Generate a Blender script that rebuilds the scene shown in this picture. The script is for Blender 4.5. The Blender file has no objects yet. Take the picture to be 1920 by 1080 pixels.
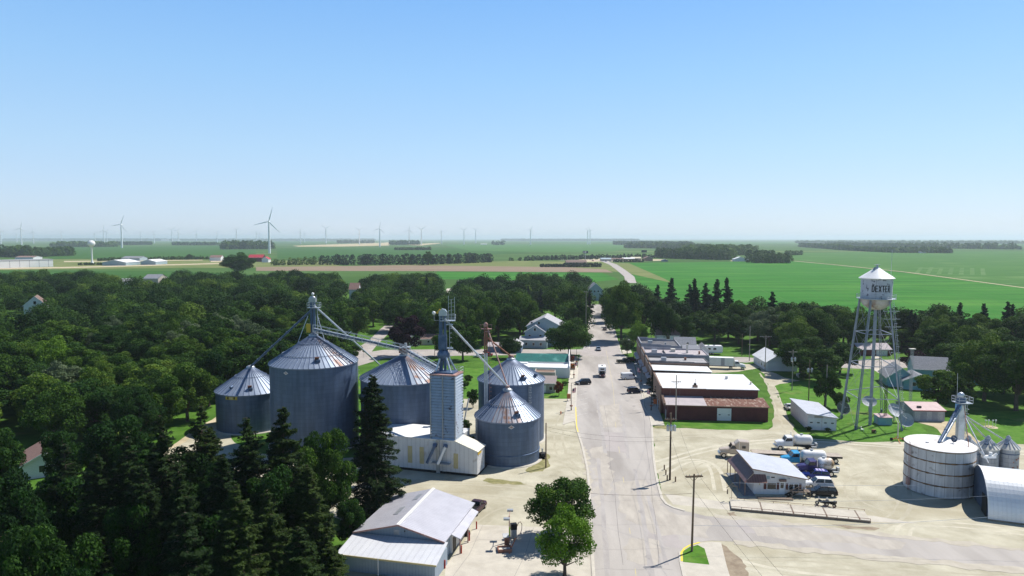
import bpy, math, random
import numpy as np
from math import sin, cos, pi, radians, atan, atan2, sqrt, hypot
from mathutils import Vector, Matrix

S = bpy.context.scene
COL = S.collection
rnd = random.Random(7)

# ---------------------------------------------------------------- camera
F = 1297.0; H = 45.0; PITCH = atan(93.0 / F)
cd = bpy.data.cameras.new("camera"); cam = bpy.data.objects.new("camera", cd); COL.objects.link(cam)
cd.sensor_width = 36.0; cd.lens = 36.0 * F / 1920.0
cd.clip_start = 0.5; cd.clip_end = 90000.0
cam.location = (0, 0, H); cam.rotation_euler = (pi / 2 - PITCH, 0, 0)
S.camera = cam

# ---------------------------------------------------------------- light
SUN_EL = radians(53.5); SUN_AZ = radians(55.0)      # azimuth clockwise from +Y
w = bpy.data.worlds.new("World"); S.world = w; w.use_nodes = True
nt = w.node_tree; nt.nodes.clear()
sky = nt.nodes.new("ShaderNodeTexSky"); sky.sky_type = 'NISHITA'; sky.sun_disc = False
sky.sun_elevation = SUN_EL; sky.sun_rotation = SUN_AZ
sky.altitude = 300; sky.air_density = 1.0; sky.dust_density = 0.15; sky.ozone_density = 2.5
hsv = nt.nodes.new("ShaderNodeHueSaturation"); hsv.inputs['Saturation'].default_value = 1.12
bg = nt.nodes.new("ShaderNodeBackground"); bg.inputs['Strength'].default_value = 0.10
wo = nt.nodes.new("ShaderNodeOutputWorld")
nt.links.new(sky.outputs[0], hsv.inputs['Color'])
tcw = nt.nodes.new("ShaderNodeTexCoord"); sxw = nt.nodes.new("ShaderNodeSeparateXYZ"); nt.links.new(tcw.outputs['Generated'], sxw.inputs[0])
rpw = nt.nodes.new("ShaderNodeValToRGB"); nt.links.new(sxw.outputs['Z'], rpw.inputs[0])      # hazy summer air: bright low sky, deep blue overhead
_st = [(0, (5.0,6.1,8.2)), (.05, (4.9,6.3,8.5)), (.12, (4.3,6.4,8.8)), (.22, (3.2,5.8,9.1)), (.34, (2.0,4.6,9.0)), (.5, (.5,1.2,3.0)), (.75, (.22,.55,1.5)), (1, (.18,.45,1.3))]
while len(rpw.color_ramp.elements) < len(_st): rpw.color_ramp.elements.new(.5)
for e_, (p_, c_) in zip(rpw.color_ramp.elements, _st): e_.position = p_; e_.color = (*c_, 1)
mixw = nt.nodes.new("ShaderNodeMix"); mixw.data_type = 'RGBA'; mixw.inputs[0].default_value = .68
nt.links.new(hsv.outputs[0], mixw.inputs[6]); nt.links.new(rpw.outputs[0], mixw.inputs[7]); nt.links.new(mixw.outputs[2], bg.inputs[0])
nt.links.new(bg.outputs[0], wo.inputs[0])
sl = bpy.data.lights.new("sun", 'SUN'); so = bpy.data.objects.new("sun", sl); COL.objects.link(so)
sl.energy = 5.0; sl.angle = radians(0.53); sl.color = (1.0, 0.955, 0.89)
sdir = Vector((sin(SUN_AZ) * cos(SUN_EL), cos(SUN_AZ) * cos(SUN_EL), sin(SUN_EL)))
so.rotation_euler = sdir.to_track_quat('Z', 'Y').to_euler(); so.location = (60, 60, 200)
S.view_settings.view_transform = 'Standard'; S.view_settings.look = 'None'
S.view_settings.exposure = 0.3; S.view_settings.gamma = 1.0; S.view_settings.use_curve_mapping = False
cy = S.cycles
cy.max_bounces = 5; cy.diffuse_bounces = 2; cy.glossy_bounces = 2; cy.transmission_bounces = 2
cy.volume_bounces = 2; cy.transparent_max_bounces = 6; cy.caustics_reflective = False; cy.caustics_refractive = False
cy.use_adaptive_sampling = True; cy.adaptive_threshold = 0.02; cy.sample_clamp_indirect = 4.0

# ---------------------------------------------------------------- photo geometry -> metres
_cp, _sp = cos(PITCH), sin(PITCH)
def G(px, py, z=0.0):
    """point of the horizontal plane at height z that the survey photo shows at px, py"""
    dx = px - 960.0; dy = F * _cp + (540.0 - py) * _sp; dz = -F * _sp + (540.0 - py) * _cp
    t = (z - H) / dz
    return Vector((dx * t, dy * t, z))
def AT(px, py, Y):
    """point at distance Y"""
    dx = px - 960.0; dy = F * _cp + (540.0 - py) * _sp; dz = -F * _sp + (540.0 - py) * _cp
    t = Y / dy
    return Vector((dx * t, Y, H + dz * t))
def ZT(px, base, top):
    """height of something standing on the ground at base that reaches top"""
    return AT(px, top, G(px, base).y).z
def PX(p):
    d = Vector(p) - Vector((0, 0, H)); dep = d.y * _cp - d.z * _sp; up = d.y * _sp + d.z * _cp
    return 960 + F * d.x / dep, 540 - F * up / dep

# ---------------------------------------------------------------- mesh builder
class MB:
    def __init__(s): s.v = []; s.f = []; s.m = []; s.uv = []; s.sm = []; s.M = Matrix.Identity(4)
    def at(s, x=0, y=0, z=0, rz=0, ry=0, rx=0):
        s.M = Matrix.Translation((x, y, z)) @ Matrix.Rotation(rz, 4, 'Z') @ Matrix.Rotation(ry, 4, 'Y') @ Matrix.Rotation(rx, 4, 'X'); return s
    def add(s, vs, fs, m=0, uvs=None, smooth=False):
        o = len(s.v); s.v += [tuple(s.M @ Vector(p)) for p in vs]
        for i, f in enumerate(fs):
            s.f.append([o + k for k in f]); s.m.append(m); s.sm.append(smooth)
            s.uv.append(uvs[i] if uvs else None)
        return s
    def box(s, x0, x1, y0, y1, z0, z1, m=0):
        vs = [(x0,y0,z0),(x1,y0,z0),(x1,y1,z0),(x0,y1,z0),(x0,y0,z1),(x1,y0,z1),(x1,y1,z1),(x0,y1,z1)]
        a, b, c = x1 - x0, y1 - y0, z1 - z0
        def q(a_, b_): return [(0,0),(a_,0),(a_,b_),(0,b_)]
        return s.add(vs, [(0,3,2,1),(4,5,6,7),(0,1,5,4),(1,2,6,5),(2,3,7,6),(3,0,4,7)], m, [q(b,a),q(a,b),q(a,c),q(b,c),q(a,c),q(b,c)])
    def cbox(s, x, y, z, sx, sy, sz, m=0): return s.box(x-sx/2,x+sx/2,y-sy/2,y+sy/2,z-sz/2,z+sz/2,m)
    def prism(s, pts, z0, z1, m=0):
        n = len(pts); vs = [(p[0],p[1],z0) for p in pts] + [(p[0],p[1],z1) for p in pts]
        fs = [tuple(range(n-1,-1,-1)), tuple(range(n,2*n))] + [(i,(i+1)%n,n+(i+1)%n,n+i) for i in range(n)]
        return s.add(vs, fs, m)
    def prismy(s, pts, y0, y1, m=0, mend=None):
        """outline in x,z swept along y"""
        n = len(pts); vs = [(p[0],y0,p[1]) for p in pts] + [(p[0],y1,p[1]) for p in pts]
        s.add(vs, [(i,n+i,n+(i+1)%n,(i+1)%n) for i in range(n)], m)
        s.add(vs, [tuple(range(n)), tuple(range(2*n-1,n-1,-1))], m if mend is None else mend)
        return s
    def quad(s, a, b, c, d, m=0, uv=None): return s.add([a,b,c,d], [(0,1,2,3)], m, [uv] if uv else None)
    def slab(s, a, b, c, d, t, m=0):
        """quad with thickness t downwards"""
        lo = [(p[0],p[1],p[2]-t) for p in (a,b,c,d)]
        return s.add([a,b,c,d]+lo, [(0,1,2,3),(7,6,5,4),(0,4,5,1),(1,5,6,2),(2,6,7,3),(3,7,4,0)], m)
    def tube(s, p0, p1, r0, r1=None, n=8, m=0, caps=True, smooth=True):
        p0 = Vector(p0); p1 = Vector(p1); r1 = r0 if r1 is None else r1
        d = (p1 - p0); L = d.length
        if L < 1e-6: return s
        d.normalize(); a = d.orthogonal().normalized(); b = d.cross(a)
        vs = []
        for (p, r) in ((p0, r0), (p1, r1)):
            for i in range(n):
                t = 2*pi*i/n; vs.append(p + a*(r*cos(t)) + b*(r*sin(t)))
        uv = [[(i/n*6,0),((i+1)/n*6,0),((i+1)/n*6,L),(i/n*6,L)] for i in range(n)]
        s.add(vs, [(i,(i+1)%n,n+(i+1)%n,n+i) for i in range(n)], m, uv, smooth and n > 5)
        if caps: s.add(vs, [tuple(range(n-1,-1,-1)), tuple(range(n,2*n))], m)
        return s
    def path(s, pts, r, n=6, m=0):
        for a, b in zip(pts, pts[1:]): s.tube(a, b, r, r, n, m)
        return s
    def bar(s, p0, p1, w, h=None, m=0):
        p0 = Vector(p0); p1 = Vector(p1); h = w if h is None else h
        d = (p1-p0).normalized(); sd = d.cross(Vector((0,0,1)))
        if sd.length < 1e-3: sd = Vector((1,0,0))
        sd.normalize(); up = sd.cross(d); vs = []
        for p in (p0, p1):
            for (i, j) in ((-1,-1),(1,-1),(1,1),(-1,1)): vs.append(p + sd*(i*w/2) + up*(j*h/2))
        return s.add(vs, [(3,2,1,0),(4,5,6,7),(0,1,5,4),(1,2,6,5),(2,3,7,6),(3,0,4,7)], m)
    def lathe(s, prof, n=32, m=0, smooth=True, a0=0, a1=2*pi, cx=0, cy=0, caps=False):
        full = abs(a1-a0-2*pi) < 1e-6; k = n if full else n+1; vs = []; uv = []; fs = []
        for (r, z) in prof:
            for i in range(k):
                t = a0 + (a1-a0)*i/n; vs.append((cx + r*cos(t), cy + r*sin(t), z))
        Rm = max(p[0] for p in prof)
        for j in range(len(prof)-1):
            for i in range(n):
                i2 = (i+1) % k; fs.append((j*k+i, j*k+i2, (j+1)*k+i2, (j+1)*k+i))
                u0 = i/n*(a1-a0)*Rm; u1 = (i+1)/n*(a1-a0)*Rm
                uv.append([(u0,prof[j][1]),(u1,prof[j][1]),(u1,prof[j+1][1]),(u0,prof[j+1][1])])
        s.add(vs, fs, m, uv, smooth)
        if caps: s.add(vs, [tuple(range(k-1,-1,-1)), tuple(range((len(prof)-1)*k, len(prof)*k))], m)
        return s
    def ball(s, x, y, z, rx, ry=None, rz=None, n=12, m=0):
        ry = ry or rx; rz = rz or rx; vs = []; fs = []
        k = n//2
        for j in range(k+1):
            ph = -pi/2 + pi*j/k
            for i in range(n): vs.append((x+rx*cos(ph)*cos(2*pi*i/n), y+ry*cos(ph)*sin(2*pi*i/n), z+rz*sin(ph)))
        for j in range(k):
            for i in range(n): fs.append((j*n+i, j*n+(i+1)%n, (j+1)*n+(i+1)%n, (j+1)*n+i))
        return s.add(vs, fs, m, None, True)
    def loft(s, secs, m=0, ch=0.2):
        """rounded body along x; sections (x, z0, z1, halfwidth low, halfwidth high)"""
        vs = []
        for (x, z0, z1, w0, w1) in secs:
            c = min((z1-z0)*0.3, ch); e = min(ch, w1*0.5)
            vs += [(x,-w0+c*.3,z0),(x,w0-c*.3,z0),(x,w0,z0+c),(x,w1+(w0-w1)*.15,z1-c),(x,w1-e,z1),(x,-w1+e,z1),(x,-w1-(w0-w1)*.15,z1-c),(x,-w0,z0+c)]
        fs = []; n = 8; K = len(secs)
        for j in range(K-1):
            for i in range(n): fs.append((j*n+i, (j+1)*n+i, (j+1)*n+(i+1)%n, j*n+(i+1)%n))
        fs += [tuple(range(n)), tuple(range(K*n-1, (K-1)*n-1, -1))]
        return s.add(vs, fs, m)
    def build(s, name, mats, parent=None, loc=None):
        me = bpy.data.meshes.new(name)
        me.from_pydata(s.v, [], s.f)
        if not isinstance(mats, (list, tuple)): mats = [mats]
        for x in mats: me.materials.append(x)
        me.polygons.foreach_set('material_index', s.m); me.polygons.foreach_set('use_smooth', s.sm)
        if any(u is not None for u in s.uv):
            ul = me.uv_layers.new(name='UVMap'); flat = []
            for f, u in zip(s.f, s.uv):
                if u is None: flat += [0.0]*(2*len(f))
                else:
                    for c in u: flat += [c[0], c[1]]
            ul.data.foreach_set('uv', flat)
        me.update()
        o = bpy.data.objects.new(name, me); COL.objects.link(o)
        if parent: o.parent = parent
        if loc is not None: o.location = loc
        return o

def tag(o, label=None, cat=None, group=None, kind=None):
    if label: o['label'] = label
    if cat: o['category'] = cat
    if group: o['group'] = group
    if kind: o['kind'] = kind
    return o
def thing(name, label, cat, loc=(0,0,0), rz=0.0, group=None):
    o = bpy.data.objects.new(name, None); COL.objects.link(o)
    o.location = loc; o.rotation_euler = (0, 0, rz); o.empty_display_size = 0.5
    return tag(o, label, cat, group)
def dup(root, loc=None, rz=None, label=None, group=None, scale=None):
    def cp(o, par):
        c = o.copy(); COL.objects.link(c)
        if par: c.parent = par
        for ch in o.children: cp(ch, c)
        return c
    r = cp(root, None)
    if loc is not None: r.location = loc
    if rz is not None: r.rotation_euler = (0, 0, rz)
    if label: r['label'] = label
    if group: r['group'] = group
    if scale is not None: r.scale = (scale,)*3 if not isinstance(scale, tuple) else scale
    return r

# ---------------------------------------------------------------- materials
def _n(nt, t, **kw):
    n = nt.nodes.new(t)
    for k, v in kw.items(): setattr(n, k, v)
    return n
def mat(name, c1, c2=None, scale=1.0, rough=0.8, metal=0.0, bump=0.0, spec=0.3, lo=0.35, hi=0.65, stretch=(1,1,1), detail=5, c3=None, s3=0.1, lo3=.5, hi3=.7, coord='Object', bscale=None, st3=(1,1,1)):
    m = bpy.data.materials.new(name); m.use_nodes = True; t = m.node_tree; L = t.links
    b = t.nodes['Principled BSDF']; b.inputs['Roughness'].default_value = rough; b.inputs['Metallic'].default_value = metal
    b.inputs['Specular IOR Level'].default_value = spec; b.inputs['Base Color'].default_value = (*c1, 1)
    if c2 is None and not bump: return m
    tc = _n(t, 'ShaderNodeTexCoord'); mp = _n(t, 'ShaderNodeMapping'); mp.inputs['Scale'].default_value = stretch
    L.new(tc.outputs[coord], mp.inputs[0])
    nz = _n(t, 'ShaderNodeTexNoise'); nz.inputs['Scale'].default_value = scale; nz.inputs['Detail'].default_value = detail; nz.inputs['Roughness'].default_value = .62
    L.new(mp.outputs[0], nz.inputs['Vector'])
    if c2 is not None:
        r = _n(t, 'ShaderNodeValToRGB'); r.color_ramp.elements[0].position = lo; r.color_ramp.elements[1].position = hi
        r.color_ramp.elements[0].color = (*c1, 1); r.color_ramp.elements[1].color = (*c2, 1)
        L.new(nz.outputs['Fac'], r.inputs[0]); out = r.outputs[0]
        if c3 is not None:
            mp3 = _n(t, 'ShaderNodeMapping'); mp3.inputs['Scale'].default_value = st3; mp3.inputs['Location'].default_value = (13.7, 4.2, 2.2)
            L.new(tc.outputs[coord], mp3.inputs[0])
            n3 = _n(t, 'ShaderNodeTexNoise'); n3.inputs['Scale'].default_value = s3; n3.inputs['Detail'].default_value = 6; L.new(mp3.outputs[0], n3.inputs['Vector'])
            mr = _n(t, 'ShaderNodeMapRange'); mr.inputs[1].default_value = lo3; mr.inputs[2].default_value = hi3; L.new(n3.outputs['Fac'], mr.inputs[0])
            mx = _n(t, 'ShaderNodeMix', data_type='RGBA'); L.new(mr.outputs[0], mx.inputs[0]); L.new(out, mx.inputs[6]); mx.inputs[7].default_value = (*c3, 1); out = mx.outputs[2]
        L.new(out, b.inputs['Base Color'])
    if bump:
        bn = _n(t, 'ShaderNodeTexNoise'); bn.inputs['Scale'].default_value = bscale or scale*3; L.new(mp.outputs[0], bn.inputs['Vector'])
        bp = _n(t, 'ShaderNodeBump'); bp.inputs['Strength'].default_value = bump; bp.inputs['Distance'].default_value = 0.1
        L.new(bn.outputs['Fac'], bp.inputs['Height']); L.new(bp.outputs[0], b.inputs['Normal'])
    return m
def ribbed(name, col, col2, period=0.3, axis=0, rough=.45, metal=.3, depth=.03, spec=.4, dark=.75, noise=.5, rust=None, rlo=.58, rhi=.68, rscale=.5, coord='Object', rstretch=(1,1,1)):
    """sheet metal: ribs every `period` m along one axis of the local frame"""
    m = mat(name, col, col2, scale=noise, rough=rough, metal=metal, spec=spec, c3=rust, s3=rscale, lo3=rlo, hi3=rhi, coord=coord, st3=rstretch); t = m.node_tree; L = t.links; b = t.nodes['Principled BSDF']
    tc = _n(t, 'ShaderNodeTexCoord'); sx = _n(t, 'ShaderNodeSeparateXYZ'); L.new(tc.outputs[coord], sx.inputs[0])
    f = _n(t, 'ShaderNodeMath', operation='MULTIPLY'); f.inputs[1].default_value = 1/period; L.new(sx.outputs[axis], f.inputs[0])
    fr = _n(t, 'ShaderNodeMath', operation='FRACT'); L.new(f.outputs[0], fr.inputs[0])
    ps = _n(t, 'ShaderNodeMath', operation='LESS_THAN'); ps.inputs[1].default_value = .2; L.new(fr.outputs[0], ps.inputs[0])
    src = b.inputs['Base Color'].links[0].from_socket
    mx = _n(t, 'ShaderNodeMix', data_type='RGBA', blend_type='MULTIPLY'); L.new(ps.outputs[0], mx.inputs[0]); L.new(src, mx.inputs[6]); mx.inputs[7].default_value = (dark, dark, dark, 1)
    L.new(mx.outputs[2], b.inputs['Base Color'])
    bp = _n(t, 'ShaderNodeBump'); bp.inputs['Distance'].default_value = depth; bp.inputs['Strength'].default_value = .8
    L.new(ps.outputs[0], bp.inputs['Height']); L.new(bp.outputs[0], b.inputs['Normal'])
    return m
def sheeted(name, col, col2, seam, bw=2.6, bh=0.85, rough=.42, metal=.55, rust=None, rl=.62, rh=.72, corr=9.0):
    """curved bin wall: staggered sheets with seams, corrugated"""
    m = bpy.data.materials.new(name); m.use_nodes = True; t = m.node_tree; L = t.links; b = t.nodes['Principled BSDF']
    b.inputs['Roughness'].default_value = rough; b.inputs['Metallic'].default_value = metal
    uv = _n(t, 'ShaderNodeTexCoord')
    br = _n(t, 'ShaderNodeTexBrick'); br.inputs['Scale'].default_value = 1; br.inputs['Brick Width'].default_value = bw; br.inputs['Row Height'].default_value = bh
    br.inputs['Mortar Size'].default_value = .035; br.inputs['Mortar Smooth'].default_value = .3; br.inputs['Color1'].default_value = (*col, 1); br.inputs['Color2'].default_value = (*col2, 1); br.inputs['Mortar'].default_value = (*seam, 1); br.inputs['Bias'].default_value = -.1
    L.new(uv.outputs['UV'], br.inputs['Vector'])
    mp = _n(t, 'ShaderNodeMapping'); mp.inputs['Scale'].default_value = (1.2, 0.12, 1); L.new(uv.outputs['UV'], mp.inputs[0])
    nz = _n(t, 'ShaderNodeTexNoise'); nz.inputs['Scale'].default_value = 1.0; nz.inputs['Detail'].default_value = 6; L.new(mp.outputs[0], nz.inputs['Vector'])
    mr = _n(t, 'ShaderNodeMapRange'); mr.inputs[1].default_value = .3; mr.inputs[2].default_value = .7; mr.inputs[3].default_value = .72; mr.inputs[4].default_value = 1.12; L.new(nz.outputs['Fac'], mr.inputs[0])
    mx = _n(t, 'ShaderNodeMix', data_type='RGBA', blend_type='MULTIPLY'); mx.inputs[0].default_value = 1; L.new(br.outputs[0], mx.inputs[6]); L.new(mr.outputs[0], mx.inputs[7]); out = mx.outputs[2]
    if rust:
        n2 = _n(t, 'ShaderNodeTexNoise'); n2.inputs['Scale'].default_value = .9; n2.inputs['Detail'].default_value = 8; L.new(uv.outputs['UV'], n2.inputs['Vector'])
        m2 = _n(t, 'ShaderNodeMapRange'); m2.inputs[1].default_value = rl; m2.inputs[2].default_value = rh; L.new(n2.outputs['Fac'], m2.inputs[0])
        x2 = _n(t, 'ShaderNodeMix', data_type='RGBA'); L.new(m2.outputs[0], x2.inputs[0]); L.new(out, x2.inputs[6]); x2.inputs[7].default_value = (*rust, 1); out = x2.outputs[2]
    L.new(out, b.inputs['Base Color'])
    sx = _n(t, 'ShaderNodeSeparateXYZ'); L.new(uv.outputs['UV'], sx.inputs[0])
    f = _n(t, 'ShaderNodeMath', operation='MULTIPLY'); f.inputs[1].default_value = corr*2*pi; L.new(sx.outputs[1], f.inputs[0])
    sn = _n(t, 'ShaderNodeMath', operation='SINE'); L.new(f.outputs[0], sn.inputs[0])
    ad = _n(t, 'ShaderNodeMath', operation='MULTIPLY_ADD'); ad.inputs[1].default_value = .3; L.new(sn.outputs[0], ad.inputs[0]); L.new(br.outputs['Fac'], ad.inputs[2])
    bp = _n(t, 'ShaderNodeBump'); bp.inputs['Distance'].default_value = .02; bp.inputs['Strength'].default_value = .5; L.new(ad.outputs[0], bp.inputs['Height']); L.new(bp.outputs[0], b.inputs['Normal'])
    return m
def leafmat(name, cs, transl=0.25, dark=None):
    """foliage: hue varies from tree to tree and clump to clump"""
    m = bpy.data.materials.new(name); m.use_nodes = True; t = m.node_tree; L = t.links; b = t.nodes['Principled BSDF']; o = t.nodes['Material Output']
    b.inputs['Roughness'].default_value = .7; b.inputs['Specular IOR Level'].default_value = .08
    oi = _n(t, 'ShaderNodeObjectInfo'); tc = _n(t, 'ShaderNodeTexCoord')
    nz = _n(t, 'ShaderNodeTexNoise'); nz.inputs['Scale'].default_value = .5; nz.inputs['Detail'].default_value = 5; nz.inputs['Roughness'].default_value = .7; L.new(tc.outputs['Object'], nz.inputs['Vector'])
    at = _n(t, 'ShaderNodeAttribute', attribute_name='tint')
    a = _n(t, 'ShaderNodeMath', operation='MULTIPLY_ADD'); a.inputs[1].default_value = .55; L.new(oi.outputs['Random'], a.inputs[0]); L.new(nz.outputs['Fac'], a.inputs[2])
    a2 = _n(t, 'ShaderNodeMath', operation='ADD'); L.new(a.outputs[0], a2.inputs[0]); L.new(at.outputs['Fac'], a2.inputs[1])
    mr = _n(t, 'ShaderNodeMapRange'); mr.inputs[1].default_value = .3; mr.inputs[2].default_value = 1.25; L.new(a2.outputs[0], mr.inputs[0])
    r = _n(t, 'ShaderNodeValToRGB'); el = r.color_ramp.elements
    while len(el) < len(cs): el.new(.5)
    for i, c in enumerate(cs): el[i].position = i/(len(cs)-1); el[i].color = (*c, 1)
    L.new(mr.outputs[0], r.inputs[0]); L.new(r.outputs[0], b.inputs['Base Color'])
    if transl:
        tr = _n(t, 'ShaderNodeBsdfTranslucent'); L.new(r.outputs[0], tr.inputs[0]); mx = _n(t, 'ShaderNodeMixShader'); mx.inputs[0].default_value = transl
        L.new(b.outputs[0], mx.inputs[1]); L.new(tr.outputs[0], mx.inputs[2]); L.new(mx.outputs[0], o.inputs[0])
    return m

M = {}
M['grass'] = mat('lawn grass', (.045,.115,.012), (.085,.18,.025), scale=.22, rough=.9, spec=.1, bump=.6, bscale=2.5, c3=(.17,.17,.055), s3=.09, lo3=.6, hi3=.85)
M['lawn'] = mat('short bright lawn', (.055,.15,.014), (.105,.225,.03), scale=.35, rough=.9, spec=.1, bump=.5, bscale=3, c3=(.2,.21,.07), s3=.16, lo3=.58, hi3=.8)
M['gravel'] = mat('pale limestone gravel', (.365,.335,.245), (.54,.508,.395), scale=.16, lo=.36, hi=.66, rough=.95, spec=.1, bump=.6, bscale=2.2, detail=12, c3=(.36,.32,.22), s3=.07, lo3=.52, hi3=.75, st3=(.5,1.6,1))
M['dirt'] = mat('tan dirt track', (.40,.33,.21), (.56,.48,.33), scale=.2, rough=.95, spec=.1, detail=8, c3=(.2,.22,.08), s3=.25, lo3=.6, hi3=.75)
M['asphalt'] = mat('weathered grey asphalt', (.37,.342,.312), (.468,.435,.398), scale=.09, lo=.32, hi=.68, rough=.9, spec=.15, detail=10, stretch=(2.6,.35,1), c3=(.30,.275,.25), s3=.12, lo3=.46, hi3=.72, st3=(1.5,.3,1), bump=.1, bscale=6)
M['asphalt2'] = mat('worn side street asphalt', (.37,.34,.31), (.50,.46,.41), scale=.1, lo=.32, hi=.68, rough=.9, spec=.15, detail=10, stretch=(.5,2.2,1), c3=(.30,.27,.24), s3=.09, lo3=.5, hi3=.75)
M['road'] = mat('dull back street asphalt', (.34,.31,.28), (.44,.40,.37), scale=.15, rough=.9, spec=.1, detail=8)
M['concrete'] = mat('pale concrete', (.46,.425,.36), (.55,.51,.43), scale=.5, rough=.85, spec=.2, detail=8, c3=(.42,.38,.31), s3=.25, lo3=.55, hi3=.75)
M['kerb'] = mat('kerb concrete', (.48,.445,.38), (.55,.51,.44), scale=1, rough=.85)
M['stain'] = mat('dark damp gravel', (.22,.17,.12), (.34,.28,.2), scale=.7, rough=.95)
M['yellow'] = mat('yellow line paint', (.52,.44,.22), (.44,.40,.32), scale=2, rough=.7)
M['white_line'] = mat('faded white line paint', (.62,.60,.56), (.52,.49,.46), scale=2, rough=.7)
M['crack'] = mat('crack sealant', (.20,.185,.175), (.27,.25,.235), scale=2, rough=.8)
M['black'] = mat('black', (.012,.012,.013), rough=.5)
M['tyre'] = mat('tyre rubber', (.018,.018,.019), rough=.8)
M['chrome'] = mat('bright metal', (.62,.62,.63), rough=.28, metal=.9)
M['glass'] = mat('dark window glass', (.012,.016,.022), rough=.08, spec=.6)
M['wood_pole'] = mat('weathered pole wood', (.13,.085,.055), (.21,.15,.10), scale=.8, rough=.9, stretch=(6,6,.5))
M['pole_grey'] = mat('silvered pole wood', (.27,.235,.20), (.38,.335,.29), scale=.8, rough=.9, stretch=(6,6,.5))
M['steel'] = mat('grey steel', (.36,.38,.40), (.46,.48,.50), scale=1.4, rough=.45, metal=.5)
M['galv'] = mat('galvanised steel', (.44,.47,.51), (.58,.61,.65), scale=1.2, rough=.4, metal=.5)
M['blue_steel'] = mat('blue grey painted steel', (.06,.10,.18), (.11,.16,.25), scale=1.2, rough=.5, metal=.3)
M['rust'] = mat('rusty steel', (.19,.075,.045), (.34,.17,.12), scale=1.6, rough=.85, metal=.1)
M['rust_pink'] = mat('faded red oxide steel', (.33,.17,.14), (.44,.30,.27), scale=1.6, rough=.75, metal=.1)
M['white'] = mat('white paint', (.80,.80,.79), (.74,.74,.72), scale=.8, rough=.55)
M['offwhite'] = mat('cream paint', (.66,.62,.54), (.58,.54,.46), scale=.8, rough=.6)
M['yellowp'] = mat('yellow paint', (.70,.45,.05), rough=.5)
M['redp'] = mat('red paint', (.42,.035,.02), rough=.5)
M['orange'] = mat('orange paint', (.62,.16,.05), rough=.5)
M['bark'] = mat('bark', (.06,.045,.032), (.13,.10,.075), scale=2, rough=.95, stretch=(4,4,1))
# ---------------------------------------------------------------- ground, roads
def ragged(pts, step=4.0, amp=0.6, seed=1):
    r = random.Random(seed); out = []
    n = len(pts)
    for i in range(n):
        a = pts[i]; b = pts[(i+1) % n]; L = hypot(b[0]-a[0], b[1]-a[1]); k = max(1, min(60, int(L/step)))
        nx, ny = (b[1]-a[1])/(L+1e-6), -(b[0]-a[0])/(L+1e-6)
        for j in range(k):
            t = j/k; o = 0 if j == 0 else r.uniform(-amp, amp)
            out.append((a[0]+(b[0]-a[0])*t+nx*o, a[1]+(b[1]-a[1])*t+ny*o))
    return out
def gp(pxs, z=0.0): return [tuple(G(x, y, z))[:2] for x, y in pxs]
def sheet(name, pts, z, m, kind='structure', rag=None, label=None):
    if rag: pts = ragged(pts, *rag)
    b = MB(); b.add([(p[0], p[1], z) for p in pts], [tuple(range(len(pts)))], 0)
    o = b.build(name, m)
    if o.data.polygons[0].normal.z < 0: o.data.flip_normals()
    return tag(o, label, None, None, kind)
def sheets(name, polys, z, m, rag=None):
    b = MB()
    for i, pts in enumerate(polys):
        if rag: pts = ragged(pts, rag[0], rag[1], i+3)
        a = sum(pts[k][0]*pts[(k+1) % len(pts)][1]-pts[(k+1) % len(pts)][0]*pts[k][1] for k in range(len(pts)))
        if a < 0: pts = pts[::-1]
        b.add([(p[0], p[1], z+i*.0003) for p in pts], [tuple(range(len(pts)))], 0)
    return tag(b.build(name, m), None, None, None, 'structure')
def ribbon(pts, w0, w1=None):
    """strip polygon round a ground polyline (metres)"""
    w1 = w0 if w1 is None else w1; n = len(pts); L = []; R = []
    for i, p in enumerate(pts):
        a = pts[max(0, i-1)]; b = pts[min(n-1, i+1)]; d = hypot(b[0]-a[0], b[1]-a[1]); nx, ny = -(b[1]-a[1])/d, (b[0]-a[0])/d
        ww = (w0+(w1-w0)*i/(n-1))/2; L.append((p[0]+nx*ww, p[1]+ny*ww)); R.append((p[0]-nx*ww, p[1]-ny*ww))
    return L + R[::-1]

# far crops
M['crop'] = mat('distant green crop land', (.045,.10,.02), (.075,.145,.035), scale=.0016, lo=.4, hi=.6, rough=.95, spec=.05, detail=3, stretch=(.5,2.5,1), c3=(.14,.19,.06), s3=.0011, lo3=.58, hi3=.66, st3=(.4,3,1))
M['soy'] = mat('bright soybean field', (.028,.135,.016), (.05,.19,.026), scale=.035, rough=.95, spec=.05, detail=8, stretch=(.3,1.6,1), c3=(.09,.235,.035), s3=.02, lo3=.5, hi3=.75, st3=(.35,1.5,1))
M['soy2'] = mat('pale soybean field', (.05,.135,.028), (.075,.175,.04), scale=.02, rough=.95, spec=.05, detail=7, stretch=(.3,1.6,1), c3=(.14,.23,.08), s3=.012, lo3=.58, hi3=.75)
M['corn'] = mat('dark corn field', (.035,.10,.018), (.05,.13,.026), scale=.03, rough=.95, spec=.05, detail=6, stretch=(.4,1,1))
M['plough'] = mat('brown ploughed field', (.21,.155,.11), (.28,.215,.155), scale=.03, rough=.95, spec=.05, stretch=(.2,1.5,1))
M['wheat'] = mat('tan stubble field', (.42,.34,.20), (.50,.42,.26), scale=.02, rough=.95, spec=.05, stretch=(.2,1.5,1))
M['verge'] = mat('dry grassy verge', (.11,.16,.045), (.21,.22,.085), scale=.05, rough=.95, spec=.05, stretch=(.3,1,1))

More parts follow.
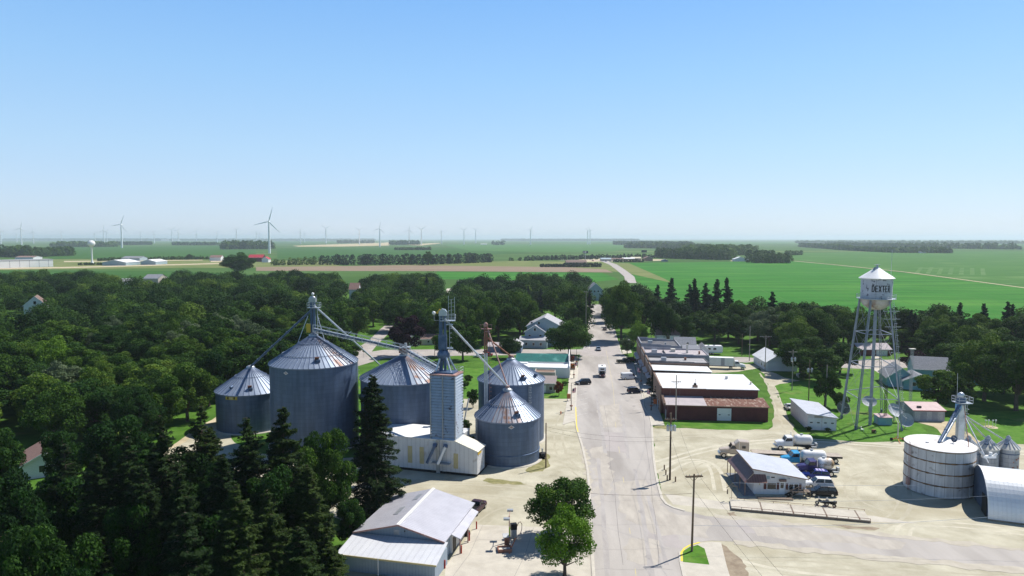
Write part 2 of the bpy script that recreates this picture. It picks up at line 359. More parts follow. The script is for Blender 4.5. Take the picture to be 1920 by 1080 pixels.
gb = MB(); R0 = 62000
ring = [0, 60, 300, 700, 1500, 4000, 12000, R0]
gb.add([(0,0,0)] + [(r*sin(2*pi*i/48), r*cos(2*pi*i/48), 0) for r in ring[1:] for i in range(48)],
       [(0, 1+(i+1) % 48, 1+i) for i in range(48)] + [(1+j*48+i, 1+j*48+(i+1) % 48, 1+(j+1)*48+(i+1) % 48, 1+(j+1)*48+i) for j in range(len(ring)-2) for i in range(48)], 0)
g_far = gb.build('farmland', M['crop']); tag(g_far, None, None, None, 'structure')
if g_far.data.polygons[0].normal.z < 0: g_far.data.flip_normals()
town = [(-420,40),(420,40),(520,330),(330,395),(200,410),(60,470),(-60,560),(-260,610),(-520,600)]
sheet('ground', town, .012, M['grass'], rag=(15, 3, 2))
sheet('soybean_field', gp([(1172,493.5),(1490,489.5),(1700,512),(1925,541),(2200,580),(2300,640),(1600,612),(1300,580),(1250,566),(1190,524)]), .06, M['soy'])
sheet('far_bean_field', gp([(1470,474.5),(1700,471.5),(2050,471),(2200,573),(1925,540),(1700,511),(1494,488)]), .10, M['soy2'])
sheet('green_strip_field', gp([(820,509.5),(1128,511.5),(1160,524),(1100,530),(815,523)]), .10, M['soy'])
sheet('green_field_patch', gp([(0,507),(330,508),(420,512),(480,516),(470,528),(0,532)]), .07, M['corn'])
sheet('ploughed_field', gp([(480,501),(760,497.5),(1060,501),(1135,505),(1150,511),(1100,510.5),(820,508.5),(480,508)]), .14, M['plough'])
sheet('dry_meadow', gp([(700,498.5),(960,489),(1130,491),(1180,494),(1240,520),(1262,531),(1175,512),(1150,509),(1120,504),(1060,500.6)]), .12, M['verge'])
sheet('verge_land', gp([(-200,489),(200,485.5),(420,487),(600,489),(640,499),(480,502),(330,502.5),(200,504),(-200,509)]), .12, M['verge'])
sheets('gravel_lots', [gp([(120,489.5),(300,488),(380,487.3),(380,488.4),(300,489.4),(120,491.6)]), gp([(-50,503),(130,500.5),(400,493.5),(470,491),(470,492.4),(400,495.5),(130,503),(-50,506)]),
       gp([(395,489),(475,488.5),(480,491),(395,491.4)]), gp([(1085,487),(1130,484.5),(1250,486.5),(1252,488.5),(1190,490.5),(1140,490.5),(1085,491.5)]), gp([(1370,488.3),(1425,488),(1425,489.6),(1370,490)])], .2, M['dirt'])
sheets('wheat_fields', [gp([(548,461),(600,459),(720,455.2),(735,453.3),(729,460.5),(640,462.4),(560,462.6)]), gp([(760,459),(800,456.5),(828,455.6),(822,457),(790,460.5)])], .35, M['wheat'])
sheets('corn_fields', [gp([(100,463),(420,461),(480,470),(480,484),(200,485),(90,486)]), gp([(520,466),(900,465),(1000,472),(900,480),(600,484),(520,484)]), gp([(1000,452.5),(1300,452.5),(1300,455),(1000,456)]), gp([(400,453),(760,451.8),(740,453),(540,456.5),(400,456.5)])], .3, M['corn'])
sheets('pale_fields', [gp([(830,459),(1160,457),(1180,464),(1150,472),(1020,473),(880,470)]), gp([(1520,459),(1900,457.5),(1925,462),(1700,464),(1520,463.5)]), gp([(1330,455),(1500,454),(1520,456.5),(1340,458)])], .4, M['soy2'])
rows_ = []
for i in range(26):
    x0 = 1182+i*30; rows_.append(ribbon(gp([(x0-60+i*2, 497.5 if i < 11 else 497.5+(i-11)*2.6), (x0+90+i*16, 575+i*3)]), .7))
sheets('crop_rows', rows_, .075, M['soy2'])
rows_ = []
for k in range(7): rows_.append(ribbon(gp([(1728+k*19, 501+k*.3), (1718+k*21, 513+k*.6)]), 5))
sheets('pale_crop_marks', rows_, .115, mat('pale crop marks', (.12,.21,.075), (.07,.165,.04), scale=.03, rough=.95, spec=.05))
sheet('field_track', ribbon(gp([(1488,489.5),(1560,496),(1700,510.5),(1925,540.5),(2100,563)]), 6, 3.2), .16, M['dirt'])
sheet('far_highway', ribbon(gp([(1050,488),(1105,487.2),(1132,489.6),(1150,496.5),(1165,507),(1180,519),(1183,531)]), 15, 11), .22, M['road'])

# town gravel and grass
gravL = gp([(868,748),(1064,748),(1083,790),(1098,850),(1108,930),(1118,1010),(1130,1140),(760,1200),(640,1120),(655,1040),(660,985),(640,975),(600,960),(480,930),(330,905),(250,905),(250,870),(330,838),(400,800),(430,790),(440,830),(480,850),(620,860),(760,850),(860,800)])
sheet('gravel_yard', gravL, .030, M['gravel'], rag=(3, .5, 5))
sheet('dirt_track', gp([(-120,1010),(60,1000),(200,930),(300,850),(345,820),(430,765),(470,752),(500,790),(430,806),(372,840),(300,905),(140,985),(60,1040),(-120,1060)]), .024, M['dirt'], rag=(3, .4, 6))
gravR = gp([(1222,801),(1262,803),(1440,806),(1449,795),(1452,770),(1445,742),(1434,705),(1424,690),(1385,697),(1330,700),(1325,680),(1420,684),(1470,708),(1500,714),(1462,720),(1452,724),(1463,750),(1476,784),(1496,813),(1530,826),(1600,829),(1700,829),(1800,838),(1910,833),(2150,845),(2400,1150),(1260,1220),(1236,900),(1226,860)])
sheet('gravel_lot', gravR, .034, M['gravel'], rag=(3, .5, 8))
sheet('gravel_drive', gp([(1712,790),(1790,790),(1800,800),(1850,838),(1800,842),(1780,826),(1750,800)]), .028, M['dirt'], rag=(2, .3, 9))
sheet('side_lawn', gp([(871,690),(1046,690),(1064,748),(870,748)]), .026, M['lawn'], rag=(3, .2, 2))
sheet('corner_lawn', gp([(669,702),(770,696),(820,710),(820,760),(669,770)]), .026, M['lawn'])
sheet('barn_lawn', gp([(1262,790),(1448,790),(1448,798),(1440,804),(1400,807),(1330,805),(1262,801)]), .040, M['lawn'], rag=(2, .35, 3))
sheet('tower_lawn', gp([(1449,722),(1540,712),(1580,690),(1650,690),(1670,704),(1725,735),(1760,760),(1795,775),(1925,770),(1925,832),(1860,835),(1800,800),(1715,790),(1740,812),(1700,826),(1600,828),(1540,824),(1500,812),(1478,782),(1465,748)]), .020, M['lawn'], rag=(2.5, .4, 4))

# streets
mainL = [(1120,1180),(1113,1080),(1108,1000),(1105,915),(1101,878),(1092,838),(1082,806),(1079,790),(1079,764),(1081,720),(1083,690),(1085,672),(1094,667),(1102,664)]
mainL2 = [(1104,655),(1106,647),(1102,610),(1101,571)]
mainR = [(1144,571),(1144,584),(1150.5,611),(1155.6,631),(1161.7,654),(1164,660)]
mainR2 = [(1187,680),(1194,711),(1200,727),(1205,742),(1207,762),(1212,772),(1219,782),(1222,796),(1225,855),(1229,885),(1234,910),(1241,935),(1250,946),(1263,952.5),(1284,958.5)]
sideT = [(1324,968),(1362,971),(1430,977),(1500,985),(1600,997),(1700,1008.5),(1925,1033),(2200,1062)]
sideB = [(2200,1110),(1925,1069),(1830,1062),(1700,1050),(1542,1034),(1450,1024),(1376,1016),(1335,1014),(1313,1016.5),(1290,1024),(1278,1035),(1278,1054),(1284,1080),(1300,1180)]
sheet('main_street', gp(mainL + mainL2 + mainR + mainR2 + sideT + sideB), .050, M['asphalt'])
sheet('cross_street', gp([(640,668),(720,656),(860,655),(960,655),(1060,655.5),(1104,655),(1102,664),(1060,666),(960,666),(860,667),(720,672),(660,690)]), .044, M['road'])
sheet('back_street', gp([(645,668),(690,640),(712,618),(722,610),(738,610),(732,622),(706,648),(690,668)]), .040, M['road'])
sheet('alley_street', gp([(1296,667),(1400,670),(1445,674),(1400,680),(1360,679),(1296,678)]), .044, M['road'])
sheet('east_street', gp([(1540,677),(1700,674),(1720,680),(1700,690),(1620,692),(1540,688)]), .044, M['road'])
sheets('driveways', [gp([(1632,690),(1650,690),(1690,712),(1668,712)]), gp([(1632,660),(1646,660),(1652,674),(1634,674)]), gp([(838,541),(858,541),(855,549),(832,553)]), gp([(1098,555),(1145,555),(1150,560),(1098,562)])], .048, M['concrete'])
sheet('concrete_pad', gp([(830,1200),(835,1062),(870,1018),(893,984),(1000,988),(1090,997),(1108,1010),(1118,1100),(1125,1200)]), .040, M['concrete'])
sheet('scale_apron', gp([(1246,926),(1300,933),(1372,944),(1640,968),(1722,982),(1640,979),(1372,957),(1262,946)]), .042, M['concrete'])
sheets('asphalt_patches', [gp([(1100,640),(1160,640),(1168,668),(1086,668)]), gp([(1130,810),(1175,812),(1180,850),(1128,845)]), gp([(1205,985),(1265,990),(1280,1030),(1215,1020)]), gp([(1380,985),(1480,992),(1500,1004),(1400,1000)])], .054, mat('newer asphalt patch', (.37,.34,.32), (.43,.39,.37), scale=.3, rough=.9, spec=.1, detail=8))
# kerbs: low raised strips along the street edges
def kerb(name, pxs, w=.45, h=.13):
    p = ribbon(gp(pxs), w); b = MB(); b.prism(p, .01, h, 0); n = len(p)
    return tag(b.build(name, M['kerb']), None, None, None, 'structure')
kerb('kerb', mainL[:-3]); kerb('kerb', mainR2); kerb('kerb', mainR); kerb('kerb', mainL2)
kerb('kerb', [(1276,1036),(1277,1054),(1283,1080),(1292,1120)], .5)
def walk(name, pxs, h=.11, m='concrete'):
    p = gp(pxs)
    a = sum(p[k][0]*p[(k+1) % len(p)][1]-p[(k+1) % len(p)][0]*p[k][1] for k in range(len(p)))
    if a < 0: p = p[::-1]
    b = MB(); b.prism(p, .005, h, 0); return tag(b.build(name, M[m]), None, None, None, 'structure')
walk('sidewalk', [(1055,797),(1064,748),(1067,700),(1068,670),(1083,668),(1082,690),(1079.5,720),(1077.5,764),(1077.5,790)])
walk('sidewalk', [(1189,676),(1203,673),(1214,705),(1232,760),(1246,798),(1224,798),(1221,782),(1214,772),(1209,760),(1207,742),(1202,727),(1196,711)])
walk('sidewalk', [(1166,657),(1182,655),(1185,662),(1168,664)])
b_ = MB()
isl = gp([(1279,1034),(1290,1026),(1312,1019),(1335,1017),(1352,1018),(1362,1060),(1380,1120),(1300,1120),(1286,1080),(1281,1056)])
a_ = sum(isl[k][0]*isl[(k+1) % len(isl)][1]-isl[(k+1) % len(isl)][0]*isl[k][1] for k in range(len(isl)))
b_.prism(isl[::-1] if a_ < 0 else isl, .01, .10, 0); tag(b_.build('traffic_island', M['concrete']), None, None, None, 'structure')
sheet('island_grass', gp([(1280,1035),(1293,1027),(1308,1023),(1321,1030),(1330,1060),(1300,1057),(1281,1055)]), .112, M['lawn'])
sheet('island_kerb_paint', ribbon(gp([(1278.5,1054),(1277.5,1038),(1283,1030),(1293,1024),(1312,1018.5)]), .28), .145, mat('yellow kerb paint', (.75,.60,.06), rough=.6))
sheet('kerb_paint', ribbon(gp([(1079.5,764),(1081,800),(1084,811)]), .25), .135, bpy.data.materials['yellow kerb paint'])
# stains, worn gravel, dry grass
sheets('damp_patches', [gp([(1338,1022),(1352,1020),(1368,1032),(1385,1045),(1400,1062),(1395,1085),(1350,1085),(1346,1050)]), gp([(1560,984),(1600,988),(1650,991),(1640,995),(1590,992)]), gp([(1362,962),(1378,960),(1382,968),(1366,970)])], .046, M['stain'], rag=(.8, .5))
sheets('weed_patches', [gp([(912,897),(945,900),(990,908),(960,909),(925,908),(905,902)]), gp([(985,882),(1010,868),(1022,850),(1028,852),(1032,872),(1018,884),(995,887)]), gp([(1110,835),(1112,835),(1112,838),(1110,838)]), gp([(1225,797),(1262,799),(1262,806),(1226,803)])], .038, mat('sparse weeds', (.16,.16,.06), (.30,.27,.13), scale=.8, rough=.95), rag=(.8, .4))
rutm = mat('tyre worn gravel', (.47,.44,.34), (.55,.51,.40), scale=.5, rough=.95, detail=8, lo=.4, hi=.6); rutd = mat('darker packed gravel', (.385,.35,.26), (.455,.42,.315), scale=.4, rough=.95, detail=9)
def ruts(name, lines, m, z, w=.55, seed=2):
    pl = []
    for ln in lines:
        P = gp(ln)
        for off in (-.95, .95):
            Q = []
            for i, p in enumerate(P):
                a = P[max(0,i-1)]; c = P[min(len(P)-1,i+1)]; d = hypot(c[0]-a[0], c[1]-a[1]); Q.append((p[0]-(c[1]-a[1])/d*off, p[1]+(c[0]-a[0])/d*off))
            # smooth subdivision
            for _ in range(2): Q = [Q[0]]+[q for i in range(len(Q)-1) for q in ((Q[i][0]*.75+Q[i+1][0]*.25, Q[i][1]*.75+Q[i+1][1]*.25), (Q[i][0]*.25+Q[i+1][0]*.75, Q[i][1]*.25+Q[i+1][1]*.75))]+[Q[-1]]
            pl.append(ribbon(Q, w*rk_.uniform(.7,1.3)))
    return sheets(name, pl, z, m, rag=(1.6,.22))
rk_ = random.Random(9)
ruts('wheel_ruts', [[(1238,905),(1300,870),(1420,822),(1480,815),(1520,845),(1700,860),(1925,868)],[(1245,915),(1330,890),(1370,850),(1350,820),(1290,815),(1235,825)],[(1480,812),(1464,770),(1446,722),(1430,700)],[(1640,990),(1700,960),(1690,900),(1640,860),(1560,840)],[(1300,1060),(1500,1055),(1700,1075),(1925,1090)],[(1925,895),(1700,880),(1600,890),(1590,935),(1650,960)]], rutd, .036, .5)
ruts('wheel_ruts', [[(1108,940),(1000,915),(900,905),(760,905),(640,915),(560,905),(440,880),(360,840)],[(1104,900),(1050,860),(1045,800),(1068,765)],[(1110,960),(1020,945),(940,955),(900,985)],[(640,925),(780,925),(930,935),(1100,955)]], rutd, .0345, .5)
ruts('wheel_ruts', [[(1230,870),(1350,835),(1500,822),(1700,840),(1925,850)],[(1235,890),(1290,860),(1340,870),(1350,920)],[(1690,1010),(1700,980),(1810,985),(1925,1000)],[(1330,1040),(1450,1075),(1600,1090)]], rutm, .0375, .7)
sheets('oil_stains', [[(G(x,y).x+r*cos(t)*rk_.uniform(.6,1.3), G(x,y).y+r*1.9*sin(t)*rk_.uniform(.6,1.3)) for t in [2*pi*i/14 for i in range(14)]] for (x,y,r) in ((1098,735,.5),(1172,722,.5),(1184,745,.6),(1165,700,.5),(1188,762,.45),(1176,752,.5),(1090,750,.5),(1089,768,.4),(1200,960,.35),(1150,930,.3),(1215,1045,.4))], .0585, mat('oil stain on asphalt', (.29,.27,.255), (.36,.335,.31), scale=1.2, rough=.85, detail=8))
ps = []
for (x0,y0,x1,y1,w0) in ((1112,1080,1107,930,.5),(1140,1080,1122,860,.8),(1222,1080,1190,880,.8),(1250,1060,1215,930,.7),(1135,850,1118,740,.7),(1178,860,1163,760,.7)): ps.append(ribbon(gp([(x0,y0),((x0+x1)/2+1,(y0+y1)/2),(x1,y1)]), w0, w0*.8))
sheets('wheel_path', ps, .0555, mat('tyre polished asphalt', (.34,.315,.295), (.42,.39,.365), scale=.5, rough=.85, detail=9, stretch=(2,.4,1)), rag=(3,.12))
# gravel dragged over the edges of the side street, dust on the crossing
M['spill'] = mat('gravel dust on tarmac', (.40,.36,.29), (.49,.45,.37), scale=.5, rough=.95, detail=10)
sheets('gravel_spill', [ribbon(gp([(1340,968),(1362,970.5),(1430,976.5),(1500,984.5),(1600,996.5),(1700,1008),(1925,1032.5)]), 1.3), ribbon(gp([(1925,1070),(1830,1063),(1700,1051),(1542,1035),(1450,1025),(1376,1017)]), 1.7), ribbon(gp([(1108,925),(1105,905),(1101,878),(1093,838)]), 1.2)], .0605, M['spill'], rag=(1.1,.55))
sheets('dusty_patches', [gp([(1150,905),(1210,900),(1255,960),(1330,975),(1330,1010),(1220,1000),(1160,960)]), gp([(1400,985),(1560,1000),(1700,1018),(1690,1030),(1540,1018),(1420,1005)]), gp([(1110,840),(1140,835),(1150,900),(1120,960)]), gp([(1120,760),(1160,758),(1165,800),(1130,803)]), gp([(1180,1010),(1240,1015),(1230,1060),(1175,1050)])], .0548, M['spill2'] if 'spill2' in M else mat('thin dust on tarmac', (.37,.335,.29), (.475,.435,.375), scale=.35, rough=.92, detail=11, stretch=(1.5,.5,1)), rag=(1.5,.8))
# markings
mk = MB(); yl = []
for (a, b, c, d) in ((1180,990,1182,1002),(1191,1067,1194,1095),(1154,792,1155,803),(1160,838,1162,850),(1168,895,1170,906)):
    yl.append(ribbon(gp([(a, b), (c, d)]), .16))
yl.append(ribbon(gp([(1136,655),(1143,690),(1150,730),(1152,760)]), .14))
sheets('centre_line', yl, .058, M['yellow'])
wl = []
for i in range(6): wl.append(ribbon(gp([(1093+i*13.5, 669.4), (1100+i*13.5, 669.4)]), .35))
for i in range(9):
    y = 700 + i*9.5; x0 = 1083 - i*.3
    if i not in (1, 2): wl.append(ribbon(gp([(x0, y+4), (x0+21, y-1)]), .12))
for i in range(10):
    y = 690 + i*9.5; x1 = 1192 + i*2.4
    wl.append(ribbon(gp([(x1-24, y+3), (x1-3, y-1)]), .12))
sheets('parking_lines', wl, .058, M['white_line'])
ck = []
rk = random.Random(5)
for y in (700,725,748,772,800,830,862,900,940,985,1030,1068):
    xl = 1085+(y-700)*.08 if y < 800 else 1104+(y-900)*.05; xr = 1200+(y-700)*.17
    pts = [(xl+(xr-xl)*t/6, y+rk.uniform(-1.5,1.5)) for t in range(7)]
    ck.append(ribbon(gp(pts), .045))
for k in range(7):
    x = 1120+k*14; pts = [(x+(y-760)*.11+rk.uniform(-2,2), y) for y in range(760, 1090, 30)]
    if k in (1, 6): ck.append(ribbon(gp(pts), .07))
sheets('street_cracks', ck, .0565, M['crack'])
ck = [ribbon(gp([(840,1030),(900,1012),(1000,1016),(1090,1022)]), .05), ribbon(gp([(905,985),(880,1040),(850,1080)]), .05), ribbon(gp([(1000,990),(985,1040),(960,1090)]), .05), ribbon(gp([(1070,700),(1056,795)]), .04)]
sheets('pad_joints', ck[:3], .0445, M['crack'])

# ---------------------------------------------------------------- haze
hm = bpy.data.materials.new('haze'); hm.use_nodes = True; t_ = hm.node_tree; t_.nodes.clear()
pv = t_.nodes.new('ShaderNodeVolumePrincipled'); ho = t_.nodes.new('ShaderNodeOutputMaterial')
pv.inputs['Density'].default_value = 7.5e-5; pv.inputs['Color'].default_value = (.80,.89,1.0,1); pv.inputs['Anisotropy'].default_value = .25
t_.links.new(pv.outputs[0], ho.inputs['Volume'])
# ---------------------------------------------------------------- trees
def cards_mesh(name, C, N, sx, sy, m, tint=None, rng=None, extra=None):
    """many small bent leaves: centres C, directions N, sizes"""
    n = len(C); rng = rng or np.random.default_rng(1)
    N = N/np.linalg.norm(N, axis=1, keepdims=True); A = rng.normal(size=(n,3)); A -= (A*N).sum(1, keepdims=True)*N; A /= np.linalg.norm(A, axis=1, keepdims=True)
    B = np.cross(N, A); sx = np.asarray(sx).reshape(-1,1)*np.ones((n,1)); sy = np.asarray(sy).reshape(-1,1)*np.ones((n,1))
    V = np.stack([C-A*sx, C-B*sy*.8+A*sx*.1, C+A*sx, C+B*sy], 1).reshape(-1,3)
    me = bpy.data.meshes.new(name); me.vertices.add(4*n); me.loops.add(4*n); me.polygons.add(n)
    me.vertices.foreach_set('co', V.astype(np.float32).ravel()); me.loops.foreach_set('vertex_index', np.arange(4*n, dtype=np.int32))
    me.polygons.foreach_set('loop_start', np.arange(0, 4*n, 4, dtype=np.int32)); me.polygons.foreach_set('loop_total', np.full(n, 4, dtype=np.int32))
    if tint is not None:
        at = me.attributes.new('tint', 'FLOAT', 'FACE'); at.data.foreach_set('value', np.asarray(tint, dtype=np.float32))
    me.materials.append(m); me.update(calc_edges=True)
    return me
M['leaf'] = leafmat('broad leaves', [(.013,.037,.008),(.028,.070,.011),(.060,.125,.016),(.135,.205,.026)])
M['leaf_light'] = leafmat('fresh light leaves', [(.06,.14,.012),(.10,.20,.018),(.15,.26,.028)])
M['leaf_grey'] = leafmat('silvery leaves', [(.05,.085,.035),(.09,.13,.06),(.13,.17,.09)])
M['leaf_purple'] = leafmat('dark purple leaves', [(.016,.008,.013),(.03,.014,.022),(.045,.02,.03)])
M['leaf_red'] = leafmat('reddish leaves', [(.12,.035,.025),(.2,.07,.03)])
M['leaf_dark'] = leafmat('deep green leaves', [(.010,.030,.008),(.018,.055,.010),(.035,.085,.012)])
M['needle'] = leafmat('spruce needles', [(.009,.022,.007),(.018,.038,.009),(.045,.070,.014)], transl=.12)
M['needle_far'] = leafmat('dark spruce needles', [(.010,.028,.016),(.018,.042,.020)], transl=.1)

def crown_pts(seed, R, h0, h1, nl, n, lobe=(.15,.33), shape=.5):
    g = np.random.default_rng(seed); H2 = (h1-h0)/2; zc = h0+H2
    L = []
    while len(L) < nl:
        d = g.normal(size=3); d /= np.linalg.norm(d)
        if d[2] < -.8: continue
        rr = g.uniform(.45, .9); p = np.array([d[0]*R*rr, d[1]*R*rr, zc+d[2]*H2*rr])
        if d[2] < 0: p[:2] *= (1+d[2]*shape*.6)
        L.append((p, R*g.uniform(*lobe)))
    L.append((np.array([0,0,zc+H2*.2]), R*.42))
    wts = np.array([l[1]**2 for l in L]); wts /= wts.sum(); idx = g.choice(len(L), n, p=wts)
    P = np.array([L[i][0] for i in idx]); r = np.array([L[i][1] for i in idx])
    d = g.normal(size=(n,3)); d[:,2] += .35; d /= np.linalg.norm(d, axis=1, keepdims=True)
    rad = r*g.uniform(.62, 1.08, n)**.8
    C = P + d*rad[:,None]*np.array([1,1,.85])
    N = d + g.normal(size=(n,3))*.8 + np.array([0,0,.25])
    lt = g.normal(size=len(L))*.09; return C, N, lt[idx]+g.normal(size=n)*.1, L
def decid(seed, R=5.5, h=14, trunk_h=3.0, n=9000, leaf=.30, nl=26, m='leaf', name='leafy_tree'):
    C, N, T, L = crown_pts(seed, R, trunk_h*.45, h, int(nl*1.7), n)
    g = np.random.default_rng(seed+99)
    cm = cards_mesh('crown', C, N, g.uniform(.7,1.3,n)*leaf, g.uniform(.5,.9,n)*leaf, M[m], T, g)
    tb = MB(); top = h*.55
    tb.tube((0,0,-.3), (.1,.05,trunk_h), .38*R/5.5, .28*R/5.5, 8); tb.tube((.1,.05,trunk_h), (0,.1,top), .28*R/5.5, .12, 7)
    for (p, r) in L[:12]:
        a = Vector((.05,.05,trunk_h*.85+random.Random(seed).random())); tb.tube(a, Vector(p)*.9 + Vector((0,0,.1*p[2])), .14, .04, 5)
    return cm, tb
def spruce(seed, R=3.6, h=21, n=9000, name='spruce_tree', card=.2, bare=1.0, m='needle', irr=.3, lay=1.0):
    g = np.random.default_rng(seed); C = []; N = []; tb = MB(); tb.tube((0,0,-.3),(0,0,h*.97), .30, .04, 8)
    z = 1.2; br = []
    while z < h*.985:
        t = z/h; rr = R*((1-t)**.75)*(1-.35*math.exp(-z/2.0))+.15
        k = g.integers(5, 8) if t < .85 else 4
        for i in range(k):
            a = g.uniform(0, 2*pi); ln = rr*g.uniform(1-irr*1.6, 1+irr*.6); br.append((z+g.uniform(-.2,.2), a, max(.2, ln), t))
        z += (.42 + .30*(1-t))*lay
    tot = sum(b[2] for b in br)
    for (z, a, ln, t) in br:
        k = max(3, int(n*ln/tot*(.75+.5*g.random()))); s = g.uniform(.08, 1, k)**.75; droop = -.22*ln*(1-t)
        lift = .12*ln if t > .6 else 0
        u = np.array([cos(a), sin(a), 0]); vv = np.array([-sin(a), cos(a), 0]); wd = .34*ln*(1-s*.75)+.12
        side = g.uniform(-1, 1, k)*wd
        p = np.outer(s*ln, u) + np.outer(side, vv); p[:,2] = z + droop*s**1.3 + lift*s*s - np.abs(g.normal(size=k))*.16 - np.abs(side)*.25
        C.append(p); nn = g.normal(size=(k,3))*.5; nn[:,2] += .9; nn += u*.4; N.append(nn)
        tb.tube((0,0,z), (u[0]*ln*.8, u[1]*ln*.8, z+droop*.8), .05, .015, 4, caps=False)
    C = np.concatenate(C); N = np.concatenate(N); k = len(C)
    return cards_mesh('crown', C, N, g.uniform(.8,1.5,k)*card, g.uniform(.35,.6,k)*card, M[m], g.normal(size=k)*.08, g), tb
def make_tree(kind, label, cm, tb, cat='tree', group=None):
    r = thing(kind, label, cat, (0,0,0), 0, group)
    c = bpy.data.objects.new('crown', cm); COL.objects.link(c); c.parent = r
    tb.build('trunk', M['bark'], r)
    return r
def hide_proto(r):
    for o in list(r.children): bpy.data.objects.remove(o)
    bpy.data.objects.remove(r)

D = {}
specs = {'a':(11,5.6,14,3.0,26,'leaf'), 'b':(12,6.6,15.5,3.2,34,'leaf'), 'c':(13,4.8,13,2.6,22,'leaf'), 'd':(14,6.0,17,3.5,30,'leaf'), 'e':(15,5.0,11.5,2.4,22,'leaf'), 'f':(16,7.4,16.5,3.4,38,'leaf')}
for k, (sd, R, h, th, nl, m) in specs.items():
    n = int(13000*(R/5.5)**2)
    D[k] = make_tree('leafy_tree', 'tree', *decid(sd, R, h, th, n, .25, nl, m))
D['N'] = make_tree('leafy_tree', 'tree', *decid(41, 5.2, 13, 2.4, 26000, .17, 34, 'leaf'))
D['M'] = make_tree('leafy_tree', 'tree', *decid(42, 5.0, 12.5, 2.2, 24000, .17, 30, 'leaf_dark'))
D['Q'] = make_tree('leafy_tree', 'tree', *decid(43, 4.6, 10, 1.8, 11000, .19, 36, 'leaf'))
D['L'] = make_tree('light_green_tree', 'tree', *decid(21, 5.4, 12.5, 2.2, 13000, .19, 36, 'leaf_light'))
D['G'] = make_tree('silvery_tree', 'tree', *decid(22, 5.2, 12.5, 2.4, 9000, .26, 28, 'leaf_grey'))
D['P'] = make_tree('purple_tree', 'tree', *decid(23, 5.2, 12.0, 2.2, 9000, .30, 24, 'leaf_purple'))
D['R'] = make_tree('red_leaved_tree', 'tree', *decid(24, 3.0, 7.0, 1.5, 4000, .26, 14, 'leaf_red'))
D['S1'] = make_tree('spruce_tree', 'tree', *spruce(31, 4.6, 22, 42000, card=.17, lay=.72))
D['S2'] = make_tree('spruce_tree', 'tree', *spruce(32, 4.2, 21, 22000, card=.17, irr=.5, lay=.85))
D['S3'] = make_tree('spruce_tree', 'tree', *spruce(33, 4.4, 20, 34000, card=.17, irr=.4, lay=.75))
D['S4'] = make_tree('spruce_tree', 'tree', *spruce(34, 3.9, 19, 9000, card=.34, m='needle_far', irr=.45))
D['S5'] = make_tree('spruce_tree', 'tree', *spruce(35, 3.3, 17, 8000, card=.32, m='needle_far', irr=.4))
HT = {'Q':10,'N':13,'M':12.5,'a':14,'b':15.5,'c':13,'d':17,'e':11.5,'f':16.5,'L':12.5,'G':12.5,'P':12,'R':7,'S1':22,'S2':21,'S3':20,'S4':19,'S5':17}
RD = {'Q':4.6,'N':5.2,'M':5.0,'a':5.6,'b':6.6,'c':4.8,'d':6,'e':5,'f':7.4,'L':5.4,'G':5.2,'P':5.2,'R':3,'S1':4.6,'S2':4.2,'S3':4.4,'S4':3.9,'S5':3.3}
placed = []
def tree(kind, pos, h, r=None, label=None, group=None, rz=None):
    s = h/HT[kind]; sr = (r/RD[kind]) if r else s
    o = dup(D[kind], (pos[0], pos[1], 0), rnd.uniform(0, 6.28) if rz is None else rz, label, group, (sr, sr, s))
    placed.append((pos[0], pos[1], RD[kind]*sr)); return o
# ---------------------------------------------------------------- grain bins
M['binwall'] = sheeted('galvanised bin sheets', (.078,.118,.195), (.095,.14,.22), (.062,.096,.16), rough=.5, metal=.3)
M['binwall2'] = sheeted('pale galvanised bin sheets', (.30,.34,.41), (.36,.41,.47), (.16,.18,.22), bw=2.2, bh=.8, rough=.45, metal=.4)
M['binroof'] = mat('galvanised roof sheets', (.27,.33,.42), (.36,.42,.51), scale=.5, rough=.42, metal=.45, lo=.3, hi=.7)
M['binroof_rust'] = mat('rusting roof sheets', (.33,.37,.43), (.41,.44,.49), scale=.5, rough=.5, metal=.3, c3=(.28,.17,.13), s3=.55, lo3=.48, hi3=.64)
M['rib'] = mat('roof ribs', (.16,.20,.29), (.22,.26,.35), scale=.8, rough=.5, metal=.3)
M['rib_rust'] = mat('rust stained roof ribs', (.22,.17,.18), (.28,.22,.22), scale=.6, rough=.7, c3=(.2,.23,.3), s3=.3)
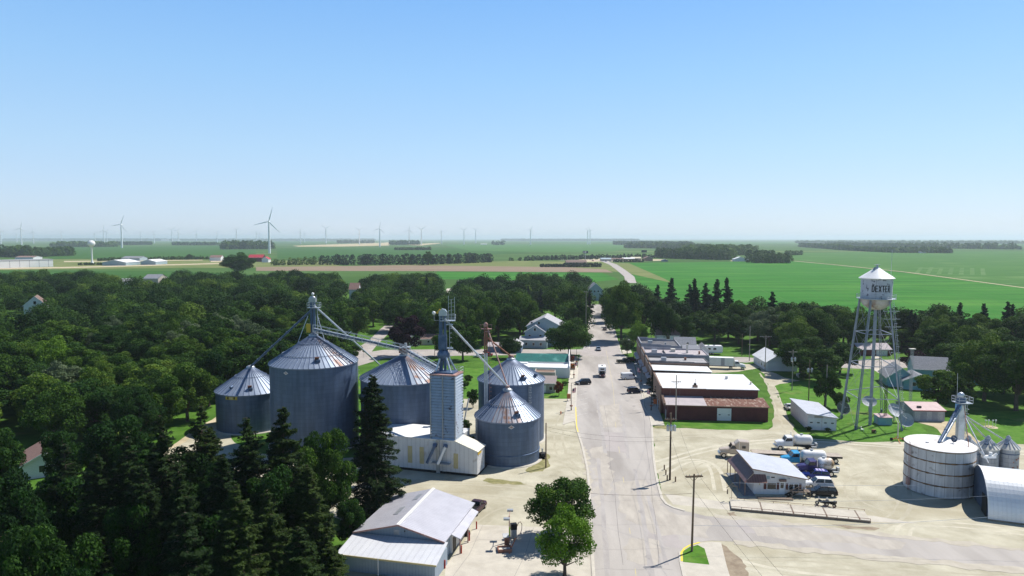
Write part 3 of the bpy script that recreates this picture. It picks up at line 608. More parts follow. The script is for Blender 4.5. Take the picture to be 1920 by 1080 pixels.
def bin_roof(name, parent, R, he, ha, nrib, mroof, mrib, rtop=.9, rust_from=None, over=.25, ringz=()):
    b = MB(); k = nrib; Ro = R+over; ze = he-.12
    for i in range(k):
        a0, a1 = 2*pi*i/k, 2*pi*(i+1)/k; am = (a0+a1)/2
        # each sheet bows slightly between its ribs
        p = [(Ro*cos(a0),Ro*sin(a0),ze),(Ro*1.003*cos(am),Ro*1.003*sin(am),ze-.03),(Ro*cos(a1),Ro*sin(a1),ze),(rtop*cos(a1),rtop*sin(a1),ha),(rtop*cos(am),rtop*sin(am),ha-.02),(rtop*cos(a0),rtop*sin(a0),ha)]
        mi = 0
        if rust_from and ((am*180/pi) % 360 > rust_from[0]) and ((am*180/pi) % 360 < rust_from[1]) : mi = 2
        b.add(p, [(0,1,4,5),(1,2,3,4)], mi)
        mr_ = 3 if rust_from and mi == 2 else 1
        b.bar((Ro*cos(a0),Ro*sin(a0),ze+.05), (rtop*cos(a0),rtop*sin(a0),ha+.05), .13, .12, mr_)
    b.lathe([(Ro,ze-.22),(Ro+.02,ze)], k*2, 1)
    b.lathe([(Ro,ze-.22),(R-.1,ze-.2)], k*2, 1)
    for (rr, dz) in ringz:
        t = (Ro-rr)/(Ro-rtop); z = ze+(ha-ze)*t+.16
        b.lathe([(rr-.04,z-.04),(rr+.04,z-.04),(rr+.04,z+.04),(rr-.04,z+.04),(rr-.04,z-.04)], 48, 1)
    o = b.build(name, [mroof, mrib, M['binroof_rust'], M['rib_rust']], parent)
    c = MB(); c.lathe([(rtop+.08,ha-.1),(rtop+.08,ha+.35),(rtop*.5,ha+.65),(.05,ha+.75)], 20, 0); c.build('peak_cap', M['steel'], o)
    return o
def grain_bin(label, X, Y, R, he, ha, nrib=44, rust=None, rings=(), belt=None, ladder=None, hatch=225, vents=(), rtop=.9, pad=True, wall='binwall', over=.25, hatch_open=True, logo=None, sign=None, rusty=False):
    r = thing('grain_bin', label, 'grain bin', (X, Y, 0), 0, 'corrugated steel grain bins')
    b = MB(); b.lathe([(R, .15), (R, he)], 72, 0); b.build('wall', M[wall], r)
    ro = bin_roof('roof', r, R, he, ha, nrib, M['binroof_rust'] if rusty else M['binroof'], M['rib_rust'] if rusty else M['rib'], rtop, rust, over, rings)
    if pad:
        b = MB(); b.lathe([(R+.6,0),(R+.6,.18),(R-.2,.18)], 64, 0); b.build('foundation', M['concrete'], r)
    if belt:
        b = MB(); b.lathe([(R+.005,belt-.12),(R+.09,belt-.1),(R+.09,belt+.1),(R+.005,belt+.12)], 64, 0); b.build('stiffener_ring', M['blue_steel'], r)
    if hatch is not None:
        a = radians(hatch); t = .13; rr = R*(1-t*1.3); z = he+(ha-he)*t*1.3
        b = MB(); b.at(rr*cos(a), rr*sin(a), z+.25, a); b.box(-.5,.5,-.45,.45,-.25,.28,0); b.at(rr*cos(a)-.2, rr*sin(a), z+.75, a, -.9)
        b.box(-.45,.45,-.45,.45,-.04,.04,1); b.build('roof_hatch', [M['blue_steel'], M['rust']], r)
    for v in vents:
        a = radians(v[0]); rr = R*v[1]; z = he+(ha-he)*(1-v[1])
        b = MB(); b.at(rr*cos(a), rr*sin(a), z, a); b.tube((0,0,-.1),(0,0,.55),.3,.3,10,0); b.at(rr*cos(a), rr*sin(a), z+.6, a); b.tube((-.15,0,0),(.5,0,-.15),.34,.30,10,0); b.build('roof_vent', M['blue_steel'], r)
    if ladder is not None:
        a = radians(ladder); b = MB(); x, y = (R+.25)*cos(a), (R+.25)*sin(a); tx, ty = -sin(a)*.25, cos(a)*.25
        for s_ in (-1, 1): b.tube((x+tx*s_, y+ty*s_, .4), (x+tx*s_, y+ty*s_, he+.4), .04, None, 5)
        z = .6
        while z < he: b.tube((x-tx, y-ty, z), (x+tx, y+ty, z), .03, None, 4); z += .35
        z = 3.0
        while z < he:
            for i in range(5):
                t0, t1 = a-pi/2+pi*i/5, a-pi/2+pi*(i+1)/5; b.tube((x+.38*cos(t0), y+.38*sin(t0), z), (x+.38*cos(t1), y+.38*sin(t1), z), .025, None, 4)
            z += 1.1
        b.build('ladder', M['galv'], r)
    if logo:
        a = radians(logo[0]); z = logo[1]; s_ = logo[2]; b = MB()
        b.at((R+.05)*cos(a), (R+.05)*sin(a), z, a+pi/2)
        for q, (sc, yo) in enumerate(((1,.02),(.72,-.0))):
            b.add([(-s_*sc,-yo-.02*q,0),(0,-yo-.02*q,-s_*.62*sc),(s_*sc,-yo-.02*q,0),(0,-yo-.02*q,s_*.62*sc)], [(0,1,2,3)], q)
        b.at(0,0,0); bo = b.build('badge', [M['white'], M['rust_pink']], r)
    return r
bA = G(470, 812); 
YA, YB, YC = 164.0, 150.0, 150.0
def cen(px, Y, z0=0): return (AT(px, 700, Y).x)
XA, XB, XC = cen(470,YA), cen(589,YB), cen(757.5,YC)
def zz(px, py, Y): return AT(px, py, Y).z
def rad(w, Y, py=720): return (AT(960+w, py, Y).x - AT(960, py, Y).x)
RA, RB, RC = rad(62,YA), rad(79,YB), rad(80,YC)
hA, aA = zz(470,727,YA), zz(470,690,YA); hB, aB = zz(589,676,YB), zz(589,630,YB); hC, aC = zz(757,704,YC), zz(757,667,YC)
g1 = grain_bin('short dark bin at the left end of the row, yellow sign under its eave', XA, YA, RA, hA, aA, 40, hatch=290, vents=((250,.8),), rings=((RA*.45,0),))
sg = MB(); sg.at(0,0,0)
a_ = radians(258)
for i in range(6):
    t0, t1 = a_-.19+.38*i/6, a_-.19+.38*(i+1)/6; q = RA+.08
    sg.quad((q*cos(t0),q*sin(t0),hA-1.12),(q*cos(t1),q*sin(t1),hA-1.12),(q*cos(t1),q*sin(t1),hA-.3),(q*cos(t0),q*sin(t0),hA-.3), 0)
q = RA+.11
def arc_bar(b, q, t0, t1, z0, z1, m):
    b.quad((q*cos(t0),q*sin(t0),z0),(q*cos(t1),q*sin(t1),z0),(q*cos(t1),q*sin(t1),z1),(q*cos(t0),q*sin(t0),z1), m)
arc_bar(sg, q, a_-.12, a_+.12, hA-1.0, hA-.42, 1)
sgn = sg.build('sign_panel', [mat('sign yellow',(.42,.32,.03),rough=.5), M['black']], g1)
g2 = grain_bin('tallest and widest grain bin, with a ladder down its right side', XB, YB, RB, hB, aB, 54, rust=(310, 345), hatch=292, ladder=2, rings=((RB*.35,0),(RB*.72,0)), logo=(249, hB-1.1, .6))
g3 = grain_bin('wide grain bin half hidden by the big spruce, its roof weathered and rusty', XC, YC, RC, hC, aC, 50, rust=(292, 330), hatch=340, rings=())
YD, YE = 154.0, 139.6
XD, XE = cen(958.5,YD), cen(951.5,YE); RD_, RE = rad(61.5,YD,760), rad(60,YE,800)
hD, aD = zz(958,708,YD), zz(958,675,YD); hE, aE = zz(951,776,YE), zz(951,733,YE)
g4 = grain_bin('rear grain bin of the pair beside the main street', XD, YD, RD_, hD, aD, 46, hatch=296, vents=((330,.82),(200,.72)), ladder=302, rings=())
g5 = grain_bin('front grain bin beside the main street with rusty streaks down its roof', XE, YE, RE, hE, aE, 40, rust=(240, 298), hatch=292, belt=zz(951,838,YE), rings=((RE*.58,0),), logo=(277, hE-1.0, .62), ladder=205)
# ladder up the roof of the front bin
lb = MB()
for s_ in (-.3, .3): lb.bar((RE*cos(radians(215))+s_, RE*sin(radians(215)), hE+.25), (.8*cos(radians(215))+s_, .8*sin(radians(215)), aE+.25), .08, .08)
for i in range(14):
    t = i/14; lb.bar((RE*cos(radians(215))*(1-t)-.3, RE*sin(radians(215))*(1-t), hE+.25+(aE-hE)*t), (RE*cos(radians(215))*(1-t)+.3, RE*sin(radians(215))*(1-t), hE+.25+(aE-hE)*t), .06, .06)
lb.build('roof_ladder', M['blue_steel'], g5)

# ---------------------------------------------------------------- elevators, spouts, walkways
def lattice(b, x, y, z0, z1, w, m=0, step=1.6, r=.06, taper=1.0):
    cs = [(-1,-1),(1,-1),(1,1),(-1,1)]; n = max(1, int((z1-z0)/step))
    def P(i, j): f = w/2*(1+(taper-1)*(j/n)); return (x+cs[i % 4][0]*f, y+cs[i % 4][1]*f, z0+(z1-z0)*j/n)
    for i in range(4):
        b.tube(P(i,0), P(i,n), r, None, 5, m)
        for j in range(n):
            b.tube(P(i,j), P(i+1,j+1) if (i+j) % 2 else P(i+1,j+1), r*.55, None, 4, m); b.tube(P(i,j+1), P(i+1,j+1), r*.55, None, 4, m)
def caged_ladder(b, x, y, z0, z1, m=0, ang=0.0):
    c, s_ = cos(ang), sin(ang)
    for k in (-.22, .22): b.tube((x-s_*k, y+c*k, z0), (x-s_*k, y+c*k, z1), .035, None, 4, m)
    z = z0
    while z < z1: b.tube((x-s_*.22, y+c*.22, z), (x+s_*.22, y-c*.22, z), .025, None, 4, m); z += .4
    z = z0+2.2
    while z < z1:
        for i in range(6):
            t0, t1 = ang-pi/2+pi*i/6, ang-pi/2+pi*(i+1)/6; b.tube((x+.42*cos(t0), y+.42*sin(t0), z), (x+.42*cos(t1), y+.42*sin(t1), z), .028, None, 4, m)
        z += .9
def rail_deck(b, x, y, z, sx, sy, m=0, hgt=1.05):
    b.box(x-sx/2, x+sx/2, y-sy/2, y+sy/2, z-.1, z, m)
    c = [(x-sx/2,y-sy/2),(x+sx/2,y-sy/2),(x+sx/2,y+sy/2),(x-sx/2,y+sy/2)]
    for i in range(4):
        p, q = c[i], c[(i+1) % 4]
        for hh in (.5, hgt): b.tube((p[0],p[1],z+hh), (q[0],q[1],z+hh), .04, None, 4, m)
        b.tube((p[0],p[1],z), (p[0],p[1],z+hgt), .04, None, 4, m); b.tube(((p[0]+q[0])/2,(p[1]+q[1])/2,z), ((p[0]+q[0])/2,(p[1]+q[1])/2,z+hgt), .04, None, 4, m)

# leg behind the biggest bin
YL = YB + 1.2; xL = cen(589, YL); zL = zz(589, 566, YL)
e1 = thing('bucket_elevator', 'dark blue bucket elevator rising above the tallest bin with two long spouts', 'grain elevator', (xL, YL, 0), 0, 'bucket elevator legs')
b = MB(); zb = aB-.3
b.box(-.5,-.1,-.32,.32,zb,zL,0); b.box(.1,.5,-.32,.32,zb,zL,0); b.build('leg_casing', M['blue_steel'], e1)
b = MB(); b.box(-.75,.75,-.5,.5,zL,zL+.8,0); b.ball(0,0,zL+.8,.72,.48,.55,12,0); b.build('head', M['steel'], e1)
b = MB(); b.ball(.05,0,zL+1.75,.34,.34,.34,10,0); b.tube((0,0,zL+1.2),(0,0,zL+1.6),.08,None,6,1); b.tube((.9,0,zL+.3),(.9,0,zL+1.5),.05,None,5,1); b.build('lamp_globe', [M['white'], M['steel']], e1)
b = MB(); rail_deck(b, .3, 0, zL-1.2, 2.6, 1.7, 0); caged_ladder(b, 1.0, 0, zb, zL-1.2, 0, 0); b.build('platform', M['galv'], e1)
b = MB()
for sx_ in (-3.0, 3.0):
    b.tube((sx_*.35,-.2,zb+4.6), (sx_, -1.5, aB-abs(sx_)*.62+.35), .09, None, 6)
b.build('brace', M['galv'], e1)
b = MB(); b.box(-1.3,-.45,-.75,-.1,zb+1.0,zb+2.9,0); b.build('motor_cover', M['yellowp'], e1)
def spout(parent, p0, p1, r, m, off=(0,0,0), name='spout', clamp=True):
    p0 = Vector(p0)-Vector(off); p1 = Vector(p1)-Vector(off); b = MB(); b.tube(p0, p1, r, None, 10)
    d = p1-p0; L = d.length; k = max(2, int(L/3.0))
    if clamp:
        for i in range(1, k): c = p0+d*(i/k); u = d.normalized()*.08; b.tube(c-u, c+u, r*1.25, None, 10)
    b.tube(p0-d.normalized()*.3, p0+d.normalized()*.5, r*1.5, r, 10)
    b.build(name, M[m], parent)
o1 = (xL, YL, 0)
spout(e1, (xL-.4, YL, zL-1.9), (XA+.3, YA-.4, aA+.5), .24, 'blue_steel', o1)
shed_pt = AT(712, 684, 168)
spout(e1, (xL+.4, YL, zL-.9), shed_pt, .2, 'galv', o1)
b = MB()  # cross brace half way down the right spout
m_ = Vector((xL+.4, YL, zL-.9)).lerp(shed_pt, .47)-Vector(o1); b.bar(m_+Vector((-1.0,0,-.9)), m_+Vector((1.0,0,.95)), .13, .13); b.build('spout_brace', M['galv'], e1)

# conveyor bridges with handrail truss
def bridge(label, p0, p1, w=.75, truss=True):
    p0 = Vector(p0); p1 = Vector(p1); r = thing('conveyor_bridge', label, 'conveyor', p0, 0, 'grain conveyor bridges'); d = p1-p0; L = d.length; u = d/L
    sd = u.cross(Vector((0,0,1))).normalized()
    b = MB(); b.bar((0,0,0), d, .45, .48, 0); b.bar(sd*.0+Vector((0,0,.27)), d+Vector((0,0,.27)), .55, .05, 1); b.build('conveyor_tube', [M['blue_steel'], M['galv']], r)
    b = MB(); n = max(2, int(L/1.7))
    for side in (.55, 1.35):
        a0 = -sd*side*-1; lo = a0+Vector((0,0,-.3)); hi = a0+Vector((0,0,1.15)); mid = a0+Vector((0,0,.45))
        for q in (lo, mid, hi): b.tube(q, d+q, .045, None, 4)
        for i in range(n+1):
            c = d*(i/n); b.tube(c+lo, c+hi, .04, None, 4)
            if i < n: b.tube(c+lo, d*((i+1)/n)+hi if i % 2 else d*((i+1)/n)+mid, .03, None, 4)
    for i in range(n*2): c = d*(i/(n*2)); b.bar(c+sd*.55+Vector((0,0,-.3)), c+sd*1.35+Vector((0,0,-.3)), .22, .03)
    b.build('walkway', M['galv'], r)
    return r
PB = Vector((XB+.3, YB-.2, aB+1.5)); PC = Vector((XC, YC-.2, aC+1.5))
YT = 136.0; 
PT = AT(838, 702, YT)
bridge('long conveyor with railed walkway between the tallest bin and the rusty roofed bin', PB, PC)
bridge('short conveyor with railed walkway running down to the louvred dryer tower', PC+Vector((.4,0,-.1)), PT+Vector((-.5,0,.6)))
b = MB(); b.at(0,0,0); b.box(-1.1,1.0,-.7,.7,0,1.1,0); b.box(-.5,1.3,-.9,.9,1.1,1.3,1); b.tube((.3,0,1.2),(.3,0,2.1),.3,None,8,1); b.tube((0,0,-1.2),(0,0,.2),.45,.6,10,1)
tag(b.build('conveyor_drive', [M['rust'], M['steel']], None, (XC+.2, YC-.3, aC+.75)), 'rusty drive box where the two conveyors meet on the bin peak', 'machine')

# ---------------------------------------------------------------- dryer tower, pit building
c0 = G(895, 895); c1 = G(764, 882)
th = atan2(c0.y-c1.y, c0.x-c1.x)                          # wall runs this way
M['whitesheet'] = ribbed('white sheet cladding', (.70,.70,.70), (.62,.62,.63), .9, 0, rough=.5, metal=.05, dark=.88, rust=(.45,.4,.36), rlo=.64, rhi=.8, rscale=.6)
M['bluesheet'] = ribbed('pale blue cladding', (.36,.45,.52), (.42,.50,.57), .3, 0, rough=.6, metal=.1, dark=.85)
M['creamroof'] = mat('dusty cream roof sheet', (.60,.57,.48), (.72,.70,.62), scale=.5, rough=.55, metal=.1)
pit = thing('pit_building', 'white grain dump building with tan panels under the louvred tower', 'building', (c0.x, c0.y, 0), th)
Lw = (c0-c1).length + 6.5
hr = ZT(895, 895, 847); hl = zz(853, 826, G(853,890).y)
xt = -(c0-G(853,891)).length
b = MB()
b.prismy([(0,.55),(0,hr),(xt,hl),(-Lw,hl),(-Lw,.55)], 0, 4.4, 0)
b.prismy([(xt,.55),(xt,hl-.02),(-Lw,hl-.02),(-Lw,.55)], 4.4, 8.5, 0)
b.build('wall', M['whitesheet'], pit)
b = MB(); b.box(-Lw+.2, -.15, .15, 8.2, 0, .56, 0); b.build('base', M['black'], pit)  # black block, shade of the gap under the raised wall painted in
b = MB(); b.slab((xt,-.2,hl+.06),(.25,-.2,hr+.03),(.25,4.6,hr+.03),(xt,4.6,hl+.06),.1,0); b.slab((-Lw-.2,-.2,hl+.06),(xt,-.2,hl+.06),(xt,8.8,hl+.06),(-Lw-.2,8.8,hl+.06),.1,1)
b.build('roof', [M['creamroof'], M['white']], pit)
b = MB(); b.box(.01,.09,.3,2.2,hr-.75,hr-.05,0); b.build('gable_panel', M['yellowp'], pit)
M['tan'] = mat('tan sheet panel', (.50,.42,.22), (.56,.48,.27), scale=2, rough=.7)
for pxa in (767.5, 792, 870):
    x_ = -(c0-G(pxa, 884)).length; b = MB(); b.box(x_-.45, x_+.45, -.05, 0.0, 1.6 if pxa < 860 else 1.3, 4.9 if pxa < 860 else 4.2, 0); b.build('panel', M['tan'], pit)
b = MB(); x_ = -(c0-G(823, 887)).length
b.box(x_-.35,x_+.35,-.25,-.003,.1,hl,0); b.box(x_+1.0,x_+1.05,-.3,-.25,.5,hl,0); b.box(x_-.1,x_+2.6,-1.3,-.003,2.2,2.3,0); b.box(x_-1.2,x_+.6,-1.0,-.003,2.2,2.28,0)
for i in range(16): b.box(x_+1.0,x_+1.6,-.3,-.26,.6+i*.35,.64+i*.35,0)
b.build('service_ladder', M['steel'], pit)
for (pa, pb, q) in (((818,838),(806,871),'blue_steel'), ((840,838),(829,875),'white')):
    xa = -(c0-G(pa[0],887)).length; xb = -(c0-G(pb[0],885)).length
    b = MB(); b.bar((xa,-.35,hl-1.0), (xb,-1.1,2.2), .55, .45, 0); b.bar((xa,-.2,hl-.8), (xa,-.5,hl-1.3), .7, .6, 1); b.build('chute', [M[q], M['blue_steel']], pit)
# tower
b = MB()
tx1 = xt; tw = (G(851,889)-G(805,885)).length; tz0 = hl+.02; tz1 = zz(851,704,G(851,889).y+.3); td = 4.2
tw_ = thing('dryer_tower', 'tall louvred grey blue dryer tower standing on the white pit building', 'grain dryer', (c0.x, c0.y, 0), th)
M['louvre'] = mat('louvre sheet', (.40,.46,.53), (.50,.55,.60), scale=1.0, rough=.5, metal=.35, c3=(.13,.10,.10), s3=.9, lo3=.6, hi3=.68)
M['louvre_gap'] = mat('louvre gap', (.05,.075,.11), rough=.8)
b.box(tx1-tw+.12, tx1-.12, .42, .30+td-.12, tz0, tz1-.1, 1)
n = 22
for i in range(n):
    z0 = tz0+(tz1-tz0)*i/n; z1 = tz0+(tz1-tz0)*(i+.74)/n; x0, x1, y0, y1 = tx1-tw, tx1, .3, .3+td; o = .16
    b.slab((x0-.02,y0-o,z0),(x1+.02,y0-o,z0),(x1-.1,y0+.1,z1),(x0+.1,y0+.1,z1),.03,0)
    b.slab((x1+o,y0-.02,z0),(x1+o,y1+.02,z0),(x1-.1,y1-.1,z1),(x1-.1,y0+.1,z1),.03,0)
    b.slab((x0-o,y1,z0),(x0-o,y0,z0),(x0+.1,y0+.1,z1),(x0+.1,y1-.1,z1),.03,0)
b.build('louvres', [M['louvre'], M['louvre_gap']], tw_)
b = MB()
for (cx_, cy_) in ((tx1-tw,.3),(tx1,.3),(tx1,.3+td),(tx1-tw,.3+td),(tx1-tw/2,.28)): b.box(cx_-.09,cx_+.09,cy_-.2,cy_-.04,tz0,tz1,0)
b.build('corner_post', M['steel'], tw_)
b = MB(); b.box(tx1-tw-.15, tx1+.15, .12, .3+td+.15, tz1-.1, tz1+.15, 0); b.box(tx1-tw+.5, tx1-.6, .9, td-.4, tz1+.15, tz1+.42, 1)
b.build('top_deck', [M['rust_pink'], M['blue_steel']], tw_)
b = MB()
for k in (0,1,2): b.tube((tx1+.15-k*1.2, td+.3, tz1), (tx1+.15-k*1.2, td+.3, tz1+1.1), .04, None, 5)
for hh in (.55,1.1): b.tube((tx1+.15, td+.3, tz1+hh), (tx1-2.3, td+.3, tz1+hh), .04, None, 5); b.tube((tx1+.15, td+.3, tz1+hh), (tx1+.15, td-1.6, tz1+hh), .04, None, 5)
b.build('handrail', M['galv'], tw_)

# blue leg on the tower
YT = G(851,889).y + 3.4; xT = AT(831, 640, YT).x; zT = zz(831, 590, YT); zt0 = tz1+.1
e2 = thing('bucket_elevator', 'tall dark blue bucket elevator with platforms on top of the louvred tower', 'grain elevator', (xT, YT, 0), 0, 'bucket elevator legs')
b = MB(); b.box(-.75,-.1,-.42,.42,zt0,zT,0); b.box(.15,.6,-.42,.42,zt0,zT,0); b.box(-.9,.7,-.5,.5,zt0+4.5,zt0+7.2,0); b.lathe([(.9,zt0+4.2),(1.2,zt0+3.6),(1.2,zt0+3.0),(.5,zt0+2.2)],10,0); b.build('leg_casing', M['blue_steel'], e2)
b = MB(); b.prismy([(-.8,zT-.2),(.75,zT-.2),(.8,zT+.5),(.4,zT+1.05),(-.2,zT+1.15),(-.75,zT+.7)], -.5, .5, 0); b.build('head', M['galv'], e2)
b = MB(); b.bar((-1.2,-.1,zT+.3), (-.5,-.1,zT+1.0), .35, .4, 0); b.build('belt_guard', M['yellowp'], e2)
b = MB(); b.ball(-1.75,-.2,zT+.35,.36,None,None,10,0); b.tube((-1.7,-.1,zT-1.1),(-1.7,-.1,zT+.1),.05,None,5,1); b.bar((-1.7,-.1,zT-1.1),(-.6,-.1,zT-1.1),.08,.08,1); b.build('lamp_globe', [M['white'], M['steel']], e2)
b = MB(); rail_deck(b, .9, .1, zT-1.1, 2.9, 1.8, 0); caged_ladder(b, 1.25, 0, zt0, zT-1.1, 0, 0)
for zz_ in (zt0+4.6, zt0+9.2): b.box(.6,1.9,-.5,.5,zz_,zz_+.08,0)
for (q, hh) in ((1.0,4.6),(1.55,3.9),(2.2,4.4)): b.tube((q,.6,zT-1.0),(q,.6,zT+hh-1.0),.045,None,5)
for k in range(5): b.tube((1.0,.6,zT+k*.7),(2.2,.6,zT+k*.7+.2),.025,None,4)
b.build('platform', M['galv'], e2)
zq = zt0+3.4
for (dx, dy, m_) in ((-1.3,-1.2,'galv'),(1.6,-1.9,'galv'),(2.4,.4,'galv')):
    spout(e2, (xT+dx*.3, YT+dy*.3, zq), (xT+dx, YT+dy, tz1+.3), .19, m_, (xT, YT, 0), clamp=False)
spout(e2, (xT+.5, YT-.2, zT-1.0), (XE-.1, YE-.1, aE+1.0), .2, 'galv', (xT, YT, 0))

# rusty leg between the two front bins
YR = 146.6; xR = AT(911, 690, YR).x; zR = zz(911, 612, YR)
e3 = thing('bucket_elevator', 'rusty brown bucket elevator between the pair of bins beside the street', 'grain elevator', (xR, YR, 0), 0, 'bucket elevator legs')
zm = zz(911, 662, YR)
b = MB(); b.box(-.38,-.07,-.25,.25,zm,zR,0); b.box(.07,.38,-.25,.25,zm,zR,0); b.build('leg_casing', M['rust'], e3)
b = MB(); b.box(-.38,-.07,-.25,.25,.0,zm,0); b.box(.07,.38,-.25,.25,.0,zm,0); b.build('lower_casing', M['galv'], e3)
b = MB(); b.box(-.45,.45,-.35,.35,zR,zR+.5,0); b.ball(0,0,zR+.5,.43,.35,.38,10,0); b.box(-1.0,1.3,-.5,.5,zR-.55,zR-.5,0); b.box(-.2,.9,-.5,.5,zm+4.6,zm+4.7,0)
for s_ in (-1.0, 1.3): b.tube((s_,-.4,zR-.5),(s_,-.4,zR+.4),.04,None,4)
b.tube((-1.3,-.4,zR+.4),(1.3,-.4,zR+.4),.04,None,4); b.build('head', M['rust_pink'], e3)
b = MB(); caged_ladder(b, .75, 0, 1.0, zR-.5, 0, 0); b.build('ladder', M['rust'], e3)
spout(e3, (xR+.4, YR, zR-.6), (XE, YE-.1, aE+1.0), .15, 'rust_pink', (xR, YR, 0))
spout(e3, (xR+.5, YR, zR-2.6), (XD-.1, YD, aD+.9), .17, 'rust', (xR, YR, 0))
b = MB(); b.tube((0,0,-.3),(0,0,.4),.35,.45,8); tag(b.build('spout_inlet', M['rust_pink'], None, (XE, YE, aE+.7)), 'small red inlet on the peak of the front street bin', 'machine part')
b = MB(); b.tube((0,0,-.3),(0,0,.5),.4,.5,8); b.box(-.7,.7,-.4,.4,0,.3,0); tag(b.build('spout_inlet', M['rust_pink'], None, (XD, YD, aD+.6)), 'small red inlet on the peak of the rear street bin', 'machine part')
# white transfer pipe, auger and machinery between the buildings
b = MB(); b.tube((-5.6,138.6,3.2), (-5.0,150,3.0), .42, None, 10); tag(b.build('transfer_pipe', M['white']), 'short white pipe lying between the louvred tower and the front bin', 'pipe')
b = MB(); p0 = G(866,812); p1 = AT(879,747,p0.y+3); b.tube((0,0,0), p1-p0, .17, None, 8)
tag(b.build('auger_tube', M['white'], None, p0), 'white auger tube leaning up beside the louvred tower', 'auger')
r = thing('aeration_fan', 'dark fan unit at the foot of the front street bin', 'machine', (XE+RE+.1, YE-.8, 0))
b = MB(); b.tube((0,0,.8),(1.0,.3,.8),.55,.55,12,0); b.box(-.2,1.0,-.5,.6,0,.35,0); b.build('housing', M['black'], r); b = MB(); b.box(.3,.6,.0,.3,1.35,2.1,0); b.build('control_box', M['steel'], r)
# ---------------------------------------------------------------- gas station building (bottom centre)
M['steelroof'] = ribbed('pale standing seam roof', (.48,.475,.52), (.55,.545,.59), .45, 1, rough=.45, metal=.25, dark=.82, depth=.04)
M['skyroof'] = ribbed('light metal roof', (.42,.44,.49), (.48,.50,.55), .9, 1, rough=.5, metal=.2, dark=.93)
M['leanroof'] = ribbed('white lean-to roof', (.60,.61,.64), (.66,.67,.69), .9, 0, rough=.5, metal=.1, dark=.93)
M['gablesheet'] = ribbed('blue grey wall sheet', (.27,.34,.42), (.31,.38,.46), .45, 0, rough=.6, metal=.1, dark=.88)
he = 3.3
fl = G(661.6, 998, he); fr = G(834, 1016.6, he); br = G(876, 938.5, he)
rz = atan2(fr.y-fl.y, fr.x-fl.x); W = hypot(fr.x-fl.x, fr.y-fl.y)
ux, uy = cos(rz), sin(rz)
Dp = (br.x-fr.x)*(-uy)+(br.y-fr.y)*ux
gs = thing('service_station', 'low grey filling station with a ridged roof, side canopy and lean-to front', 'building', (fl.x, fl.y, 0), rz)
hrg = AT(742.4, 984.3, (fl.y+fr.y)/2).z; Dp = 14.6
b = MB(); b.prismy([(.5,0),(W-.5,0),(W-.5,he-.05),(W/2,hrg-.15),(.5,he-.05)], .5, Dp-.5, 0); b.build('wall', M['gablesheet'], gs)
b = MB(); b.slab((0,0,he),(W/2,0,hrg),(W/2,Dp,hrg),(0,Dp,he),.12,0); b.slab((W/2,0,hrg),(W,0,he),(W,Dp,he),(W/2,Dp,hrg),.12,0)
b.build('roof', M['steelroof'], gs)
b = MB(); b.bar((W/2,-.05,hrg+.05),(W/2,Dp+.05,hrg+.05),.5,.06,0)
b.bar((0,-.08,he-.05),(W/2,-.08,hrg-.05),.06,.22,1); b.bar((W,-.08,he-.05),(W/2,-.08,hrg-.05),.06,.22,1); b.build('roof_trim', [M['white'], M['rust_pink']], gs)
b = MB(); b.slab((W*.30,Dp*.32,he+(hrg-he)*.61+.05),(W*.36,Dp*.32,he+(hrg-he)*.73+.05),(W*.36,Dp*.52,he+(hrg-he)*.73+.05),(W*.30,Dp*.52,he+(hrg-he)*.61+.05),.05,0); b.slab((W*.36,Dp*.7,he+(hrg-he)*.73+.05),(W*.42,Dp*.7,he+(hrg-he)*.85+.05),(W*.42,Dp*.86,he+(hrg-he)*.85+.05),(W*.36,Dp*.86,he+(hrg-he)*.73+.05),.05,0); b.build('roof_sheeting', M['steel'], gs)
b = MB(); b.box(W*.44,W*.50,.45,.49,he+.1,he+.8,0); b.ball(W*.56,.45,he+.75,.12,None,None,8,1); b.build('gable_vent', [M['steel'], M['black']], gs)
# lean-to at the front
b = MB(); z1, z2 = he-.15, 2.5
b.prismy([(.6,0),(W+.2,0),(W+.2,z2-.1),(.6,z2-.1)], -4.6, .45, 0); b.build('front_wall', M['gablesheet'], gs)
b = MB(); b.slab((0,-5.1,z2),(W+.6,-5.1,z2),(W+.3,.42,z1),(0,.42,z1),.12,0); b.build('front_roof', M['leanroof'], gs)
b = MB(); b.box(0,W+.6,-5.2,-5.12,z2-.22,z2,0); b.tube((W*.45,-5.18,0),(W*.45,-5.18,z2),.06,None,6,1); b.build('front_gutter', [M['tan'], M['white']], gs)
# right canopy wing
Y0, Y1 = 3.0, 13.0; xw = W-1.6
b = MB(); b.slab((xw,Y0,he+.38),(W+1.3,Y0,2.6),(W+1.0,Y1,2.6),(xw,Y1,he+.38),.12,0); b.build('canopy_roof', M['steelroof'], gs)
b = MB(); 
b.prismy([(W-.49,0),(W-.2,0),(W-.2,he-.25),(W-.49,he-.12)], Y0+.6, Y1-.4, 0)
b.build('canopy_wall', M['whitesheet'], gs)
for q in (Y0+.7, Y0+4.5):
    b = MB(); b.box(W+.9,W+1.05,q,q+.15,0,2.5,0); b.build('canopy_post', M['rust_pink'], gs)
b = MB(); b.box(W-.5,W-.4,Y0-2.4,Y0-.9,.1,2.3,0); b.build('door', M['steel'], gs); b = MB(); b.box(W-.5,W-.42,Y0-4.6,Y0-3.1,.9,2.2,0); b.build('window', M['glass'], gs)
b = MB(); b.box(W-.19,W-.14,Y0+1.0,Y0+2.4,.1,2.2,0); b.build('doorway', M['black'], gs)
b = MB(); b.lathe([(.01,0),(.45,0),(.5,.35),(.42,.7),(.2,.72),(.2,.3),(.01,.3)],14,0); 
o = b.build('tyre_stack', M['tyre'], None, G(876,1004)); tag(o, 'dark tyres stacked beside the canopy of the filling station', 'tyres')
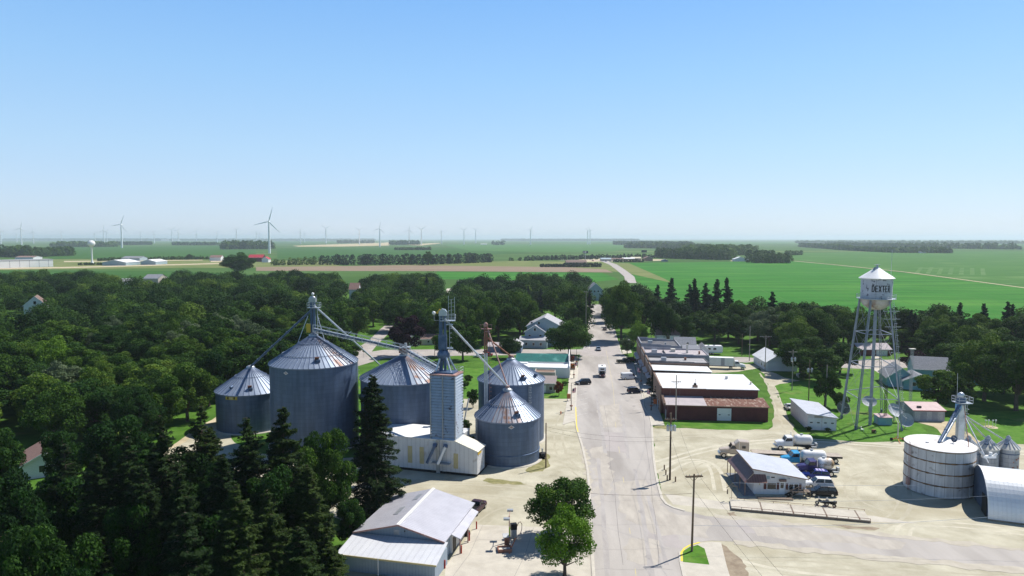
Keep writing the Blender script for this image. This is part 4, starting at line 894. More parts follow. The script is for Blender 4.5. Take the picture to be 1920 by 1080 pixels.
for i, (x, y, l) in enumerate(((893.5,988,'farthest from the lens, beside the canopy edge'),(880,1010,'second from the canopy edge'),(865,1034,'beside the station doorway'),(834,1062,'nearest the lean-to front'))):
    b = MB(); b.tube((0,0,0),(0,0,1.15),.11,None,10); b.ball(0,0,1.15,.11,None,.08,10)
    tag(b.build('bollard', M['redp'], None, G(x,y+4)), 'red steel bollard, '+l, 'bollard', 'red bollards by the filling station')
# forecourt
lp = thing('forecourt_lamp', 'twin headed lamp post standing beside the fuel pump', 'lamp post', G(955,1016))
zt = ZT(955,1016,967)
b = MB(); b.tube((0,0,0),(0,0,zt),.09,.07,8); b.bar((0,0,zt),(.12,1.5,zt+.1),.08,.08,0); b.bar((0,0,zt),(-.35,-1.4,zt+.1),.08,.08,0); b.build('pole', M['rust_pink'], lp)
for (x, y) in ((.12,1.7),(-.4,-1.5)):
    b = MB(); b.box(x-.45,x+.45,y-.3,y+.3,zt+.02,zt+.28,0); b.box(x-.35,x+.35,y-.22,y+.22,zt-.02,zt+.02,1); b.build('lamp_head', [M['steel'], M['black']], lp)
b = MB(); b.box(-.06,.14,-.15,-.1,.9,2.3,0); b.build('sign_board', mat('lime paint',(.45,.62,.08),rough=.6), lp)
pmp = thing('fuel_pump', 'dark cabinet fuel pump with a red looped hose on the forecourt', 'fuel pump', G(963,1008), radians(15))
b = MB(); b.box(-.45,.45,-.35,.35,0,.25,1); b.box(-.42,.42,-.3,.3,.25,1.3,2); b.box(-.46,.46,-.33,.33,1.3,2.2,0); b.build('cabinet', [M['black'], M['concrete'], M['steel']], pmp)
b = MB(); pts = [(.46,0,1.5),(.8,.1,2.2),(1.1,.1,2.3),(1.3,0,1.9),(1.25,-.1,1.2),(1.0,-.2,.6),(.6,-.2,.4)]; b.path(pts,.05,6); b.build('hose', M['rust_pink'], pmp)
b = MB(); b.box(.42,.5,-.2,.2,1.35,1.9,0); b.build('nozzle', M['redp'], pmp)
pl = thing('planter_tub', 'reddish square tub with pale filling below the fuel pump', 'planter', G(946,1033), .1)
b = MB()
for (x0,x1,y0,y1) in ((-1,1,-.7,-.55),(-1,1,.55,.7),(-1,-.85,-.55,.55),(.85,1,-.55,.55)): b.box(x0,x1,y0,y1,0,.5,0)
b.build('rim', M['rust'], pl); b = MB(); b.box(-.85,.85,-.55,.55,0,.3,0); b.build('filling', M['offwhite'], pl)
cn = thing('fuel_console', 'small grey console with a pale screen between pump and tub', 'fuel console', G(950,1024), .2)
b = MB(); b.box(-.3,.35,-.25,.25,0,1.5,0); b.build('cabinet', M['rust'], cn); b = MB(); b.at(0,0,1.6,0,0,.5); b.box(-.6,.3,-.4,.35,-.05,.12,0); b.build('screen_hood', M['steel'], cn)
b = MB(); pts = [G(968,1005,.1), G(963,1018,.06), G(958,1028,.06), G(955,1038,.06)]; b.path(pts,.07,6); tag(b.build('air_hose', M['orange']), 'orange hose lying along the concrete beside the pump', 'hose')

# ---------------------------------------------------------------- round white bin, small bins, arched building
M['oldwhite'] = sheeted('old white staves', (.54,.54,.55), (.62,.62,.625), (.22,.20,.19), bw=1.45, bh=60, rough=.6, metal=.05, rust=(.22,.20,.19), rl=.60, rh=.72, corr=.4)
M['mould'] = mat('moss and rust band', (.07,.055,.035), (.28,.15,.07), scale=1.5, rough=.95, detail=8)
RW = 5.5; YW = 121.8; XW = AT(1760, 880, YW).x; zW = AT(1760, 831, YW).z
wb = thing('storage_bin', 'squat round white bin with three rusty bands and a flat lid', 'bin', (XW, YW, 0))
nb = 4; b = MB()
for i in range(nb):
    z0 = .1+(zW-.1)*i/nb; z1 = .1+(zW-.1)*(i+1)/nb; b.lathe([(RW+.03,z0+.06),(RW,z1-.06)], 72, 0)
b.build('wall', M['oldwhite'], wb)
for i in (1,2,3):
    z0 = .1+(zW-.1)*i/nb; b = MB(); n = 72; rg = random.Random(i)
    pr = [RW+.05+rg.uniform(0,.09) for _ in range(n)]; hh = [rg.uniform(.10,.24) for _ in range(n)]
    vs = []; fs = []
    for k in range(n):
        t = 2*pi*k/n
        for (rr, zz_) in ((RW-.02,z0+hh[k]*.6),(pr[k],z0+hh[k]*.35),(pr[k],z0-hh[k]*.6),(RW-.02,z0-hh[k])): vs.append((rr*cos(t),rr*sin(t),zz_))
    for k in range(n):
        k2 = (k+1) % n
        for j in range(3): fs.append((k*4+j,k2*4+j,k2*4+j+1,k*4+j+1)[::-1])
    b.add(vs, fs, 0); b.build('band', M['mould'], wb)
b = MB(); b.lathe([(RW+.12,zW-.12),(RW+.14,zW+.02),(RW*.5,zW+.16),(.05,zW+.28)], 72, 0, False)
b.lathe([(RW+.13,zW-.25),(RW+.13,zW-.1)],72,1); b.build('lid', [mat('dusty white lid',(.66,.64,.62),(.78,.76,.74),scale=.6,rough=.7,c3=(.5,.46,.42),s3=.4,lo3=.55,hi3=.75), M['mould']], wb)
b = MB(); b.box(-2.6,-2.2,-.4,0,zW+.2,zW+.32,0); b.build('lid_hatch', M['steel'], wb)
b = MB(); a_ = radians(-62)
b.at(RW*cos(a_)+.03, RW*sin(a_)-.03, 0, a_+pi/2); b.box(-.5,.5,-.06,.03,.2,2.0,0); b.box(-.42,.42,-.09,-.06,.3,1.9,1); b.build('door', [M['steel'], M['white']], wb)
b = MB(); a_ = radians(186); x, y = (RW+.25)*cos(a_), (RW+.25)*sin(a_)
for s_ in (-.2,.2): b.tube((x,y+s_,0),(x,y+s_,zW+.5),.035,None,5)
for k in range(22): b.tube((x,y-.2,.4+k*.38),(x,y+.2,.4+k*.38),.025,None,4)
b.box(x-.3,x+.1,y-.3,y+.3,1.0,2.2,0); b.build('ladder', M['rust_pink'], wb)
# satellite dish on the lid
def dish(name, label, pos, r, el, az, m, mast=1.2, cat='satellite dish', group=None, loc=None):
    t = thing(name, label, cat, pos, az, group); b = MB()
    prof = [(r*k/6, .32*r*(k/6)**2) for k in range(7)]
    b.M = Matrix.Translation((0,0,mast+r*.6)) @ Matrix.Rotation(el, 4, 'X')
    b.lathe([(max(p[0],.01), p[1]) for p in prof], 24, 0); b.lathe([(max(p[0],.01), p[1]-.04) for p in prof[::-1]], 24, 0)
    b.build('reflector', m, t)
    b = MB(); b.tube((0,0,0),(0,0,mast+r*.55),.09*r/1.5+.03,None,8); b.M = Matrix.Translation((0,0,mast+r*.6)) @ Matrix.Rotation(el, 4, 'X')
    for k in range(3): b.tube((r*.8*cos(k*2.1),r*.8*sin(k*2.1),.25*r),(0,0,r*.8),.03,None,4)
    b.tube((0,0,r*.7),(0,0,r*.9),.12,None,8); b.build('mast', M['steel'], t); return t
M['dish'] = mat('dish grey', (.33,.36,.39), (.40,.43,.46), scale=2, rough=.6)
M['dish_mesh'] = mat('dark mesh dish', (.10,.11,.10), (.15,.16,.14), scale=2, rough=.7)
dish('satellite_dish', 'small dark dish standing on the lid of the round white bin', (AT(1788,812,YW-.5).x, YW-.5, zW+.1), .62, radians(75), radians(8), mat('navy dish',(.04,.07,.13),rough=.6), .5, group=None)
# small bins
YS = 130.5
for i, (px, l, yy) in enumerate(((1815,'left of three small silver bins, partly behind the round white bin',131.5),(1851.5,'middle one of three small silver bins with a vent cap',YS),(1889,'right of three small silver bins, patched with dark marks',YS))):
    x = AT(px, 860, yy).x; r_ = rad(18, yy, 860); z0 = zz(px, 837, yy); z1 = zz(px, 823, yy)
    t = thing('hopper_bin', l, 'small bin', (x, yy, 0), 0, 'small silver bins beside the arched building')
    b = MB(); b.lathe([(r_,.1),(r_,z0)], 36, 0); b.build('wall', M['binwall2'], t)
    bin_roof('roof', t, r_, z0, z1, 16, M['creamroof'], M['galv'], .35, None, .15)
    b = MB(); b.at(-r_*.4, -r_*.35, z0+.35, .4); b.box(-.35,.35,-.3,.3,0,.55,0); b.build('roof_vent', M['blue_steel'], t)
    b = MB(); b.lathe([(r_+.01,z0-1.2),(r_+.06,z0-1.15),(r_+.06,z0-1.05),(r_+.01,z0-1.0)],36,0); b.build('hoop', M['blue_steel'], t)
    if i == 2:
        b = MB(); rg = random.Random(4)
        for _ in range(9):
            a = radians(rg.uniform(255,300)); zq = rg.uniform(z0-3.8, z0-1.4); s_ = rg.uniform(.08,.17); b.at((r_+.02)*cos(a),(r_+.02)*sin(a),zq,a+pi/2); b.quad((-s_,-.01,-s_),(s_,-.01,-s_),(s_,-.01,s_),(-s_,-.01,s_),0)
        b.build('paint_patch', M['rust'], t)
# leg
YK = 127.5; xk = AT(1801, 780, YK).x; zk = zz(1800, 756, YK)
t = thing('bucket_elevator', 'pale grey bucket elevator with a railed top above the round white bin', 'grain elevator', (xk, YK, 0), 0)
b = MB(); b.box(-.55,.55,-.45,.45,0,zk,0); b.build('leg_casing', M['galv'], t)
b = MB(); b.ball(-.1,0,zk+1.5,.62,.55,.6,12,0); b.lathe([(.75,zk-.2),(.85,zk+.5),(.6,zk+1.2)],10,1); b.build('head', [M['galv'], M['blue_steel']], t)
b = MB(); rail_deck(b, .2, 0, zk+.2, 2.6, 2.2, 0); b.tube((-.6,.3,zk),(-.7,.3,zk+5.6),.04,None,5); caged_ladder(b, .9, -.2, 2, zk, 0, 0); b.build('platform', M['galv'], t)
o_ = (xk, YK, 0)
pa = AT(1761, 822, YW-.6); pa.z = zW+.3
spout(t, (xk-.6, YK-.3, zk-.4), pa, .26, 'blue_steel', o_); spout(t, (xk-.5, YK-.5, zk-1.2), pa+Vector((.6,.2,0)), .2, 'galv', o_, clamp=False)
b = MB(); b.box(-.9,-.2,-.5,.3,zk-1.1,zk-.1,0); b.build('distributor', mat('light blue paint',(.15,.34,.55),rough=.5), t)
for (px, py, yy, rr) in ((1848,821,YS,.13),(1880,823,YS,.14),(1853,868,119,.12),(1814,817,131,.1)):
    q = AT(px, py, yy); spout(t, (xk+.5, YK-.2, zk-2.2), q, rr, 'galv', o_, clamp=False)
q = AT(1817,842,YW-3); spout(t, (xk+.3, YK-.4, zk-.2), q, .06, 'rust', o_, clamp=False)
# arched steel building
qa = radians(-22); RQ = 6.5; q0 = G(1850, 976); q0.x += .3
M['arch'] = ribbed('bright arched steel', (.66,.68,.70), (.74,.75,.76), .6, 0, rough=.4, metal=.2, dark=.95, depth=.02, rust=(.45,.40,.36), rlo=.66, rhi=.85, rscale=.3)
qd = (-sin(qa), cos(qa))
qc = (q0.x+qd[0]*RQ, q0.y+qd[1]*RQ)
qn = thing('arched_building', 'shiny half round steel storage building cut by the frame edge', 'building', (qc[0], qc[1], 0), qa)
b = MB(); Lq = 26; n = 28
P = [(RQ*cos(pi*i/n)*-1, RQ*1.0*sin(pi*i/n)) for i in range(n+1)]
for i in range(n):
    (a, c), (d, e) = P[i], P[i+1]
    b.add([(0,a,c+.25),(Lq,a,c+.25),(Lq,d,e+.25),(0,d,e+.25)], [(0,1,2,3)], 0, None, True)
b.build('shell', M['arch'], qn)
b = MB(); b.add([(.06,a,c+.25) for a, c in P], [tuple(range(n,-1,-1))], 0); b.build('end_wall', M['blue_steel'], qn)
b = MB(); b.box(-.05,.02,-RQ*.78,-RQ*.32,0,3.2,0); b.build('doorway', M['black'], qn)
b = MB()
for i in range(n):
    (a, c), (d, e) = P[i], P[i+1]; b.add([(-.12,a*1.012,c*1.012+.25),(-.12,d*1.012,e*1.012+.25),(.1,d*1.012,e*1.012+.25),(.1,a*1.012,c*1.012+.25)], [(3,2,1,0)], 0)
b.build('edge_trim', M['white'], qn)
b = MB(); b.box(-.1,Lq,-RQ-.12,-RQ+.1,0,.26,0); b.box(-.1,Lq,RQ-.1,RQ+.12,0,.26,0); b.build('footing', M['stain'], qn)
b = MB(); q = AT(1853,872,118.5)
b.box(-1.1,1.1,-.35,.35,-.3,.1,0); b.tube((-.7,0,0),(-1.5,.2,.8),.2,None,8,1); b.tube((.3,0,0),(.3,0,.7),.28,None,8,0); b.tube((.9,0,.1),(1.4,0,.4),.2,None,8,0)
tag(b.build('fill_conveyor', [M['white'], M['steel']], None, (q.x, q.y, RQ+.55)), 'pale filling machinery sitting on top of the arched building', 'machine')

# ---------------------------------------------------------------- water tower
M['tank'] = mat('chalky white tank paint', (.42,.44,.50), (.52,.54,.60), scale=.6, rough=.6, metal=.05, c3=(.12,.12,.16), s3=1.0, lo3=.585, hi3=.65)
M['tankroof'] = mat('clean white tank roof', (.76,.76,.76), (.82,.81,.80), scale=.6, rough=.5)
M['tankbowl'] = mat('rusty tank bowl', (.44,.41,.41), (.58,.55,.54), scale=.8, rough=.65, c3=(.24,.15,.11), s3=.6, lo3=.5, hi3=.66, st3=(1,1,.3))
wc = G(1631, 797); YT_ = wc.y
def tz(px, py): return AT(px, py, YT_).z
xt_ = AT(1642, 540, YT_).x
zr0, zr1, ztop = tz(1642,559.5), tz(1642,521), tz(1642,500.5); Rt = rad(26.8, YT_, 540)
zbowl = tz(1642,581)
wt = thing('water_tower', 'tall old white water tower on braced legs reading DEXTER', 'water tower', (wc.x, wc.y, 0))
xo = xt_-wc.x
xo = 0.35
b = MB(); b.lathe([(Rt,zr0),(Rt,zr1)],48,0,cx=xo); b.build('tank', M['tank'], wt)
b = MB(); b.lathe([(Rt+.45,zr1-.15),(Rt+.5,zr1),(.3,ztop-.1),(.05,ztop)],48,0,False,cx=xo); b.lathe([(Rt+.45,zr1-.15),(Rt-.05,zr1-.1)],48,0,cx=xo); b.build('roof', M['tankroof'], wt)
b = MB(); b.tube((xo,0,ztop-.1),(xo,0,ztop+.5),.25,None,8); b.bar((xo-.7,0,ztop+.5),(xo+.6,0,ztop+.62),.5,.08,0); b.bar((xo-1.1,-.5,ztop-.75),(xo-.5,-.3,ztop-.1),.5,.3,0); b.build('roof_vent', M['steel'], wt)
b = MB(); hb = zr0-zbowl; b.lathe([(Rt*cos(t*pi/16), zr0-hb*sin(t*pi/16)) for t in range(9)],48,0,cx=xo); b.build('bowl', M['tankbowl'], wt)
b = MB(); 
b.lathe([(Rt+.05,zr0-.05),(Rt+.85,zr0-.05),(Rt+.85,zr0+.05),(Rt+.05,zr0+.05)],48,0,False,cx=xo)
for hh in (.5,1.0):
    b.lathe([(Rt+.81,zr0+hh-.03),(Rt+.85,zr0+hh),(Rt+.81,zr0+hh+.03)],40,0,cx=xo)
for k in range(24):
    a = 2*pi*k/24; b.tube((xo+(Rt+.83)*cos(a),(Rt+.83)*sin(a),zr0),(xo+(Rt+.83)*cos(a),(Rt+.83)*sin(a),zr0+1.0),.03,None,4)
b.build('balcony', M['galv'], wt)
feet = [(1577,785),(1604.5,806),(1691,808),(1653,773)]
M['leg'] = mat('tower leg steel', (.22,.25,.31), (.31,.34,.40), scale=.8, rough=.5, metal=.3)
fp = []
for i, (fx, fy) in enumerate(feet):
    g_ = G(fx, fy); fp.append(Vector((g_.x-wc.x, g_.y-wc.y, 0)))
Mc = sum(fp, Vector((0,0,0)))/4
fr_ = sum((p-Mc).length for p in fp)/4
angs = [radians(a) for a in (180+25, 270+5, 0-5, 90-5)]
fp2 = []
for i, p in enumerate(fp):
    fp2.append(p)
tops = []
for i, p in enumerate(fp2):
    a = atan2(p.y-Mc.y, p.x-Mc.x); tops.append(Vector((xo+(Rt+.1)*cos(a), (Rt+.1)*sin(a), zr0-.3)))
for p, q in zip(fp2, tops):
    b = MB(); d = (q-p); s1 = d.cross(Vector((0,0,1))).normalized()*.21; s2 = s1.cross(d).normalized()*.21
    for sg_ in (-1, 1): b.bar(p+s1*sg_, q+s1*sg_*.8, .11, .30, 0)
    for k in range(34):
        a0 = p.lerp(q, k/34); a1 = p.lerp(q, (k+1)/34); sg_ = 1 if k % 2 else -1; b.bar(a0+s1*sg_, a1-s1*sg_, .05, .05, 0)
    b.bar(p+Vector((0,0,-.1)), p.lerp(q,.03), .5, .5, 1)
    b.build('leg', [M['leg'], mat('leg base blue',(.06,.16,.34),rough=.5) if i == -1 else M['blue_steel']], wt)
order = sorted(range(4), key=lambda i: atan2(fp2[i].y-Mc.y, fp2[i].x-Mc.x))
b = MB(); lv = [.0,.24,.49,.74,.99]
for k in range(4):
    i, j = order[k], order[(k+1) % 4]
    for f in lv[1:4]: b.bar(fp2[i].lerp(tops[i],f), fp2[j].lerp(tops[j],f), .16, .16)
    for f0, f1 in zip(lv, lv[1:]):
        b.tube(fp2[i].lerp(tops[i],f0), fp2[j].lerp(tops[j],f1), .028, None, 4); b.tube(fp2[j].lerp(tops[j],f0), fp2[i].lerp(tops[i],f1), .028, None, 4)
b.build('cross_bracing', M['leg'], wt)
b = MB(); b.tube((0,0,0),(xo,0,zbowl+.3),.36,.36,16); b.build('riser_pipe', M['leg'], wt)
b = MB(); i = 2; p, q = fp2[i], tops[i]; off = Vector((.7,-.1,0))
n_ = 60
for k in range(n_):
    c = p.lerp(q, .12+.88*k/n_)+off; b.tube(c-Vector((.2,0,0)), c+Vector((.2,0,0)), .025, None, 4)
    if k % 3 == 0:
        for u in range(6):
            t0, t1 = -pi/2+pi*u/6, -pi/2+pi*(u+1)/6; b.tube(c+Vector((.4*cos(t0)+.05,.4*sin(t0),0)), c+Vector((.4*cos(t1)+.05,.4*sin(t1),0)), .025, None, 4)
for s_ in (-.2,.2): b.tube(p.lerp(q,.12)+off+Vector((s_,0,0)), q+off+Vector((s_,0,0)), .035, None, 4)
for f in (.80,.86,.92): 
    c = p.lerp(q,f)+off
    b.bar(c+Vector((-2.5,0,0)), c+Vector((1.3,0,0)), .08, .08)
b.build('caged_ladder', M['galv'], wt)
b = MB(); b.tube((xo+Rt*1.0,.2,zr0),(xo+Rt*1.0+.1,.2,ztop+4.0),.04,None,5); b.tube((xo+Rt*1.08,-.2,zr0),(xo+Rt*1.08,-.2,zr1+.6),.05,None,5); b.box(xo+Rt+.2,xo+Rt+.45,-.2,.1,zr1-1.8,zr1-.6,0); b.build('antenna', M['galv'], wt)
# lettering: block strokes wrapped on the tank
L5 = {'D':[(0,0,0,1),(0,1,.6,1),(0,0,.6,0),(.6,1,.85,.75),(.6,0,.85,.25),(.85,.25,.85,.75)],'E':[(0,0,0,1),(0,1,.8,1),(0,.5,.65,.5),(0,0,.8,0)],'X':[(0,0,.85,1),(0,1,.85,0)],
      'T':[(.42,0,.42,1),(0,1,.85,1)],'R':[(0,0,0,1),(0,1,.65,1),(0,.5,.65,.5),(.65,1,.8,.85),(.8,.85,.8,.65),(.8,.65,.65,.5),(.4,.5,.85,0)]}
b = MB(); hgt = 1.35; wd = .50; x_ = .0; zt0_ = tz(1648,545.2); st = .20
a_start = -pi/2 - atan2(wc.x, wc.y) + math.asin((1635.0-1642)/26.8)
def wrap(u, v, rr): a = a_start+u/Rt; return (xo+rr*cos(a), rr*sin(a), zt0_+v)
for ch in 'DEXTER':
    for (x0,z0,x1,z1) in L5[ch]:
        p0 = (x_+x0*wd, z0*hgt); p1 = (x_+x1*wd, z1*hgt); dx, dz = p1[0]-p0[0], p1[1]-p0[1]; l = hypot(dx,dz); dx/=l; dz/=l
        p0 = (p0[0]-dx*st/2, p0[1]-dz*st/2); p1 = (p1[0]+dx*st/2, p1[1]+dz*st/2); nx, nz = -dz*st/2, dx*st/2
        k = 4; vs = []
        for j in range(k+1):
            cx, cz = p0[0]+(p1[0]-p0[0])*j/k, p0[1]+(p1[1]-p0[1])*j/k
            vs += [wrap(cx+nx, cz+nz, Rt+.03), wrap(cx-nx, cz-nz, Rt+.03)]
        b.add(vs, [(2*j,2*j+1,2*j+3,2*j+2) for j in range(k)], 0)
    x_ += wd+.22
b.build('lettering', M['black'], wt)
b = MB(); b.box(-.02,.02,-Rt-.02,-Rt+.02,zr0,zr1,0); b.at(0,0,0); bo = b.build('seam', M['black'], wt); bo.location = (xo,0,0); bo.rotation_euler = (0,0,radians(-29))
M['gablepanel'] = M['tan']
# ---------------------------------------------------------------- downtown blocks
PH = math.atan(.105)
M['brick'] = mat('dark red brick', (.10,.038,.032), (.16,.065,.05), scale=3, rough=.9, detail=8, stretch=(1,1,3))
M['brick_tan'] = mat('brown brick', (.20,.13,.095), (.28,.19,.14), scale=3, rough=.9, detail=8)
M['barnred'] = ribbed('dark red barn cladding', (.07,.012,.015), (.095,.02,.022), .35, 0, rough=.7, metal=0, dark=.8)
M['whiteroof'] = mat('white flat roof', (.70,.70,.70), (.78,.78,.77), scale=.25, rough=.6, c3=(.6,.6,.58), s3=.3, lo3=.55, hi3=.8)
M['greyroof'] = mat('grey flat roof', (.30,.30,.31), (.40,.39,.39), scale=.3, rough=.85, c3=(.24,.23,.23), s3=.5, lo3=.5, hi3=.8)
M['darkroof'] = mat('dark flat roof', (.09,.09,.10), (.14,.14,.15), scale=.5, rough=.85)
M['pinkroof'] = mat('weathered pinkish roof', (.40,.36,.37), (.47,.42,.42), scale=.6, rough=.8)
M['greywall'] = mat('grey rendered wall', (.26,.26,.29), (.33,.33,.36), scale=.6, rough=.85)
M['rustroof'] = mat('patchy rusted roof', (.13,.055,.038), (.20,.10,.075), scale=2.2, rough=.85, c3=(.33,.25,.20), s3=1.4, lo3=.5, hi3=.64, st3=(1.2,.5,1))
M['green'] = ribbed('teal green roof', (.01,.12,.10), (.016,.16,.13), .5, 0, rough=.45, metal=.2, dark=.8, rust=(.10,.30,.26), rlo=.55, rhi=.7, rscale=.25)
M['shingle_grey'] = mat('grey shingles', (.17,.18,.20), (.25,.26,.28), scale=2.5, rough=.9)
M['shingle_light'] = mat('light grey shingles', (.34,.34,.36), (.44,.44,.46), scale=2.5, rough=.9)
M['shingle_brown'] = mat('brown shingles', (.15,.10,.085), (.22,.155,.13), scale=2.5, rough=.9)
M['shingle_red'] = mat('reddish shingles', (.20,.12,.10), (.26,.165,.14), scale=2.5, rough=.9)
M['siding_white'] = ribbed('white siding', (.66,.67,.68), (.72,.72,.72), .3, 2, rough=.7, metal=0, dark=.88)
M['siding_blue'] = ribbed('pale blue siding', (.30,.39,.43), (.35,.43,.47), .3, 2, rough=.7, metal=0, dark=.88)
M['siding_teal'] = ribbed('light teal siding', (.20,.40,.48), (.24,.45,.53), .3, 2, rough=.7, metal=0, dark=.9)
M['siding_navy'] = ribbed('slate blue siding', (.10,.16,.24), (.13,.19,.28), .3, 2, rough=.7, metal=0, dark=.88)
M['siding_tan'] = ribbed('tan siding', (.40,.35,.30), (.46,.41,.35), .3, 2, rough=.7, metal=0, dark=.88)
M['siding_cream'] = ribbed('cream siding', (.55,.50,.36), (.60,.55,.41), .3, 2, rough=.7, metal=0, dark=.9)

def window(par, x, y, z, w=.9, h=1.2, face='y-', frame='white', shutters=None):
    """window standing 3 cm proud of a wall; face says which side it looks to"""
    b = MB(); c = MB()
    def bx(bb, a0, a1, z0, z1, d0, d1, m=0):
        if face == 'y-': bb.box(x+a0, x+a1, y-d1, y-d0, z+z0, z+z1, m)
        elif face == 'x-': bb.box(x-d1, x-d0, y+a0, y+a1, z+z0, z+z1, m)
        elif face == 'x+': bb.box(x+d0, x+d1, y+a0, y+a1, z+z0, z+z1, m)
    bx(b, -w/2-.09, w/2+.09, -.09, h+.09, .004, .05)
    o = b.build('window', M[frame], par); bx(c, -w/2, w/2, 0, h, .05, .07); c.build('pane', M['glass'], o)
    if shutters:
        for s_ in (-1, 1):
            d = MB(); bx(d, s_*(w/2+.38)-.24, s_*(w/2+.38)+.24, -.05, h+.05, .004, .05); d.build('shutter', M[shutters], par)
    return o
def door(par, x, y, z, w=1.0, h=2.05, face='y-', m='white', name='door'):
    b = MB()
    if face == 'y-': b.box(x-w/2, x+w/2, y-.06, y-.004, z, z+h, 0)
    elif face == 'x-': b.box(x-.06, x-.004, y-w/2, y+w/2, z, z+h, 0)
    else: b.box(x+.004, x+.06, y-w/2, y+w/2, z, z+h, 0)
    return b.build(name, M[m], par)
def gable(par, x0, x1, y0, y1, he, hr, mw, mr, along='y', over=.35, t=.14, trim='white', name_w='wall', name_r='roof'):
    """walls and pitched roof; ridge runs along y or x"""
    b = MB()
    if along == 'y':
        xm = (x0+x1)/2; b.prismy([(x0,0),(x1,0),(x1,he),(xm,hr-.1),(x0,he)], y0, y1, 0)
    else:
        ym = (y0+y1)/2; vs = [(x0,y0,0),(x0,y1,0),(x0,y1,he),(x0,ym,hr-.1),(x0,y0,he)]; n = 5; ws = [(x1,v[1],v[2]) for v in vs]
        b.add(vs+ws, [(0,5,6,1),(1,6,7,2),(2,7,8,3),(3,8,9,4),(4,9,5,0),(4,3,2,1,0),(5,6,7,8,9)][::1], 0)
        b.f = [f if i < len(b.f)-7 else f[::-1] for i, f in enumerate(b.f)]
    b.build(name_w, M[mw], par)
    b = MB(); o = over
    if along == 'y':
        xm = (x0+x1)/2; k = (hr-he)/(xm-x0); zl = he-k*o
        b.slab((x0-o,y0-o,zl+.1),(xm,y0-o,hr),(xm,y1+o,hr),(x0-o,y1+o,zl+.1),t,0); b.slab((xm,y0-o,hr),(x1+o,y0-o,zl+.1),(x1+o,y1+o,zl+.1),(xm,y1+o,hr),t,0)
        for (a, c) in (((x0-o,y0-o-.03,zl+.02),(xm,y0-o-.03,hr-.08)),((x1+o,y0-o-.03,zl+.02),(xm,y0-o-.03,hr-.08))): b.bar(a, c, .06, .2, 1)
    else:
        ym = (y0+y1)/2; k = (hr-he)/(ym-y0); zl = he-k*o
        b.slab((x0-o,y0-o,zl+.1),(x1+o,y0-o,zl+.1),(x1+o,ym,hr),(x0-o,ym,hr),t,0); b.slab((x0-o,ym,hr),(x1+o,ym,hr),(x1+o,y1+o,zl+.1),(x0-o,y1+o,zl+.1),t,0)
        b.bar((x0-o,y0-o-.03,zl),(x1+o,y0-o-.03,zl),.06,.16,1)
    b.build(name_r, [M[mr], M[trim]], par)
def flat(par, x0, x1, y0, y1, h, mw, mr, para=.5, step=None):
    b = MB(); b.box(x0, x1, y0, y1, 0, h, 0); b.build('wall', M[mw], par)
    b = MB(); b.box(x0+.3, x1-.3, y0+.3, y1-.3, h, h+.05, 0); b.build('roof', M[mr], par)
    b = MB(); p = para
    b.box(x0, x0+.3, y0, y1, h, h+p*1.6, 0); b.box(x1-.3, x1, y0+.3, y1-.3, h, h+p*.5, 0)
    k = 4
    for i in range(k):
        xa, xb = x0+.3+(x1-x0-.3)*i/k, x0+.3+(x1-x0-.3)*(i+1)/k; ph = p*(1.5-i*.3) if step else p
        b.box(xa, xb, y0, y0+.3, h, h+ph, 0); b.box(xa, xb, y1-.3, y1, h, h+ph, 0)
    b.build('parapet', M[step or mw], par)
def W_(px, py): g_ = G(px, py); return g_

# red barn-like building
g_ = Vector((38.0, 170.3, 0)); g_.x = G(1249.5, 786.8).x; g_.y = G(1249.5, 786.8).y
rb = thing('red_building', 'long dark red metal building with a rusty lean-to roof and a white door', 'building', g_, -PH)
Wd = (G(1440,792)-G(1249.5,786.8)).length
hf = ZT(1249.5, 787, 759)
b = MB(); b.prismy([(0,0),(Wd,0),(Wd,hf),(0,hf+.0)], 0, 6.2, 0); b.build('wall', M['barnred'], rb)
yb = 6.2; hb_ = hf+.9
b = MB(); b.slab((-.2,-.35,hf+.02),(Wd*.40,-.35,hf+.02),(Wd*.40,yb,hb_),(-.2,yb,hb_),.12,0); b.slab((Wd*.40,-.35,hf+.02),(Wd+.3,-.35,hf+.02),(Wd+.3,yb,hb_),(Wd*.40,yb,hb_),.12,1)
b.bar((-.2,-.4,hf-.04),(Wd+.3,-.4,hf-.04),.08,.2,2); b.build('roof', [M['pinkroof'], M['rustroof'], M['brick_tan']], rb)
b = MB()
for i in range(8): b.box(-.75+.0, -.2, .2+i*.75, .75+i*.75, hf-.3+i*.12, hf+.45+i*.13, 0)
b.build('stepped_wall', M['brick_tan'], rb)
dx = (G(1356,788)-g_).length; b = MB(); b.box(dx-1.7, dx+1.7, -.06, -.004, 0.15, 3.2, 0); o = b.build('garage_door', M['siding_white'], rb)
b = MB(); b.box(dx-1.35,dx-.85,-.08,-.06,1.5,1.7,0); b.build('pane', M['glass'], o); b = MB(); b.box(dx+.85,dx+1.35,-.08,-.06,1.5,1.7,0); b.build('pane', M['glass'], o)
b = MB(); b.box(-.06,-.004,.9,2.0,.1,2.2,0); b.build('door', M['siding_blue'], rb)
